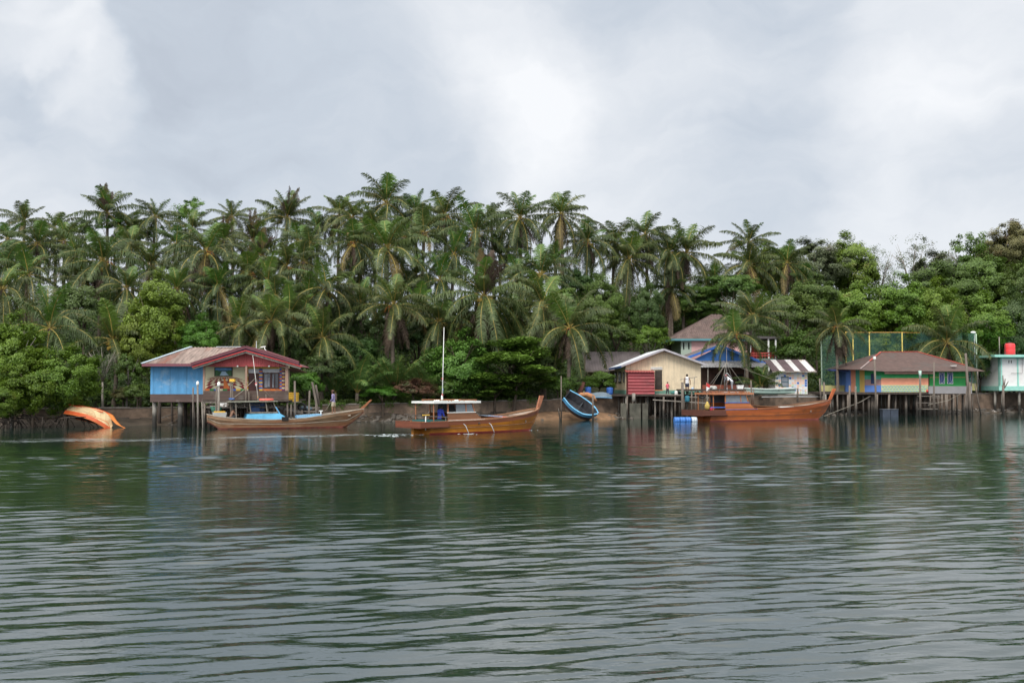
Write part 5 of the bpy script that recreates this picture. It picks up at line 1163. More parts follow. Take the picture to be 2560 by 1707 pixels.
def mint_house():
    h = thing('stilt_house', 'white flat roofed house with mint green trim on piles at the right edge', 'house', tuple(W(2540, 1031, 110)))
    MI = mat('mint_paint', (.28, .56, .48), .6, .08, dirt=(.2, .4, .35), dirt_amt=.2); WH = mat('white_wall_paint', (.70, .68, .66), .65, .05, dirt=(.55, .54, .52), dirt_amt=.15)
    x0, x1 = WX(2501, 110), WX(2680, 110); zb, zt = WZ(965, 110), WZ(893, 110)
    MB().box(x0, x1, 110, 117.5, zb, zt).build('wall', WH, h)
    MB().box(x0 - 1.1, x1 + .6, 109, 118.5, zt + .002, zt + .26).build('roof', MI, h)
    MB().box(x0 - .35, x1 + .3, 109.7, 118, zb - .5, zb - .002).build('base_slab', MI, h)
    for px in (2504, 2545, 2600): MB().pbox(px - 2.6, 893.5, px + 2.6, 965, 109.93, .06).build('pilaster', MI, h)
    MB().pbox(2501, 893.2, 2680, 896.5, 109.95, .04).build('cornice', MI, h)
    for y in (110.1, 117): MB().box(x0 - .04, x0 - .005, y, y + .4, zb, zt - .01).build('corner_trim', MI, h)
    for px in (2522.5, 2528.5): MB().pbox(px - .9, 900.5, px + .9, 907.5, 109.97, .03).build('vent', mat('vent_dark', (.06, .05, .045), .8, .2), h)
    q = MB(); q.tube([W(2556, 895, 109.85), W(2556, 932, 109.85), W(2528, 933, 109.85)], .025, 5); q.build('pipe', M_GREYW, h)
    for px, Y in ((2488, 111), (2506, 110.2), (2548, 110.3), (2524, 116), (2500, 117), (2590, 110.3)):
        q = MB(); post(q, px, 976, 1040, Y, 6.5, zb=-.6); q.build('pile', M_CONC, h)
    t = thing('water_tank', 'red plastic water tank on the flat roof of the mint green house', 'water tank', tuple(W(2525, 886, 111.5)))
    z = zt + .26; c = (W(2525, 886, 111.5).x, 111.5, z); t.location = c
    q = MB(); q.lathe(c, [(.5, 0), (.54, .04), (.54, .42), (.55, .45), (.54, .48), (.54, .86), (.55, .89), (.54, .92), (.54, 1.18), (.5, 1.27), (.38, 1.33)], 24); q.build('body', mat('red_plastic', (.72, .045, .05), .4, .05), t)
    q = MB(); q.lathe((c[0], c[1], z + 1.335), [(.2, 0), (.2, .07), (.16, .09)], 16); q.tube([(c[0] - .52, c[1] - .1, z), (c[0] - .6, c[1] - .1, z + 1.2), (c[0] - .4, c[1], z + 1.42)], .025, 6); q.build('lid', mat('dark_lid', (.08, .06, .06), .5, .1), t)
    p = thing('utility_pole', 'thin grey pole beside the red water tank', 'pole', tuple(W(2498, 887, 112)))
    q = MB(); a = W(2498, 842, 112); q.tube([(a.x, 112, zt + .26), a], .05, 7); q.build('shaft', M_GREYW, p); q = MB(); q.tube([(a.x, 112, a.z - .1), (a.x + 3.4, 113, a.z + .1)], .012, 4); q.build('wire', M_DARKW, p)
mint_house()
# ------------------------------------------------------------------ people
SKIN = mat('skin', (.20, .105, .065), .55, .1, 8); HAIR = mat('dark_hair', (.012, .010, .009), .6, .2)
def remeshed(mb, name, mats, root, vox, world=False):
    o = mb.build(name, mats, root, world=world); m = o.modifiers.new('join', 'REMESH'); m.mode = 'VOXEL'; m.voxel_size = vox; m.use_smooth_shade = True
    s = o.modifiers.new('even', 'SMOOTH'); s.iterations = 2; s.factor = .4
    dg = bpy.context.evaluated_depsgraph_get(); me = bpy.data.meshes.new_from_object(o.evaluated_get(dg)); o.modifiers.clear()
    me.name = name; me.materials.clear()
    for q in (mats if isinstance(mats, (list, tuple)) else [mats]): me.materials.append(q)
    me.polygons.foreach_set('material_index', np.zeros(len(me.polygons), np.int32)); me.polygons.foreach_set('use_smooth', np.ones(len(me.polygons), bool)); o.data = me; return o
def person(name_label, loc, face, hgt=1.65, hip=None, legs=None, arms=None, lean=0.0, top=None, bottom=None, hair='short', sleeves=1, shorts=True, hat=None, child=False, head_yaw=0):
    """figure in its own axes: +x is where it faces; legs/arms give joint points in units of body height"""
    r = thing('person', name_label, 'person', loc, face); S = hgt
    hip = hip or (0, .50)
    legs = legs or [((.01, .055, .27), (-.01, .058, .045)), ((.005, -.055, .27), (-.015, -.058, .045))]
    arms = arms or [((-.02, .135, .63), (.05, .13, .49)), ((-.02, -.135, .63), (.05, -.13, .49))]
    P = lambda x, y, z: Vector((x, y, z)) * S
    H0 = Vector((hip[0], 0, hip[1])); d = Vector((math.sin(lean), 0, math.cos(lean)))
    def up(t, x=0, y=0): return (H0 + d * t + Vector((d.z, 0, -d.x)) * x + Vector((0, y, 0))) * S
    b = MB(); B = lambda c, rad, s=(1, 1, 1): b.ball(c, rad * S, 0, s, 14, 10)
    for t, w, dp in ((.0, .088, .066), (.05, .083, .062), (.10, .076, .056), (.16, .084, .060), (.22, .096, .064), (.27, .098, .060), (.305, .075, .050)):
        b.ball(up(t), S * .07, 0, (dp / .07, w / .07, .85), 14, 8)
    b.tube([up(.30), up(.365)], [.033 * S, .029 * S], 10)
    hc = up(.42, .008); hm = Matrix.Rotation(head_yaw, 4, 'Z')
    b.ball(hc, .062 * S, 0, (.98, .80, 1.12), 16, 12); b.ball(hc + hm @ Vector((.016, 0, -.032)) * S, .046 * S, 0, (.9, .8, .9), 12, 8)
    b.tube([hc + hm @ Vector((.055, 0, .008)) * S, hc + hm @ Vector((.071, 0, -.014)) * S], [.007 * S, .011 * S], 6)
    for s in (-1, 1): b.ball(hc + hm @ Vector((-.002, s * .051, -.004)) * S, .014 * S, 0, (.7, .5, 1.1), 8, 6)
    for s, lg in zip((1, -1), legs):
        k, a = P(*lg[0]), P(*lg[1]); h = (H0 + Vector((0, s * .046, -.01))) * S
        b.tube([h, h.lerp(k, .35), k], [.056 * S, .052 * S, .034 * S], 12); b.tube([k, k.lerp(a, .3), a], [.034 * S, .036 * S, .022 * S], 12); b.ball(k, .034 * S)
        b.tube([a + Vector((-.02, 0, -.012)) * S, a + Vector((.03, 0, -.022)) * S, a + Vector((.09, s * .012, -.033)) * S], [.021 * S, .022 * S, .014 * S], 10)
    hands = []
    for s, ar in zip((1, -1), arms):
        e, w = P(*ar[0]), P(*ar[1]); sh = up(.285, 0, s * .105)
        b.ball(sh, .036 * S); b.tube([sh, sh.lerp(e, .5), e], [.034 * S, .030 * S, .024 * S], 10); b.tube([e, e.lerp(w, .35), w], [.024 * S, .024 * S, .016 * S], 10)
        f = (w - e).normalized(); sd = f.cross(Vector((0, 0, 1))); sd = sd.normalized() if sd.length > .1 else Vector((0, 1, 0)); nn = sd.cross(f)
        pc = w + f * .028 * S; b.ball(pc, .024 * S, 0, (1, .8, 1), 10, 7)
        for j, ln in enumerate((.044, .05, .047, .037)):
            o = pc + f * .018 * S + sd * (j - 1.5) * .0115 * S
            b.tube([o, o + f * ln * .5 * S, o + (f * .75 - nn * .4) * ln * S], [.0062 * S, .0058 * S, .0048 * S], 6)
        t0 = w + f * .018 * S + sd * s * .018 * S; b.tube([t0, t0 + (f * .6 + sd * s * .8) * .022 * S, t0 + (f * .95 + sd * s * .5) * .042 * S], [.007 * S, .0068 * S, .005 * S], 6)
        hands.append(w)
    body = remeshed(b, 'body', SKIN, r, .0095)
    fm = MB()
    for s in (-1, 1): fm.ball(hc + hm @ Vector((.054, s * .022, .01)) * S, .008 * S, 0, (.6, 1.1, .7), 8, 6)
    fm.build('eyes', HAIR, r, world=False); mo = MB(); mo.ball(hc + hm @ Vector((.054, 0, -.036)) * S, .012 * S, 0, (.4, 1.5, .45), 8, 6); mo.build('mouth', mat('lips', (.14, .05, .04), .5, .1), r, world=False)
    if hair:
        q = MB(); q.ball(hc + hm @ Vector((-.012, 0, .018)) * S, .064 * S, 0, (.98, .86, 1.02), 16, 10); q.ball(hc + hm @ Vector((-.028, 0, -.006)) * S, .054 * S, 0, (.8, .92, 1.05), 12, 8); remeshed(q, 'hair', HAIR, r, .011)
    if hat:
        q = MB(); q.lathe(hc + Vector((0, 0, .036)) * S, [(.063 * S, 0), (.064 * S, .02 * S), (.05 * S, .042 * S), (.015 * S, .052 * S)], 16)
        q.lathe(hc + Vector((.01, 0, .03)) * S, [(.03 * S, 0), (.092 * S, 0), (.092 * S, .006 * S), (.03 * S, .008 * S)], 16); q.build('hat', hat, r, world=False)
    if top:
        q = MB()
        for t, w, dp in ((.0, .098, .076), (.05, .094, .073), (.10, .088, .068), (.16, .094, .070), (.22, .104, .074), (.27, .104, .070), (.30, .084, .058)): q.ball(up(t), S * .07, 0, (dp / .07, w / .07, .85), 14, 8)
        if sleeves:
            for s, ar in zip((1, -1), arms):
                e, w = P(*ar[0]), P(*ar[1]); sh = up(.285, 0, s * .105); q.ball(sh, .044 * S)
                if sleeves == 2: q.tube([sh, e], [.043 * S, .033 * S], 10); q.ball(e, .033 * S); q.tube([e, e.lerp(w, .85)], [.033 * S, .026 * S], 10)
                else: q.tube([sh, sh.lerp(e, .75)], [.043 * S, .041 * S], 10)
        remeshed(q, 'shirt', top, r, .012)
    if bottom:
        q = MB()
        for t, w, dp in ((-.03, .094, .074), (.0, .096, .076), (.035, .09, .07)): q.ball(up(t), S * .07, 0, (dp / .07, w / .07, .8), 14, 8)
        for s, lg in zip((1, -1), legs):
            k, a = P(*lg[0]), P(*lg[1]); h = (H0 + Vector((0, s * .046, -.01))) * S
            if shorts: q.tube([h, h.lerp(k, .8)], [.066 * S, .058 * S], 12)
            else: q.tube([h, h.lerp(k, .5), k], [.066 * S, .058 * S, .044 * S], 12); q.ball(k, .044 * S); q.tube([k, k.lerp(a, .92)], [.044 * S, .034 * S], 12)
        remeshed(q, 'shorts' if shorts else 'trousers', bottom, r, .012)
    return r
SQUAT = [((.19, .08, .27), (.0, .07, .045)), ((.19, -.08, .27), (.0, -.07, .045))]

# ------------------------------------------------------------------ boats: +x bow, z 0 the waterline
def hull_mesh(st, mats, name, root, strake=.3, thick=.07, floor=.12):
    """st: (x, half beam at sheer, sheer z, keel z, half beam at water)"""
    mb = MB(); rows = []
    xs = [s[0] for s in st]; X = np.linspace(xs[0], xs[-1], 40); A = np.array(st)
    def ip(c, x):
        i = min(max(int(np.searchsorted(A[:, 0], x)) - 1, 0), len(A) - 2); t = (x - A[i, 0]) / (A[i + 1, 0] - A[i, 0])
        p0, p1, p2, p3 = A[max(i - 1, 0), c], A[i, c], A[i + 1, c], A[min(i + 2, len(A) - 1), c]
        return .5 * (2 * p1 + (p2 - p0) * t + (2 * p0 - 5 * p1 + 4 * p2 - p3) * t * t + (3 * p1 - p0 - 3 * p2 + p3) * t ** 3)
    N_ = 9
    for x in X:
        b, zs, zk, bw = max(ip(1, x), .012), ip(2, x), ip(3, x), max(ip(4, x), .008)
        prof = [(b, zs), (b * .995 + .02, zs - strake * .15), (b * .985, zs - strake), (b + (bw - b) * .6, zs + (max(.18, zk + .16) - zs) * .65), (bw, max(.1, zk + .1) if zk > 0 else .1), (bw * .86, min(-.08, zk * .4) if zk < 0 else zk + .06), (bw * .4, zk * .9 if zk < 0 else zk + .02), (.0, zk)]
        rows.append([(x, y, z) for y, z in prof] + [(x, -y, z) for y, z in prof[-2::-1]])
    n = len(rows[0]); base = len(mb.v)
    for r in rows: mb.v += r
    mi = [0, 0, 1, 1, 2, 2, 2, 2, 2, 2, 1, 1, 0, 0]
    for i in range(len(rows) - 1):
        for k in range(n - 1):
            a = base + i * n + k; mb.f.append((a, a + n, a + n + 1, a + 1)); mb.m.append(mi[k]); mb.sm.append(False)
    mb.f.append(tuple(base + k for k in range(n))); mb.m.append(1); mb.sm.append(False)
    h = mb.build('hull', mats[:3], root, world=False)
    # inside skin, floor and rail
    q = MB()
    for i in range(len(X) - 1):
        for s in (1, -1):
            for (p, p2) in ((rows[i], rows[i + 1]),):
                k = 0 if s == 1 else n - 1
                a, b_ = Vector(p[k]), Vector(p2[k]); ta = min(thick, abs(a.y) * .5)
                ai, bi = Vector((a.x, a.y - s * ta, a.z)), Vector((b_.x, b_.y - s * min(thick, abs(b_.y) * .5), b_.z))
                za, zb_ = max(min(floor, a.z - .25), p[7][2] + .14), max(min(floor, b_.z - .25), p2[7][2] + .14); af, bf = Vector((ai.x, s * p[4][1] * .82, min(za, ai.z - .02))), Vector((bi.x, s * p2[4][1] * .82, min(zb_, bi.z - .02)))
                q.add([ai, bi, bf, af], [(0, 1, 2, 3) if s == -1 else (3, 2, 1, 0)], 0); q.add([af, bf, Vector((bf.x, 0, bf.z)), Vector((af.x, 0, af.z))], [(0, 1, 2, 3)], 0)
    q.build('inside_planking', mats[3], root, world=False)
    for s in (1, -1):
        k = 0 if s == 1 else n - 1; q = MB(); pts = [Vector(r[k]) + Vector((0, -s * .02, .015)) for r in rows]
        for a, b_ in zip(pts[:-1], pts[1:]): q.beam(a, b_ + (b_ - a) * .03, .1, .05)
        q.build('gunwale', mats[4], root, world=False)
    for s in (1, -1):
        q = MB(); pts = [Vector(r[3 if s == 1 else n - 4]) + Vector((0, s * .012, 0)) for r in rows]
        for a, b_ in zip(pts[:-1], pts[1:]): q.beam(a, b_ + (b_ - a) * .03, .035, .035)
        q.build('rubbing_strake', mats[4], root, world=False)
    return rows
def stem(root, pts, w, d, m, name='stem_post'):
    q = MB()
    for (a, b, d0, d1) in [(pts[i], pts[i + 1], d[i], d[i + 1]) for i in range(len(pts) - 1)]:
        vs = [(a[0] - d0 / 2, -w, a[1]), (a[0] + d0 / 2, -w, a[1]), (a[0] + d0 / 2, w, a[1]), (a[0] - d0 / 2, w, a[1]), (b[0] - d1 / 2, -w, b[1]), (b[0] + d1 / 2, -w, b[1]), (b[0] + d1 / 2, w, b[1]), (b[0] - d1 / 2, w, b[1])]
        q.add(vs, [(0, 3, 2, 1), (4, 5, 6, 7), (0, 1, 5, 4), (1, 2, 6, 5), (2, 3, 7, 6), (3, 0, 4, 7)])
    return q.build(name, m, root, world=False)
def mast(root, x, y, z0, z1, m, bits, lean=0, r=.03):
    q = MB(); q.tube([(x, y, z0), (x + lean * .5, y, (z0 + z1) / 2), (x + lean, y, z1)], [r, r * .8, r * .45], 7); o = q.build('mast', m, root, world=False)
    for nm, c, t, s in bits:
        b = MB(); p = Vector((x + lean * t, y, z0 + (z1 - z0) * t)); rr = random.Random(nm + str(t))
        for k in range(3): b.ball(p + Vector((rr.uniform(-.05, .05), rr.uniform(-.04, .04), rr.uniform(-s, s) * .5)), s * rr.uniform(.35, .6), 0, (.6, .5, 1.2), 8, 6)
        b.build(nm, c, o, world=False)
    return o
def wood(name, col, **k): return plank_mat(name, col, .235, 2, var=.2, gap=.38, grain=(.45, 1, 5), **k)
def trawler(label, loc, rz, L, C, zs=1.0, ys=1.0, mast_h=4.6):
    """long wooden boat with stern platform, wheelhouse and tall stem post"""
    r = thing('wooden_boat', label, 'boat', loc, rz); k = L / 11.0
    a_, Le = C.get('aft', k), L; X = (lambda x: x * a_ if x < 5.2 else 5.2 * a_ + (x - 5.2) * (Le - 5.2 * a_) / 5.65); Z = lambda z: z * zs; Y = lambda y: y * ys
    st = [(X(a), Y(b), Z(c), Z(d), Y(e)) for a, b, c, d, e in ((.95, 1.1, .80, -.25, .95), (2.5, 1.22, .82, -.4, 1.1), (5, 1.26, .85, -.45, 1.15), (7, 1.16, .97, -.42, 1.0), (8.5, 1.0, 1.12, -.34, .66), (9.5, .76, 1.30, -.06, .30), (10.1, .46, 1.42, .45, .14), (10.55, .06, 1.52, 1.2, .04))]
    hull_mesh(st, [C['strake'], C['hull'], C['bottom'], C['inside'], C['rail']], 'hull', r, strake=.26 * zs)
    stem(r, [(X(9.55), Z(-.2)), (X(9.9), Z(.5)), (X(10.5), Z(1.45)), (X(10.85), Z(2.4))], .06, [.22, .24, .26, .34], C['stem'])
    # stern platform
    q = MB(); w = Y(1.32)
    q.box(X(0), X(.1), -w, w, Z(.42), Z(.84)); q.box(X(.102), X(2.1), -w, -w + .07, Z(.44), Z(.82)); q.box(X(.102), X(2.1), w - .07, w, Z(.44), Z(.82)); q.box(X(.103), X(2.3), -w + .072, w - .072, Z(.46), Z(.53))
    q.build('stern_platform', C['platform'], r, world=False)
    q = MB(); q.box(X(.35), X(.95), Y(-.12), Y(.12), Z(-.5), Z(.44)); q.build('rudder', C['hull'], r, world=False)
    # coaming and wheelhouse
    q = MB(); hw = Y(.98)
    vs = [(X(2.3), -hw, Z(.78)), (X(5.2), -hw, Z(.78)), (X(5.2), hw, Z(.78)), (X(2.3), hw, Z(.78)), (X(2.3), -hw * .97, Z(1.36)), (X(4.45), -hw * .97, Z(1.36)), (X(4.45), hw * .97, Z(1.36)), (X(2.3), hw * .97, Z(1.36))]
    q.add(vs, [(0, 1, 5, 4), (1, 2, 6, 5), (2, 3, 7, 6)]); q.add([(X(2.3), -hw + .06, Z(.78)), (X(5.2), -hw + .06, Z(.78)), (X(5.2), hw - .06, Z(.78)), (X(2.3), hw - .06, Z(.78)), (X(2.3), -hw * .97 + .06, Z(1.36)), (X(4.42), -hw * .97 + .06, Z(1.36)), (X(4.42), hw * .97 - .06, Z(1.36)), (X(2.3), hw * .97 - .06, Z(1.36))], [(4, 5, 1, 0), (7, 6, 2, 3)])
    q.build('coaming', C['cabin'], r, world=False)
    q = MB()
    for s in (-1, 1):
        q.beam((X(2.3), s * (hw + .012), Z(.84)), (X(5.25), s * (hw + .012), Z(.86)), .03, .075 * zs); q.beam((X(2.25), s * (hw * .97 + .02), Z(1.37)), (X(4.5), s * (hw * .97 + .02), Z(1.37)), .05, .05 * zs)
    q.beam((X(4.47), -hw, Z(1.37)), (X(4.47), hw, Z(1.37)), .05, .05 * zs); q.build('trim', C['trim'], r, world=False)
    q = MB()
    for s in (-1, 1):
        y = s * hw * .95
        for a, b in ((2.33, 2.33), (3.75, 3.7), (4.42, 4.22)): q.beam((X(a), y, Z(1.38)), (X(b), y, Z(1.98)), .07, .07)
        q.beam((X(2.3), y, Z(1.95)), (X(4.2), y, Z(1.95)), .06, .09)
        if C.get('rear'): q.beam((X(1.25), y, Z(.8)), (X(1.25), y, Z(1.98)), .05, .05)
    for yy in (-.33, .33): q.beam((X(4.43), Y(yy), Z(1.38)), (X(4.23), Y(yy), Z(1.97)), .06, .06)
    q.build('window_frame', C['frame'], r, world=False)
    q = MB()
    for s in (-1, 1):
        y = s * hw * .955; q.quad((X(2.95 if not C.get('closed') else 2.4), y, Z(1.39)), (X(3.72), y, Z(1.39)), (X(3.67), y, Z(1.92)), (X(2.95 if not C.get('closed') else 2.4), y, Z(1.92))); q.quad((X(3.8), y, Z(1.39)), (X(4.38), y, Z(1.39)), (X(4.2), y, Z(1.92)), (X(3.76), y, Z(1.92)))
    q.quad((X(4.425), -hw * .9, Z(1.4)), (X(4.425), hw * .9, Z(1.4)), (X(4.23), hw * .9, Z(1.93)), (X(4.23), -hw * .9, Z(1.93))); q.build('pane', C['glass'], r, world=False)
    q = MB(); q.box(X(1.1), X(4.75), Y(-1.12), Y(1.12), Z(2.0), Z(2.07)); rf = q.build('roof', C['roof'], r, world=False)
    q = MB(); e = Y(1.13)
    for a, b in (((1.09, -e), (4.76, -e)), ((1.09, e), (4.76, e)), ((1.09, -e), (1.09, e)), ((4.76, -e), (4.76, e))): q.beam((X(a[0]), a[1], Z(2.035)), (X(b[0]), b[1], Z(2.035)), .05, .13 * zs)
    q.build('roof_edge', C['edge'], rf, world=False)
    q = MB()
    for s in (-1, 1):
        q.beam((X(1.6), s * Y(.8), Z(2.19)), (X(4.7), s * Y(.8), Z(2.17)), .05, .05)
        for x in (1.7, 2.7, 3.7, 4.6): q.beam((X(x), s * Y(.8), Z(2.07)), (X(x), s * Y(.8), Z(2.18)), .05, .05)
    q.build('roof_rail', C['frame'], rf, world=False)
    # foredeck and hold
    q = MB(); q.add([(X(8.75), Y(-.84), Z(1.06)), (X(9.5), Y(-.56), Z(1.2)), (X(10.3), Y(-.1), Z(1.36)), (X(10.3), Y(.1), Z(1.36)), (X(9.5), Y(.56), Z(1.2)), (X(8.75), Y(.84), Z(1.06))], [(0, 1, 2, 3, 4, 5)]); q.box(X(8.7), X(8.76), Y(-.85), Y(.85), Z(.6), Z(1.07)); q.build('foredeck', C['deck'], r, world=False)
    q = MB(); q.box(X(5.21), X(6.6), Y(-.95), Y(.95), Z(.72), Z(.98)); q.build('hatch_coaming', C['cabin'], r, world=False)
    q = MB(); q.slab([(X(5.15), Y(-.97), Z(1.12)), (X(6.65), Y(-.97), Z(.985)), (X(6.65), Y(.97), Z(.985)), (X(5.15), Y(.97), Z(1.12))], (0, 0, .03)); q.build('hatch_cover', C['hatch'], r, world=False)
    q = MB(); q.box(X(8.0), X(8.12), Y(-.95), Y(.95), Z(.95), Z(1.0)); q.box(X(6.9), X(7.0), Y(-1.1), Y(1.1), Z(.85), Z(.9)); q.build('thwart', C['deck'], r, world=False)
    return r, X, Y, Z

BLUE_SHIRT = mat('blue_shirt', (.035, .055, .36), .8, .15); PINK_SHIRT = mat('pink_shirt', (.62, .12, .16), .8, .12); WHITE_SHIRT = mat('white_shirt', (.68, .68, .70), .8, .06)
LILAC = mat('lilac_shirt', (.22, .19, .33), .8, .12); RED_SHIRT = mat('red_shirt', (.42, .03, .05), .8, .12)
NAVY = mat('navy_trousers', (.03, .035, .06), .8, .2); KHAKI = mat('khaki_shorts', (.42, .36, .26), .8, .12); DGREY = mat('dark_trousers', (.05, .05, .055), .8, .2)

# motor boat under way
VARN = wood('varnished_planks', (.44, .165, .016), dirt=(.27, .085, .015), dirt_amt=.4, rough=.5, spec=.35)
C1 = dict(strake=wood('red_brown_strake', (.20, .068, .034), rough=.4), hull=VARN, bottom=mat('antifouling_red', (.33, .055, .045), .6, .2), inside=wood('inside_wood', (.155, .09, .05)), rail=mat('rail_wood', (.27, .135, .07), .5, .2, 4),
          stem=mat('stem_wood', (.30, .12, .065), .5, .2, 4), platform=wood('platform_wood', (.155, .05, .028), rough=.45), cabin=wood('cabin_wood', (.27, .125, .065), rough=.4), trim=M_WHITE, frame=mat('frame_wood', (.36, .15, .075), .45, .2, 4),
          glass=mat('pale_glass', (.17, .19, .21), .15, .15, spec=.6), roof=mat('grey_green_roof', (.33, .40, .38), .5, .1), edge=M_WHITE, deck=mat('deck_grey', (.27, .21, .17), .6, .2, 3), hatch=mat('pale_blue_hatch', (.36, .50, .68), .45, .05), rear=True)
HD1 = R(41)
p0 = Vector((-6.3, 60.6, 0))
b1, X1, Y1, Z1 = trawler('motor boat under way, varnished orange hull and white edged wheelhouse roof', p0, HD1, 11.0, C1, .955)
mast(b1, 2.6, 0, 1.98, 6.6, M_WHITE, [('blue_flag', M_BLUEP, .16, .14), ('white_cloth', M_WHITE, .05, .26), ('red_ribbon', M_RED, .30, .12), ('red_cloth', M_RED, .09, .1)], .12, .034)
q = MB(); q.tube([(2.65, -.35, 3.15), (2.65, 0, 3.2), (2.65, .3, 3.3)], .015, 5); q.build('mast_spreader', M_GREYW, b1, world=False)
q = MB()
for x, y in ((1.35, -.9), (1.5, -.9), (1.65, -.9), (2.9, -.95)): q.ball((x, y, 2.03), .07, 0, (1.1, 1, .9), 10, 7)
q.ball((3.05, -.95, 2.03), .07); q.build('roof_float', M_WHITE, b1, world=False)
q = MB(); q.box(6.75, 7.9, -.75, .7, .55, .93); q.build('red_cargo_box', mat('salmon_red_box', (.55, .13, .085), .5, .1), b1, world=False)
q = MB(); q.slab([(6.9, .1, 1.0), (7.7, .15, .96), (7.7, .7, .96), (6.9, .7, 1.0)], (0, 0, .03)); q.build('loose_panel', mat('blue_grey_panel', (.25, .33, .48), .5, .1), b1, world=False)
q = MB(); q.box(1.0, 2.25, -.95, .95, .53, .86); q.build('net_bin', mat('teal_bin', (.02, .12, .12), .5, .15), b1, world=False)
q = MB()
for a, b in (((.5, -1.15, .8), (.5, -1.15, 1.15)), ((2.0, -1.15, .8), (2.0, -1.15, 1.08)), ((.45, -1.15, 1.14), (2.2, -1.15, 1.04)), ((.6, .9, .8), (.6, .9, 1.25)), ((.4, .9, 1.22), (1.5, .9, 1.1))): q.beam(a, b, .05, .05)
q.build('stern_rail', M_GREYW, b1, world=False)
q = MB(); q.tube([(.48, -1.17, 1.2), (.48, -1.17, .3)], .03, 6); q.beam((.25, -1.17, 1.2), (.75, -1.17, 1.2), .08, .06, 1); q.build('steering_pole', [M_WHITE, M_YELLOW], b1, world=False)
q = MB(); q.tube([(4.5, -1.36, .62), (4.5, -1.2, .62)], .05, 8); q.build('exhaust_pipe', M_DARKW, b1, world=False)
def inboat(r, v): return r.location + Matrix.Rotation(r.rotation_euler.z, 3, 'Z') @ Vector(v)
person('helmsman in a blue long sleeved shirt standing in the motor boat wheelhouse', inboat(b1, (2.05, -.45, .12)), HD1 + .15, 1.68, lean=.18, legs=[((.05, .06, .28), (-.01, .07, .045)), ((.05, -.06, .28), (-.01, -.07, .045))], arms=[((.10, .15, .62), (.22, .12, .60)), ((.08, -.15, .60), (.18, -.13, .55))], top=BLUE_SHIRT, bottom=NAVY, sleeves=2, shorts=False)
for k, x in enumerate((3.3, 5.35)):
    a = inboat(b1, (x, -1.24, .62)); e = inboat(b1, (x + .12, -1.62, .03)); m_ = a.lerp(e, .45) + Vector((0, 0, .13))
    q = MB(); q.tube([a, m_, e], [.012, .016, .022], 6); o = q.build('cooling_water', M_FOAM); tag(o, None, None, kind='stuff')
sp = inboat(b1, (3.35, -1.65, 0)); pts = [(sp.x + random.gauss(0, .25), sp.y + random.gauss(0, .12), .9) for _ in range(22)]
sb = inboat(b1, (9.75, -.12, 0)); pts += [(sb.x + random.gauss(-.3, .35), sb.y + random.gauss(-.35, .2), .7) for _ in range(16)]
for k in range(110):
    u = random.random(); v = inboat(b1, (.9 - 3.2 * u, random.gauss(0, .5 + .3 * u), 0)); pts.append((v.x, v.y, 1.1))
flecks('splash_foam', pts, .02, .06)

# moored boat on the right
C2 = dict(C1, strake=wood('orange_strake', (.34, .09, .030), rough=.4), aft=1.1, hull=wood('orange_planks', (.44, .125, .036), rough=.5, dirt=(.22, .075, .035), dirt_amt=.4), bottom=mat('faded_red_bottom', (.36, .10, .085), .6, .2), platform=wood('dark_platform', (.10, .038, .026)),
          cabin=wood('orange_cabin', (.40, .135, .05), rough=.4), frame=mat('orange_frame', (.44, .17, .07), .45, .15, 4), trim=mat('trim_blue', (.05, .13, .42), .5, .1), edge=mat('edge_orange', (.42, .17, .085), .5, .15), roof=mat('roof_blue', (.06, .13, .38), .5, .15), stem=mat('stem_orange', (.38, .10, .035), .45, .2, 4), hatch=mat('plain_hatch', (.38, .16, .07), .5, .15), rail=mat('rail_dark', (.17, .07, .04), .5, .2, 4), closed=True)
HD2 = R(23)
b2, X2, Y2, Z2 = trawler('orange brown wooden boat with a blue roof edge, moored before the right hand sea wall', (15.0, 83.6, 0), HD2, 15.0, C2, 1.13, 1.2)
mast(b2, X2(3.2), 0, Z2(2.07), Z2(2.07) + 3.75, M_GREYW, [('grey_cloth', M_GREYW, .08, .2)], 0, .035)
q = MB()
for a in ((X2(.8), -1.0, Z2(2.1)), (X2(1.7), -1.2, Z2(2.1)), (X2(1.8), 1.2, Z2(2.1)), (X2(4.7), -.9, Z2(2.1)), (X2(4.7), .9, Z2(2.1)), (X2(10.3), 0, Z2(1.55))): q.tube([(X2(3.2), 0, Z2(2.07) + 2.6), a], .011, 4)
q.build('stay', M_ROPE, b2, world=False)
q = MB()
for s in (-1, 1):
    for z in (1.75, 1.45): q.tube([(X2(3.2), 0, Z2(2.07) + z), (X2(3.2) + .1, s * .55, Z2(2.07) + z - .5)], .014, 4)
q.build('aerial', M_WHITE, b2, world=False)
q = MB(); q.tube([(X2(.95), -.6, Z2(2.05)), (X2(.95), -.6, Z2(2.05) + .95)], .012, 5); fp = q.build('flag_pole', M_GREYW, b2, world=False)
q = MB(); a = Vector((X2(.95), -.6, Z2(2.05) + .92)); q.add([a, a + Vector((.42, .05, -.22)), a + Vector((.36, .02, -.46)), a + Vector((0, 0, -.34))], [(0, 1, 2, 3)]); q.add([a + Vector((0, 0, -.345)), a + Vector((.36, .02, -.465)), a + Vector((.05, -.02, -.72)), a + Vector((0, 0, -.68))], [(0, 1, 2, 3)], 1); q.build('flag', [M_RED, M_WHITE], fp, world=False)
q = MB(); q.box(X2(6.75), X2(8.1), -1.0, -.7, Z2(.98), Z2(1.05)); q.build('white_board', M_WHITE, b2, world=False)
q = MB(); q.box(X2(.95), X2(2.3), -1.17, -1.1, Z2(1.0), Z2(1.07)); q.build('side_rail', C2['trim'], b2, world=False)
q = MB()
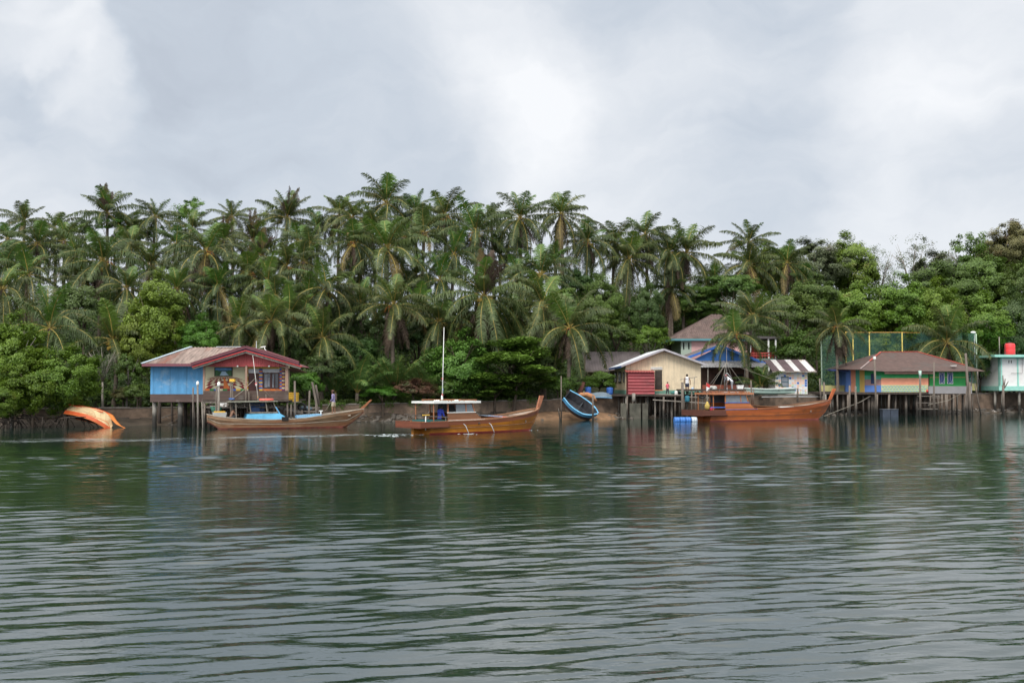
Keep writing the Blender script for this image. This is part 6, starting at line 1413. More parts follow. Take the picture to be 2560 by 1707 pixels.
for k in range(7): q.ball((X2(2.8) + .22 * k, -.3 + .1 * (k % 3), Z2(2.13)), .08, 0, (1.3, 1, .7), 8, 6)
q.build('coiled_line', M_ROPE, b2, world=False)
person('person in a red shirt sitting in the stern of the orange brown moored boat', inboat(b2, (X2(1.35), -.75, .30)), HD2 + .4, 1.6, hip=(-.08, .24), legs=[((.13, .07, .26), (.12, .06, .045)), ((.13, -.07, .26), (.12, -.06, .045))], arms=[((.06, .14, .40), (.17, .10, .36)), ((.05, -.15, .40), (.16, -.12, .36))], lean=.25, top=RED_SHIRT, bottom=DGREY, sleeves=1, shorts=False)
q = thing('net_bag', 'yellow net bag hanging at the stern of the orange brown moored boat', 'bag', inboat(b2, (X2(.75), -1.05, Z2(.85))))
w = MB(); w.lathe((0, 0, 0), [(.05, 0), (.2, .12), (.22, .35), (.1, .6), (.04, .7)], 12); w.build('mesh_bag', mat('yellow_net', (.42, .30, .08), .8, .3, 8), q, world=False); w = MB(); w.tube([(0, 0, .68), (0, 0, .95)], .02, 6); w.build('cord', M_ROPE, q, world=False)

# weathered blue boat on the left
WOOD3 = mat('weathered_hull', (.27, .17, .10), .7, .35, 2.2, dirt=(.20, .07, .028), dirt_amt=.62, dirt_scale=.7, stretch=(.5, 1, 3))
b3p, HD3, L3 = Vector((-20.9, 68.2, 0)), R(21), 11.6
b3 = thing('wooden_boat', 'weathered bare wood boat with a light blue cabin, moored before the blue stilt house', 'boat', b3p, HD3)
st3 = [(.15, .35, 1.0, .45, .12), (.8, .72, .86, .05, .45), (1.8, .98, .74, -.25, .82), (4.2, 1.1, .62, -.35, .98), (6.5, 1.05, .70, -.35, .88), (8.6, .82, .98, -.3, .5), (9.8, .52, 1.13, .1, .2), (10.6, .2, 1.24, .65, .06), (10.95, .05, 1.30, 1.05, .03)]
hull_mesh(st3, [WOOD3, WOOD3, mat('old_red_bottom', (.20, .055, .04), .7, .35, 2, dirt=(.12, .08, .06), dirt_amt=.4), M_GREYW, mat('bleached_rail', (.34, .29, .23), .75, .2, 4)], 'hull', b3, strake=.2)
stem(b3, [(9.45, -.2), (9.9, .35), (10.75, 1.25), (11.5, 1.95)], .06, [.2, .22, .26, .12], mat('rusty_stem', (.27, .10, .045), .7, .3, 4))
q = MB(); q.add([(2.6, -.9, .6), (5.6, -.95, .6), (5.6, .95, .6), (2.6, .9, .6), (2.75, -.86, 1.02), (4.9, -.86, 1.06), (4.9, .86, 1.06), (2.75, .86, 1.02)], [(0, 1, 5, 4), (1, 2, 6, 5), (2, 3, 7, 6), (3, 0, 4, 7), (4, 5, 6, 7)]); q.build('coaming', mat('cabin_sky_blue', (.12, .40, .62), .5, .12, dirt=(.06, .22, .38), dirt_amt=.3), b3, world=False)
q = MB(); q.box(2.9, 4.75, -.8, .8, 1.065, 1.16); q.build('cabin_sill', M_GREYW, b3, world=False)
q = MB()
for s in (-1, 1):
    for a, b in (((2.95, 1.16), (2.85, 1.82)), ((4.05, 1.16), (3.95, 1.82)), ((4.75, 1.16), (4.45, 1.82)), ((2.0, .7), (1.95, 1.8))): q.beam((a[0], s * .78, a[1]), (b[0], s * .78, b[1]), .06, .06)
q.build('cabin_post', M_GREYW, b3, world=False)
q = MB(); q.beam((4.9, -.8, 1.04), (4.62, -.8, 1.5), .09, .07); q.build('blue_brace', M_LBLUE, b3, world=False)
q = MB(); q.box(3.0, 4.0, .2, .26, 1.17, 1.75); q.box(3.05, 3.6, -.3, .1, 1.17, 1.45); q.build('blue_panel', mat('deep_blue_panel', (.02, .05, .14), .5, .2), b3, world=False)
q = MB(); q.slab([(1.5, -.95, 1.83), (4.75, -.95, 1.86), (4.75, .95, 1.86), (1.5, .95, 1.83)], (0, 0, .05)); rf3 = q.build('roof', mat('mossy_roof_board', (.25, .25, .20), .8, .25, 3, dirt=(.12, .14, .09), dirt_amt=.4), b3, world=False)
mast(b3, 3.55, 0, 1.88, 5.05, mat('mast_white', (.5, .49, .46), .6, .2, 3), [('red_flag', M_RED, .40, .16), ('white_cloth', M_WHITE, .36, .15), ('yellow_cloth', M_YELLOW, .08, .1)], -.42, .035)
q = MB()
for a in ((1.55, -.6, 1.9), (1.6, .6, 1.9), (4.7, .4, 1.9)): q.tube([(3.33, 0, 3.5), Vector((3.33, 0, 3.5)).lerp(Vector(a), .5) - Vector((0, 0, .12)), a], .01, 4)
q.build('stay', M_ROPE, b3, world=False)
q = MB(); q.box(5.0, 5.45, -1.16, -1.08, .55, .82); q.build('dark_tyre_pad', M_BLACK, b3, world=False)
q = MB(); q.lathe((2.3, 0, 2.0), [(.0, 0)], 3) if 0 else q.slab([(3.6, -.55, 1.92), (5.0, -.4, 1.93), (5.0, .3, 1.93), (3.6, .2, 1.92)], (0, 0, .01)); 
lf = thing('life_raft', 'red and white float lying on the roof of the weathered blue boat', 'float', inboat(b3, (4.05, -.3, 1.91)), HD3)
q = MB(); a_ = np.linspace(0, 6.283, 17); q.tube([(.42 * math.cos(a), .28 * math.sin(a), .08) for a in a_], .09, 8); q.build('ring', mat('salmon_float', (.62, .13, .10), .5, .2, 6), lf, world=False); q = MB(); q.box(-.3, .3, -.2, .2, .03, .12); q.build('float_floor', M_WHITE, lf, world=False)
tp = thing('tarpaulin', 'pale blue tarpaulin laid over the midship hold of the weathered boat', 'tarpaulin', inboat(b3, (6.9, -.2, .72)), HD3)
q = MB(); q.slab([(-.85, -.8, 0), (.85, -.75, .1), (.85, .5, .1), (-.85, .5, 0)], (0, 0, .16)); q.build('sheet', mat('tarp_blue', (.20, .40, .60), .5, .12), tp, world=False); q = MB(); q.box(.88, 1.4, -.6, 0, 0, .2); q.build('folded_end', mat('tarp_dark_blue', (.06, .10, .36), .5, .15), tp, world=False)
ic = thing('fish_crate', 'grey white fish crate with a yellow lid in the stern of the weathered boat', 'crate', inboat(b3, (.95, -.1, .80)), HD3)
q = MB(); q.add([(-.4, -.28, 0), (.4, -.28, 0), (.4, .28, 0), (-.4, .28, 0), (-.46, -.33, .34), (.46, -.33, .34), (.46, .33, .34), (-.46, .33, .34)], [(0, 3, 2, 1), (0, 1, 5, 4), (1, 2, 6, 5), (2, 3, 7, 6), (3, 0, 4, 7), (4, 5, 6, 7)]); q.build('crate_body', mat('crate_grey', (.42, .42, .40), .6, .12), ic, world=False)
q = MB(); q.box(-.36, .36, -.24, .24, .345, .42); q.build('lid', mat('lid_amber', (.62, .36, .04), .5, .1), ic, world=False)
fw = MB(); fw.box(7.6, 9.9, -.5, .5, .82, .9); fw.add([(8.6, -.74, .96), (10.4, -.24, 1.2), (10.4, .24, 1.2), (8.6, .74, .96)], [(0, 1, 2, 3)]); fw.build('foredeck', mat('bleached_deck', (.36, .30, .23), .75, .2, 3), b3, world=False)
q = MB(); q.beam((7.75, -.7, .75), (7.75, -.7, 1.22), .07, .07); q.beam((7.62, -.7, 1.2), (7.88, -.7, 1.2), .06, .06); q.build('cleat', M_WHITE, b3, world=False)
person('man in a lilac shirt and khaki shorts standing on the bow of the weathered boat', inboat(b3, (8.75, -.1, .98)), HD3 + R(150), 1.66, top=LILAC, bottom=KHAKI, sleeves=2, hat=mat('brown_cap', (.13, .065, .05), .8, .2), lean=.06, arms=[((.0, .14, .63), (.13, .05, .53)), ((.0, -.14, .63), (.13, -.04, .53))], legs=[((.03, .06, .27), (.02, .065, .045)), ((-.02, -.06, .27), (-.05, -.065, .045))])
person('bare chested man crouching in the stern of the weathered boat under its roof', inboat(b3, (1.75, -.2, .50)), HD3 + R(25), 1.62, hip=(-.08, .15), legs=SQUAT, arms=[((.12, .15, .28), (.24, .09, .28)), ((.12, -.15, .28), (.24, -.09, .28))], lean=.45, bottom=DGREY)
tr = thing('rope', 'mooring rope running from the hand of the man on the bow to the jetty', 'rope', inboat(b3, (8.6, .2, 1.8)))
q = MB(); a, b = inboat(b3, (8.6, -.05, 1.86)), W(806, 1033, 72.6); m_ = a.lerp(b, .5) - Vector((0, 0, .12)); q.tube([a, m_, b], .018, 5); q.build('line', M_ROPE, tr)

# wreck lying on its side
wk = thing('boat_wreck', 'small blue wooden boat wreck lying tilted on the sandy bank left of the cream house', 'boat', (WX(1443, 87.3), 87.3, .95), rot=(R(36), R(36), R(-8)))
stw = [(a * .74, b * .92, c * 1.0, d * 1.15, e * .95) for a, b, c, d, e in [(-2.0, .75, .65, -.1, .55), (-1, 1.0, .6, -.3, .85), (0, 1.08, .6, -.36, .92), (1, .98, .66, -.32, .8), (1.8, .6, .8, -.1, .4), (2.3, .1, .95, .5, .05)]]
WR = mat('wreck_hull', (.11, .06, .05), .85, .35, 2.5, dirt=(.05, .04, .035), dirt_amt=.5)
hull_mesh(stw, [mat('wreck_blue', (.10, .32, .55), .65, .2, 3, dirt=(.05, .16, .3), dirt_amt=.3), WR, WR, mat('wreck_inside', (.035, .035, .04), .9, .4, 3), mat('wreck_rail', (.16, .42, .64), .6, .2, 3)], 'hull', wk, strake=.3, floor=-.15)
q = MB()
q.box(-1.45, -1.40, -.66, .66, -.05, .62); q.box(.0, .1, -.86, .86, .18, .28)
q.build('thwart', mat('wreck_thwart', (.03, .035, .04), .8, .3, 3), wk, world=False)
ob = thing('float_tube', 'long orange brown padded float slung behind the tilted blue wreck', 'float', (WX(1478, 88), 88, 1.3))
q = MB(); q.tube([W(1440, 992, 88.6), W(1452, 986, 88.6), W(1468, 986, 88.6), W(1482, 992, 88.6), W(1491, 1003, 88.6)], [.08, .17, .21, .21, .1], 10); q.build('tube', mat('orange_brown_pad', (.40, .18, .08), .7, .25, 3), ob)
for x, y in ((1460, 985), (1488, 998)):
    q = MB(); p = W(x, y, 88.25); q.tube([p + Vector((-.02, -.27, .05)), p + Vector((0, 0, .25)), p + Vector((.02, .27, .05))], .03, 5); q.build('lashing', M_ROPE, ob)
# stranded orange boat among the mangroves
sb_ = thing('stranded_boat', 'orange and cream boat stranded under the mangroves, bow to the right', 'boat', (WX(240, 71.6), 71.6, .96), rot=(R(161), R(10), R(-18)))
sts = [(a * .82, b * .86, c * .9, d * .9, e * .86) for a, b, c, d, e in [(-2.4, .8, .62, -.1, .6), (-1.2, 1.0, .6, -.32, .85), (0, 1.05, .62, -.36, .9), (1.0, .85, .72, -.3, .62), (1.8, .4, .92, .05, .22), (2.2, .08, 1.05, .6, .04)]]
CRH = plank_mat('boat_cream', (.58, .44, .25), .16, 1, var=.12, gap=.6, dirt=(.38, .17, .07), dirt_amt=.4)
hull_mesh(sts, [mat('boat_orange', (.47, .08, .018), .55, .15), CRH, CRH, mat('boat_inner', (.07, .025, .015), .8, .3), mat('boat_orange_rail', (.50, .13, .03), .55, .15)], 'hull', sb_, strake=.22, floor=-.1)
stem(sb_, [(1.2, -.2), (1.7, .12), (2.3, .42), (3.1, .55)], .08, [.5, .42, .34, .16], mat('stem_amber', (.55, .17, .03), .55, .15))

q = MB(); q.beam((-1.9, 0, -.30), (.2, 0, -.345), .12, .09); q.beam((.2, 0, -.345), (1.3, 0, -.2), .12, .09); q.build('keel', bpy.data.materials['boat_orange'], sb_, world=False)
for s in (-1, 1):
    q = MB(); q.beam((-1.9, s * .62, -.12), (1.0, s * .5, -.16), .05, .07); q.build('bilge_strake', bpy.data.materials['boat_orange'], sb_, world=False)
# ------------------------------------------------------------------ jetties
def jetty(label, cat, loc): return thing('jetty', label, cat, loc)
rj = random.Random(77)
j = thing('jetty', 'rickety timber jetty running along the front of the blue stilt house', 'jetty', tuple(W(620, 1062, 70)))
MB().pbox(506, 1016.5, 690, 1020, 69.6, 1.5).build('deck', M_GREYW, j)
for k in range(16):
    q = MB(); post(q, 510 + k * 12 + rj.uniform(-3, 3), 1012 + rj.uniform(-6, 4), 1070, 69.5 + rj.choice((0, .7, 1.4)), rj.uniform(3, 6), zb=-.8); q.build('pile', M_PILE, j)
q = MB(); q.beam(W(506, 1006, 69.5), W(640, 1005, 69.5), .06, .09); q.beam(W(560, 1011, 69.45), W(650, 1012, 69.45), .05, .07); q.build('rail', M_GREYW, j)
q = MB(); a, b = W(664, 1012, 70.9), W(752, 1031, 72.4)
for s in (0, .9): q.beam(a + Vector((0, s, 0)), b + Vector((0, s, 0)), .08, .14)
for k in range(24):
    p = a.lerp(b, (k + .5) / 24); q.box(p.x - .05, p.x + .05, p.y - .05, p.y + 1.0, p.z + .07, p.z + .11)
q.build('gangway', M_GREYW, j)
q = MB(); q.pbox(728, 1019, 785, 1022, 73, 2.4); q.pbox(730, 1027, 800, 1029.5, 72.6, 1.2); q.pbox(738, 1035, 812, 1038, 72.2, 1.4); q.build('landing', M_GREYW, j)
for k in range(12):
    q = MB(); post(q, 676 + k * 11 + rj.uniform(-3, 3), 1014 + k * 1.6, 1068, 71.5 + rj.choice((0, .8, 1.6)), rj.uniform(3, 6), zb=-.6); q.build('pile', M_PILE, j)
for k in range(20):
    q = MB(); post(q, 508 + k * 8.7 + rj.uniform(-4, 4), 1006 + rj.uniform(-2, 8), 1070, 70.9 + rj.choice((0, 1.2, 2.6)), rj.uniform(2.5, 5.5), zb=-.8, dx=rj.uniform(-7, 7)); q.build('brace_pole', M_DARKW if k % 3 else M_GREYW, j)
for k in range(6):
    q = MB(); y = 1008 + k * 6.3; q.beam(W(505 + rj.uniform(0, 40), y, 70.6 + .3 * k), W(600 + rj.uniform(0, 80), y + rj.uniform(-4, 4), 70.6 + .3 * k), .06, .09); q.build('cross_pole', M_DARKW if k % 2 else M_GREYW, j)
nb = thing('fishing_net', 'bundle of dark green fishing net hung on the jetty under the blue house', 'fishing net', tuple(W(540, 1030, 69.4)))
q = MB(); p = W(540, 1016, 69.4); q.tube([p + Vector((-.35, 0, 0)), p + Vector((-.1, -.05, -.28)), p + Vector((.2, 0, -.35)), p + Vector((.35, 0, -.05))], [.08, .22, .2, .06], 8); q.tube([p + Vector((.05, -.05, 0)), p + Vector((.08, -.08, -.9))], [.2, .05], 8); q.build('netting', mat('dark_green_net', (.03, .10, .07), .9, .3, 8), nb)
q = MB(); q.beam(p + Vector((-.4, -.05, .04)), p + Vector((.4, -.05, .04)), .05, .05); q.build('hanging_bar', M_GREYW, nb)
yc = thing('crate', 'yellow plastic crate standing on the jetty right of the blue stilt house', 'crate', tuple(W(732, 1005, 71.6)))
q = MB(); q.pbox(721, 981, 743, 1003.5, 71.6, .5); q.build('crate_body', M_YELLOW, yc); q = MB()
for y in (983, 989, 995): q.pbox(720.6, y, 743.4, y + 1, 71.56, .04)
q.build('rim', mat('crate_rim', (.52, .29, .03), .5, .1), yc); MB().pbox(718, 1003.8, 746, 1006, 71.4, 1.2).build('stand', M_GREYW, yc)
yb_ = thing('marker_post', 'dark post with a yellow box on top standing in front of the mural', 'post', tuple(W(579, 1062, 69)))
q = MB(); post(q, 577, 953, 1062, 69.2, 4, zb=-.8); post(q, 581.5, 956, 1062, 69.25, 3.4, zb=-.8); q.build('pole', M_PILE, yb_); MB().pbox(573.5, 947, 586, 954, 69.1, .3).build('box', M_YELLOW, yb_)
q = MB(); q.pbox(572, 995, 584, 998.5, 69.05, .3); q.build('blue_rag', M_BLUEP, yb_)
# white capped posts and mooring poles: px, top, bottom, depth, width, label
PO = [(494, 959, 1064, 69.0, 5, 'slim post with a white cap before the blue wall', 'w', 2), (483, 968, 1060, 69.2, 4, 'bare slim post just left of the white capped one at the blue wall', '', 0), (547, 961, 1060, 68.9, 6, 'white capped post in front of the checkered mural', 'w', 0), (541.5, 967, 1060, 69.0, 4, 'bare post touching the white capped one at the mural', '', -1),
      (737, 952, 1064, 70.3, 5.5, 'tall knotted post in front of the yellow crate', '', 1), (728, 1010, 1064, 70.4, 4, 'short post left of the yellow crate stand', '', 0), (774, 976, 1060, 71, 5, 'grey post on the jetty left of the leaning poles', '', -3), (790, 998, 1058, 71.2, 4.5, 'short stout post between the grey post and the leaning poles', '', 0),
      (780, 955, 1038, 71.8, 6, 'longest pole leaning over the right end of the jetty', '', 30), (789, 962, 1010, 72.3, 6, 'second pole leaning beside the longest one', '', 8), (665, 985, 1030, 70.2, 3, 'thin rod standing behind the float on the boat roof', '', 0), (615, 975, 1016, 70.2, 4.5, 'post standing behind the leaning boat mast, before the porch rail', '', 0), (622, 979, 1016, 70.25, 4, 'thicker twin of the post behind the leaning boat mast', '', 0),
      (1403, 940, 1052, 86.0, 3, 'thin crooked stake left of the tilted wreck', '', 0), (1482, 988, 1046, 85.8, 5, 'stake standing against the tilted wreck', '', 0), (1396, 1020, 1050, 86.2, 3, 'short black leaning stake left of the tilted wreck', '', 8),
      (1568, 990, 1047, 89.4, 4, 'pale thin pile under the left corner of the red shed', '', 0), (1584, 983, 1003, 89.4, 9, 'short fat white bollard before the red shed', 'c', 0), (1706, 955, 1048, 87.0, 7, 'tall dark mooring pole left of the orange brown boat', '', 0), (1877, 951, 1012, 86.4, 4, 'slim pole behind the wheelhouse of the orange brown boat', '', 3), (1884, 972, 1012, 86.6, 3, 'thin rod just right of the slim pole at the wheelhouse', '', 0),
      (1994, 970, 1005, 97.5, 4.5, 'short post on the sea wall in front of the tiled shed', '', 0), (2049, 946, 1008, 95.0, 4, 'pale pole behind the bow post of the orange brown boat', '', 4), (2060, 955, 1040, 96.5, 4.5, 'dark pole just right of the orange bow post', '', 1),
      (2124, 963, 1042, 95.5, 5, 'dark pole left at the blue striped corner', '', 0), (2139, 965, 1043, 95.8, 5, 'dark pole at the salmon stripe', '', -1), (2186, 897, 1044, 95.2, 5, 'tall pole with a white lamp box in front of the striped house', 'l', 5), (2300, 929, 1044, 96.2, 5.5, 'pole with a pale green wrapped top before the salmon wall', 'g', 0), (2335, 905, 1046, 95.4, 4, 'slim dark pole in front of the grey skirt', '', 0),
      (2414, 883, 1046, 96.8, 6, 'tallest black pole leaning at the right end of the striped house', '', 12), (2424, 955, 1048, 96.5, 5, 'greyish pole at the foot of the tallest black one', '', 2), (2437, 958, 1038, 103, 3.2, 'thin stick leaning by the yellow panel', '', 18), (2420, 955, 1040, 96.9, 4, 'black raking prop crossing the tallest pole', '', -14)]
for px, y0, y1, Y, w, lb, cap, dx in PO:
    r = thing('mooring_pole', lb, 'pole', tuple(W(px + dx, y1, Y)), group='poles standing along the shore'); q = MB()
    zb = -.8 if Y < float(shoreY(WX(px, Y))) + .3 and y1 > 1035 else None
    post(q, px, y0, y1, Y, w, dx=dx, zb=zb); q.build('shaft', M_CONC if cap == 'c' else M_GREYW if cap == 'w' else M_PILE, r)
    p = W(px, y0, Y)
    if cap == 'w': q = MB(); k = w * Y / F * .62; q.lathe(p + Vector((0, 0, -.12)), [(k, 0), (k * 1.15, .1), (k * 1.1, .22), (k * .4, .3)], 10); q.build('cap', M_WHITE, r)
    if cap == 'l': q = MB(); q.box(p.x - .11, p.x + .11, Y - .1, Y + .1, p.z - .02, p.z + .24); q.build('lamp_box', M_WHITE, r)
    if cap == 'g': q = MB(); q.tube([p + Vector((0, 0, -.5)), p + Vector((0, 0, .1))], [w * Y / F * .56, w * Y / F * .66], 8); q.build('wrapping', mat('pale_green_wrap', (.40, .55, .48), .7, .15), r)
fk = thing('mooring_pole', 'forked pale trunk standing in the water before the mint green house', 'pole', tuple(W(2508, 1036, 104)), group='poles standing along the shore')
q = MB(); post(q, 2508, 962, 1036, 104, 6, zb=-.8); q.tube([W(2509, 975, 104), W(2507, 938, 104)], [.08, .05], 6); q.tube([W(2510, 968, 104), W(2513, 947, 104)], [.07, .05], 6); q.tube([W(2511, 970, 104), W(2521, 953, 104)], [.07, .04], 6); q.build('shaft', M_PILE, fk)
# gear lying about on the landings and under the houses
for k, (nm, cat, lb, px, py, Y, kind, col) in enumerate((
    ('tyre', 'tyre', 'black tyre lying on the landing right of the yellow crate', 755, 1017, 72.8, 'ring', (.02, .02, .02)),
    ('net_pile', 'fishing net', 'heap of grey blue net on the landing near the leaning poles', 768, 1025, 73.2, 'heap', (.13, .17, .20)),
    ('net_pile', 'fishing net', 'heap of teal net on the lower deck between child and man', 1690, 985, 90.6, 'heap', (.04, .17, .16)),
    ('net_pile', 'fishing net', 'heap of pale net on the high jetty left of the bending person', 1782, 973, 89.6, 'heap', (.38, .38, .35)),
    ('tyre', 'tyre', 'black tyre hung on the front of the high jetty', 1755, 988, 88.35, 'ring', (.02, .02, .02)),
    ('styrofoam_box', 'box', 'white foam box on the high jetty near its right end', 1850, 972, 89.4, 'box', (.72, .72, .70)),
    ('styrofoam_box', 'box', 'white foam box on the jetty under the porch of the blue house', 560, 1016, 70.4, 'box', (.72, .72, .70)))):
    p = W(px, py, Y); r = thing(nm, lb, cat, tuple(p)); q = MB(); m_ = mat('gear_' + str(k), col, .7, .25, 9)
    if kind == 'ring': a_ = np.linspace(0, 6.283, 17); q.tube([(.24 * math.cos(a), -.05, .24 * math.sin(a)) for a in a_], .085, 8); q.build('tread', m_, r, world=False)
    if kind == 'heap':
        rr = random.Random(k); 
        for i in range(9): q.ball((rr.uniform(-.35, .35), rr.uniform(-.2, .2), rr.uniform(.05, .2)), rr.uniform(.12, .24), 0, (1.2, 1, .7), 9, 6)
        q.build('netting', m_, r, world=False)
    if kind == 'box':
        q.add([(-.24, -.18, 0), (.24, -.18, 0), (.24, .18, 0), (-.24, .18, 0), (-.28, -.21, .27), (.28, -.21, .27), (.28, .21, .27), (-.28, .21, .27)], [(0, 3, 2, 1), (0, 1, 5, 4), (1, 2, 6, 5), (2, 3, 7, 6), (3, 0, 4, 7), (4, 5, 6, 7)]); q.build('box_body', m_, r, world=False)
        q = MB(); q.box(-.3, .3, -.23, .23, .272, .33); q.build('lid', m_, r, world=False)
# fishing jetty by the cream house
j2 = thing('jetty', 'high fishing jetty of dark timber right of the cream house', 'jetty', tuple(W(1780, 1045, 88.5)))
MB().pbox(1701, 972.5, 1866, 977.5, 88.5, 2.2).build('upper_deck', M_DARKW, j2); MB().pbox(1636, 988, 1790, 991.5, 89.2, 2).build('lower_deck', M_DARKW, j2)
for k in range(24):
    q = MB(); post(q, 1640 + k * 9.7 + rj.uniform(-3, 3), 978 if k > 6 else 991.5, 1050, 88.5 + rj.choice((.1, .9, 1.9)), rj.uniform(3, 6.5), zb=-.8); q.build('pile', M_PILE if k % 4 else M_GREYW, j2)
q = MB(); q.beam(W(1632, 999, 88.3), W(1792, 1009, 88.2), .07, .09); q.beam(W(1640, 985, 88.9), W(1706, 987, 88.6), .06, .07); q.beam(W(1700, 949, 88.6), W(1743, 942, 88.6), .05, .06); q.beam(W(1736, 943, 88.62), W(1735, 972, 88.62), .05, .06); q.beam(W(1720, 992, 88.35), W(1800, 994, 88.35), .06, .08); q.build('rail', M_GREYW, j2)
q = MB(); q.pbox(1722, 980, 1770, 984, 89.4, .5); q.build('green_board', mat('dull_green_board', (.12, .26, .19), .7, .15), j2)
person('man in a white vest and dark shorts standing on the high jetty', W(1718, 977.5, 89.2) + Vector((0, 0, -.15)), R(70), 1.68, top=WHITE_SHIRT, bottom=NAVY, sleeves=0, arms=[((.0, .16, .63), (.10, .16, .53)), ((-.03, -.17, .63), (-.02, -.18, .50))])
person('child in a pink shirt and dark trousers on the lower jetty deck', W(1669, 988, 90), R(-60), 1.22, top=PINK_SHIRT, bottom=DGREY, sleeves=1, shorts=False, arms=[((.0, .15, .63), (.10, .12, .58)), ((.0, -.15, .63), (.08, -.13, .52))], legs=[((.05, .06, .27), (.06, .06, .045)), ((-.03, -.06, .27), (-.09, -.06, .05))])
person('person in a white shirt and red cap bending down on the high jetty', W(1830, 975, 90.0), R(180), 1.6, top=WHITE_SHIRT, bottom=mat('grey_trousers', (.25, .25, .27), .8, .1), sleeves=1, shorts=False, hat=M_RED, lean=.85, arms=[((.24, .13, .50), (.30, .10, .36)), ((.24, -.13, .50), (.30, -.10, .36))])
for px, y0, y1, Y, w, lb, nm, cat, m in ((1470.5, 968, 986, 91, 15, 'blue plastic barrel on the sea wall above the tilted wreck', 'barrel', 'barrel', M_BLUEP), (1524.5, 969, 986, 92.3, 17, 'blue plastic barrel against the corner of the cream house', 'barrel', 'barrel', M_BLUEP), (1718, 990, 1004, 88.0, 12, 'teal drum hanging under the high jetty', 'drum', 'drum', mat('teal_drum', (.03, .17, .24), .5, .15)), (1691, 978, 988, 90.2, 9, 'small white bucket on the lower jetty deck', 'bucket', 'bucket', M_WHITE), (1707, 968, 977, 88.9, 7, 'white jerrycan at the left end of the high jetty', 'jerrycan', 'jerrycan', M_WHITE), (1732, 969, 977, 88.9, 8, 'pale blue bucket on the high jetty right of the man', 'bucket', 'bucket', mat('pale_blue_bucket', (.45, .55, .68), .5, .08))):
    p = W(px, y1, Y); hgt = WZ(y0, Y) - p.z; k = w * Y / F / 2; r = thing(nm, lb, cat, tuple(p)); q = MB()
    q.lathe((0, 0, 0), [(k * .9, 0), (k, hgt * .06), (k * .98, hgt * .3), (k * 1.03, hgt * .34), (k * .98, hgt * .38), (k * .98, hgt * .62), (k * 1.03, hgt * .66), (k * .98, hgt * .7), (k, hgt * .93), (k * .88, hgt)], 18); q.build('body', m, r, world=False)
    q = MB(); q.lathe((0, 0, hgt), [(k * .86, -.02), (k * .9, .02), (k * .3, .03)], 16); q.tube([(-k * .3, 0, hgt + .02), (0, 0, hgt + .06), (k * .3, 0, hgt + .02)], .015, 5); q.build('lid', m, r, world=False)
for k, px in enumerate((1692, 1706, 1720, 1735)):
    lb = ('blue barrel floating first from the left by the orange boat stern', 'blue barrel floating second from the left by the orange boat stern', 'blue barrel floating third from the left by the orange boat stern', 'white faded barrel floating nearest the orange boat stern')[k]
    p = W(px, 1048, 82.6 + .1 * k); r = thing('floating_barrel', lb, 'barrel', (p.x, p.y, .12), R(8), 'barrels floating by the boat stern'); q = MB(); m4 = Matrix.Rotation(R(90), 4, 'Y')
    q.lathe((-.23, 0, 0), [(.2, 0), (.26, .02), (.26, .13), (.275, .15), (.26, .17), (.26, .3), (.275, .32), (.26, .34), (.26, .44), (.2, .46)], 18, 0, m4); q.build('body', M_BLUEP if False else (mat('barrel_blue', (.05, .17, .48), .5, .15) if k < 3 else mat('barrel_white', (.50, .56, .62), .5, .12)), r, world=False)
    q = MB(); q.tube([(.232, .08, .12), (.28, .08, .12)], .03, 8); q.build('bung', M_WHITE, r, world=False)
sk = thing('skiff', 'pale green skiff lying on the sea wall left of the tiled shed', 'boat', tuple(W(1932, 986, 93.2)))
x0, x1 = W(1866, 980, 93.2).x, W(1990, 980, 93.2).x; Ls = x1 - x0; sk.location = (x0, 93.6, WZ(987, 93.2) + .28)
hull_mesh([(0, .5, .36, -.1, .35), (Ls * .25, .62, .3, -.22, .5), (Ls * .5, .66, .28, -.25, .52), (Ls * .75, .6, .3, -.22, .45), (Ls, .38, .36, -.12, .2)], [mat('skiff_green', (.42, .55, .48), .5, .08)] * 3 + [mat('skiff_inside', (.30, .36, .33), .7, .15), M_WHITE], 'hull', sk, strake=.1, thick=.05, floor=-.05)
q = MB(); q.box(Ls * .3, Ls * .34, -.55, .55, .12, .17); q.box(Ls * .62, Ls * .66, -.55, .55, .12, .17); q.build('thwart', M_GREYW, sk, world=False)
dg = thing('dinghy', 'grey blue upturned dinghy on the wall behind the tilted wreck', 'boat', (WX(1502, 90.6), 90.6, WZ(988, 90.6) + .12), 0, rot=(R(180), 0, R(6)))
hull_mesh([(-.95, .36, .3, -.06, .3), (-.3, .45, .28, -.16, .38), (.4, .4, .3, -.14, .32), (1.0, .08, .36, .1, .04)], [mat('dinghy_grey', (.17, .22, .26), .6, .15)] * 3 + [M_GREYW, M_LBLUE], 'hull', dg, strake=.1, thick=.04, floor=0)
st_ = thing('tree_stump', 'reddish brown dead stump on the wall above the tilted wreck', 'stump', tuple(W(1450, 988, 90.8)))
q = MB(); q.tube([W(1447, 990, 90.8), W(1452, 972, 90.8), W(1460, 955, 90.8)], [.28, .22, .14], 9); q.tube([W(1453, 972, 90.8), W(1447, 962, 90.9)], [.1, .04], 6); q.build('stem', mat('stump_red', (.15, .06, .045), .9, .3, 4), st_)
fb = thing('fish_cage', 'dark blue black float box standing in the water under the striped house', 'float', tuple(W(2227, 1042, 95)))
q = MB(); q.pbox(2207, 1024, 2226, 1044, 95, .8); q.pbox(2226.6, 1024.5, 2246, 1044, 95.02, .8); q.build('box', mat('cage_dark', (.035, .045, .065), .6, .25, 4), fb); q = MB(); q.pbox(2206, 1022.5, 2247, 1024, 94.95, .9); q.build('rim', mat('cage_rim', (.09, .10, .12), .6, .2), fb)
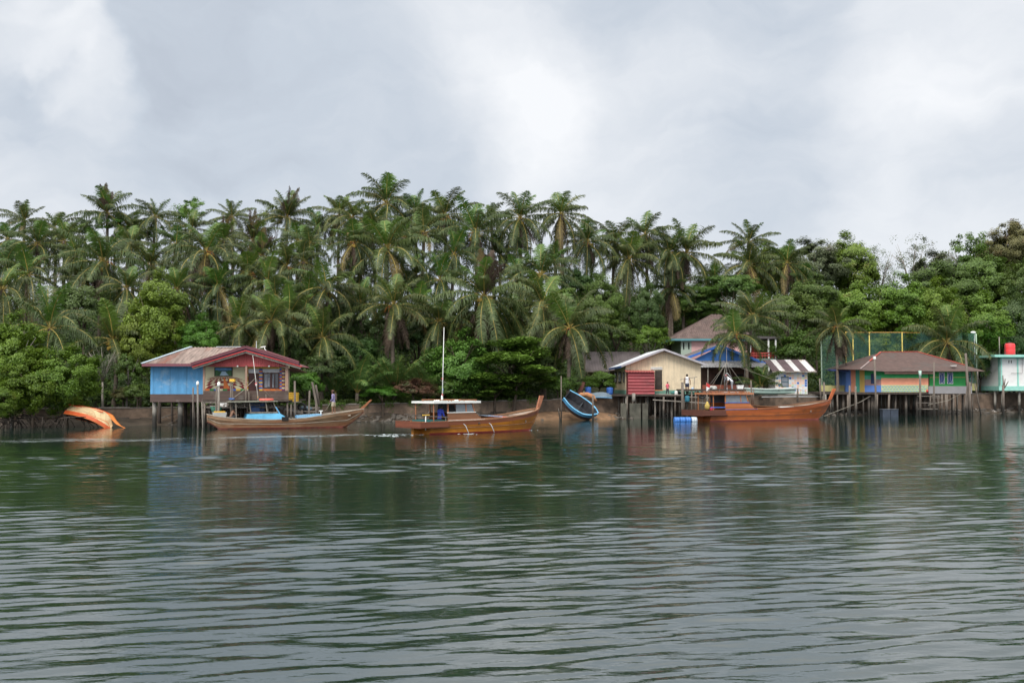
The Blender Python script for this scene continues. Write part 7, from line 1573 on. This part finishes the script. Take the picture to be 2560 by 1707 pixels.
bu = thing('buoy', 'small red buoy hanging at the corner of the cube patterned wall', 'buoy', tuple(W(2318, 977, 98.4)))
q = MB(); q.ball(W(2318, 977, 98.4), .13, 0, (.9, .9, 1.1)); q.build('float', M_RED, bu); q = MB(); p = W(2318, 973, 98.4); q.tube([p, p + Vector((0, .2, .4))], .015, 5); q.build('cord', M_ROPE, bu)
for k, (pts, lb) in enumerate((((( 2176, 990, 98.4), (2150, 1005, 96.5), (2060, 1040, 93)), 'mooring rope slanting left from the deck of the striped house'), (((2400, 985, 99), (2370, 1001, 98), (2320, 1012, 97)), 'mooring rope slanting left under the grey skirt'), (((1900, 992, 96.6), (1980, 991, 98.5), (2070, 992, 101)), 'white pipe running along the sea wall behind the orange brown boat'))):
    r = thing('rope' if k < 2 else 'pipe', lb, 'rope' if k < 2 else 'pipe', tuple(W(*pts[0]))); q = MB(); q.tube([W(*p) + Vector((0, -.7 if k == 2 else 0, 0)) for p in pts], .02 if k < 2 else .05, 6); q.build('line', M_ROPE if k < 2 else mat('pipe_white', (.52, .53, .54), .5, .1), r)
# posts and lamps further back
cp = thing('concrete_post', 'pale square concrete post on the right hillside with a wire', 'post', tuple(W(2207, 757, 130)))
q = MB(); p = W(2207, 757, 130); gz = float(ground(p.x, 130)); q.box(p.x - .14, p.x + .14, 129.9, 130.16, gz - .3, WZ(724, 130)); q.build('shaft', mat('pale_concrete', (.50, .50, .50), .8, .1), cp)
q = MB(); q.tube([W(2206, 730, 130), W(2150, 738, 130), W(2090, 742, 131)], .03, 4); q.build('wire', M_DARKW, cp)
lp = thing('street_lamp', 'white lamp head on a thin arm above the gable roof of the blue stilt house', 'lamp', tuple(W(642, 908, 76.5)))
q = MB(); q.tube([W(641, 1000, 76.5), W(641, 852, 76.5)], .03, 6); q.tube([W(641, 876, 76.5), W(653, 868, 76.5)], .02, 5); q.build('pole', M_METAL, lp); q = MB(); q.beam(W(652, 868, 76.5), W(664, 866, 76.5), .16, .08); q.tube([W(661, 869, 76.45), W(663, 875, 76.45), W(666, 876, 76.45)], .03, 6); q.build('lamp_head', M_WHITE, lp)
l2 = thing('street_lamp', 'lamp with a white head above the drooping palm by the net', 'lamp', tuple(W(2436, 985, 112.5)))
q = MB(); q.tube([W(2438, 985, 112.8), W(2436, 832, 112.8)], .06, 6); q.build('pole', M_METAL, l2); q = MB(); q.ball(W(2433, 831, 112.7), .2, 0, (1.6, .8, .7)); q.build('lamp_head', M_WHITE, l2)
# stones, drift wood and rubbish on the mud
M_STONE = mat('stone', (.15, .13, .11), .9, .3, 3, rnd=.4)
def scatter(name, n, xr, dr, smin, smax, m, seed):
    rr = random.Random(seed); q = MB()
    for k in range(n):
        x = rr.uniform(*xr); y = float(shoreY(x)) + rr.uniform(*dr); z = float(ground(x, y)); s = rr.uniform(smin, smax)
        q.ball((x, y, z + s * .2), s, 0, (rr.uniform(.8, 1.6), rr.uniform(.7, 1.3), rr.uniform(.4, .8)), 6, 4)
    o = q.build(name, m); tag(o, None, None, kind='stuff')
scatter('rubble', 900, (-26, 60), (-.3, 2.0), .05, .24, M_STONE, 3); scatter('pale_rubble', 120, (2, 60), (.2, 1.8), .03, .11, mat('pale_stone', (.36, .33, .30), .85, .3, 3), 4)
sp_ = MB(); xs = np.linspace(1.5, 9.5, 28); ds = np.linspace(-.9, 1.9, 12)
V = np.array([[x, float(shoreY(x)) + d, float(ground(x, float(shoreY(x)) + d)) + .02 + .30 * max(0, 1 - ((x - 5.2) / 4.2) ** 2) * min(1, max(0, (d + .9) / 1.8))] for d in ds for x in xs]); i = (np.arange(11)[:, None] * 28 + np.arange(27)[None]).ravel()
o = link(bpy.data.objects.new('sand_bank', mesh_np('sand_bank', V, np.stack([i, i + 1, i + 29, i + 28], -1), [mat('wet_sand', (.23, .135, .075), .85, .3, 2, dirt=(.12, .08, .05), dirt_amt=.4)], smooth=True))); tag(o, None, None, kind='structure')
for k, (a, b, lb) in enumerate(((W(404, 1045, 75), W(441, 1035, 75.5), 'bleached branch lying on the mud under the blue house'), (W(150, 1046, 70.4), W(215, 1042, 70.6), 'dark driftwood pole under the mangroves'))):
    r = thing('driftwood', lb, 'driftwood', tuple(a)); q = MB(); q.tube([a, a.lerp(b, .4) + Vector((0, 0, .06)), b], [.05, .045, .02], 6); q.tube([a.lerp(b, .35), a.lerp(b, .5) + Vector((.1, -.1, -.25))], [.03, .012], 5); q.build('branch', M_GREYW if k == 0 else M_DARKW, r)
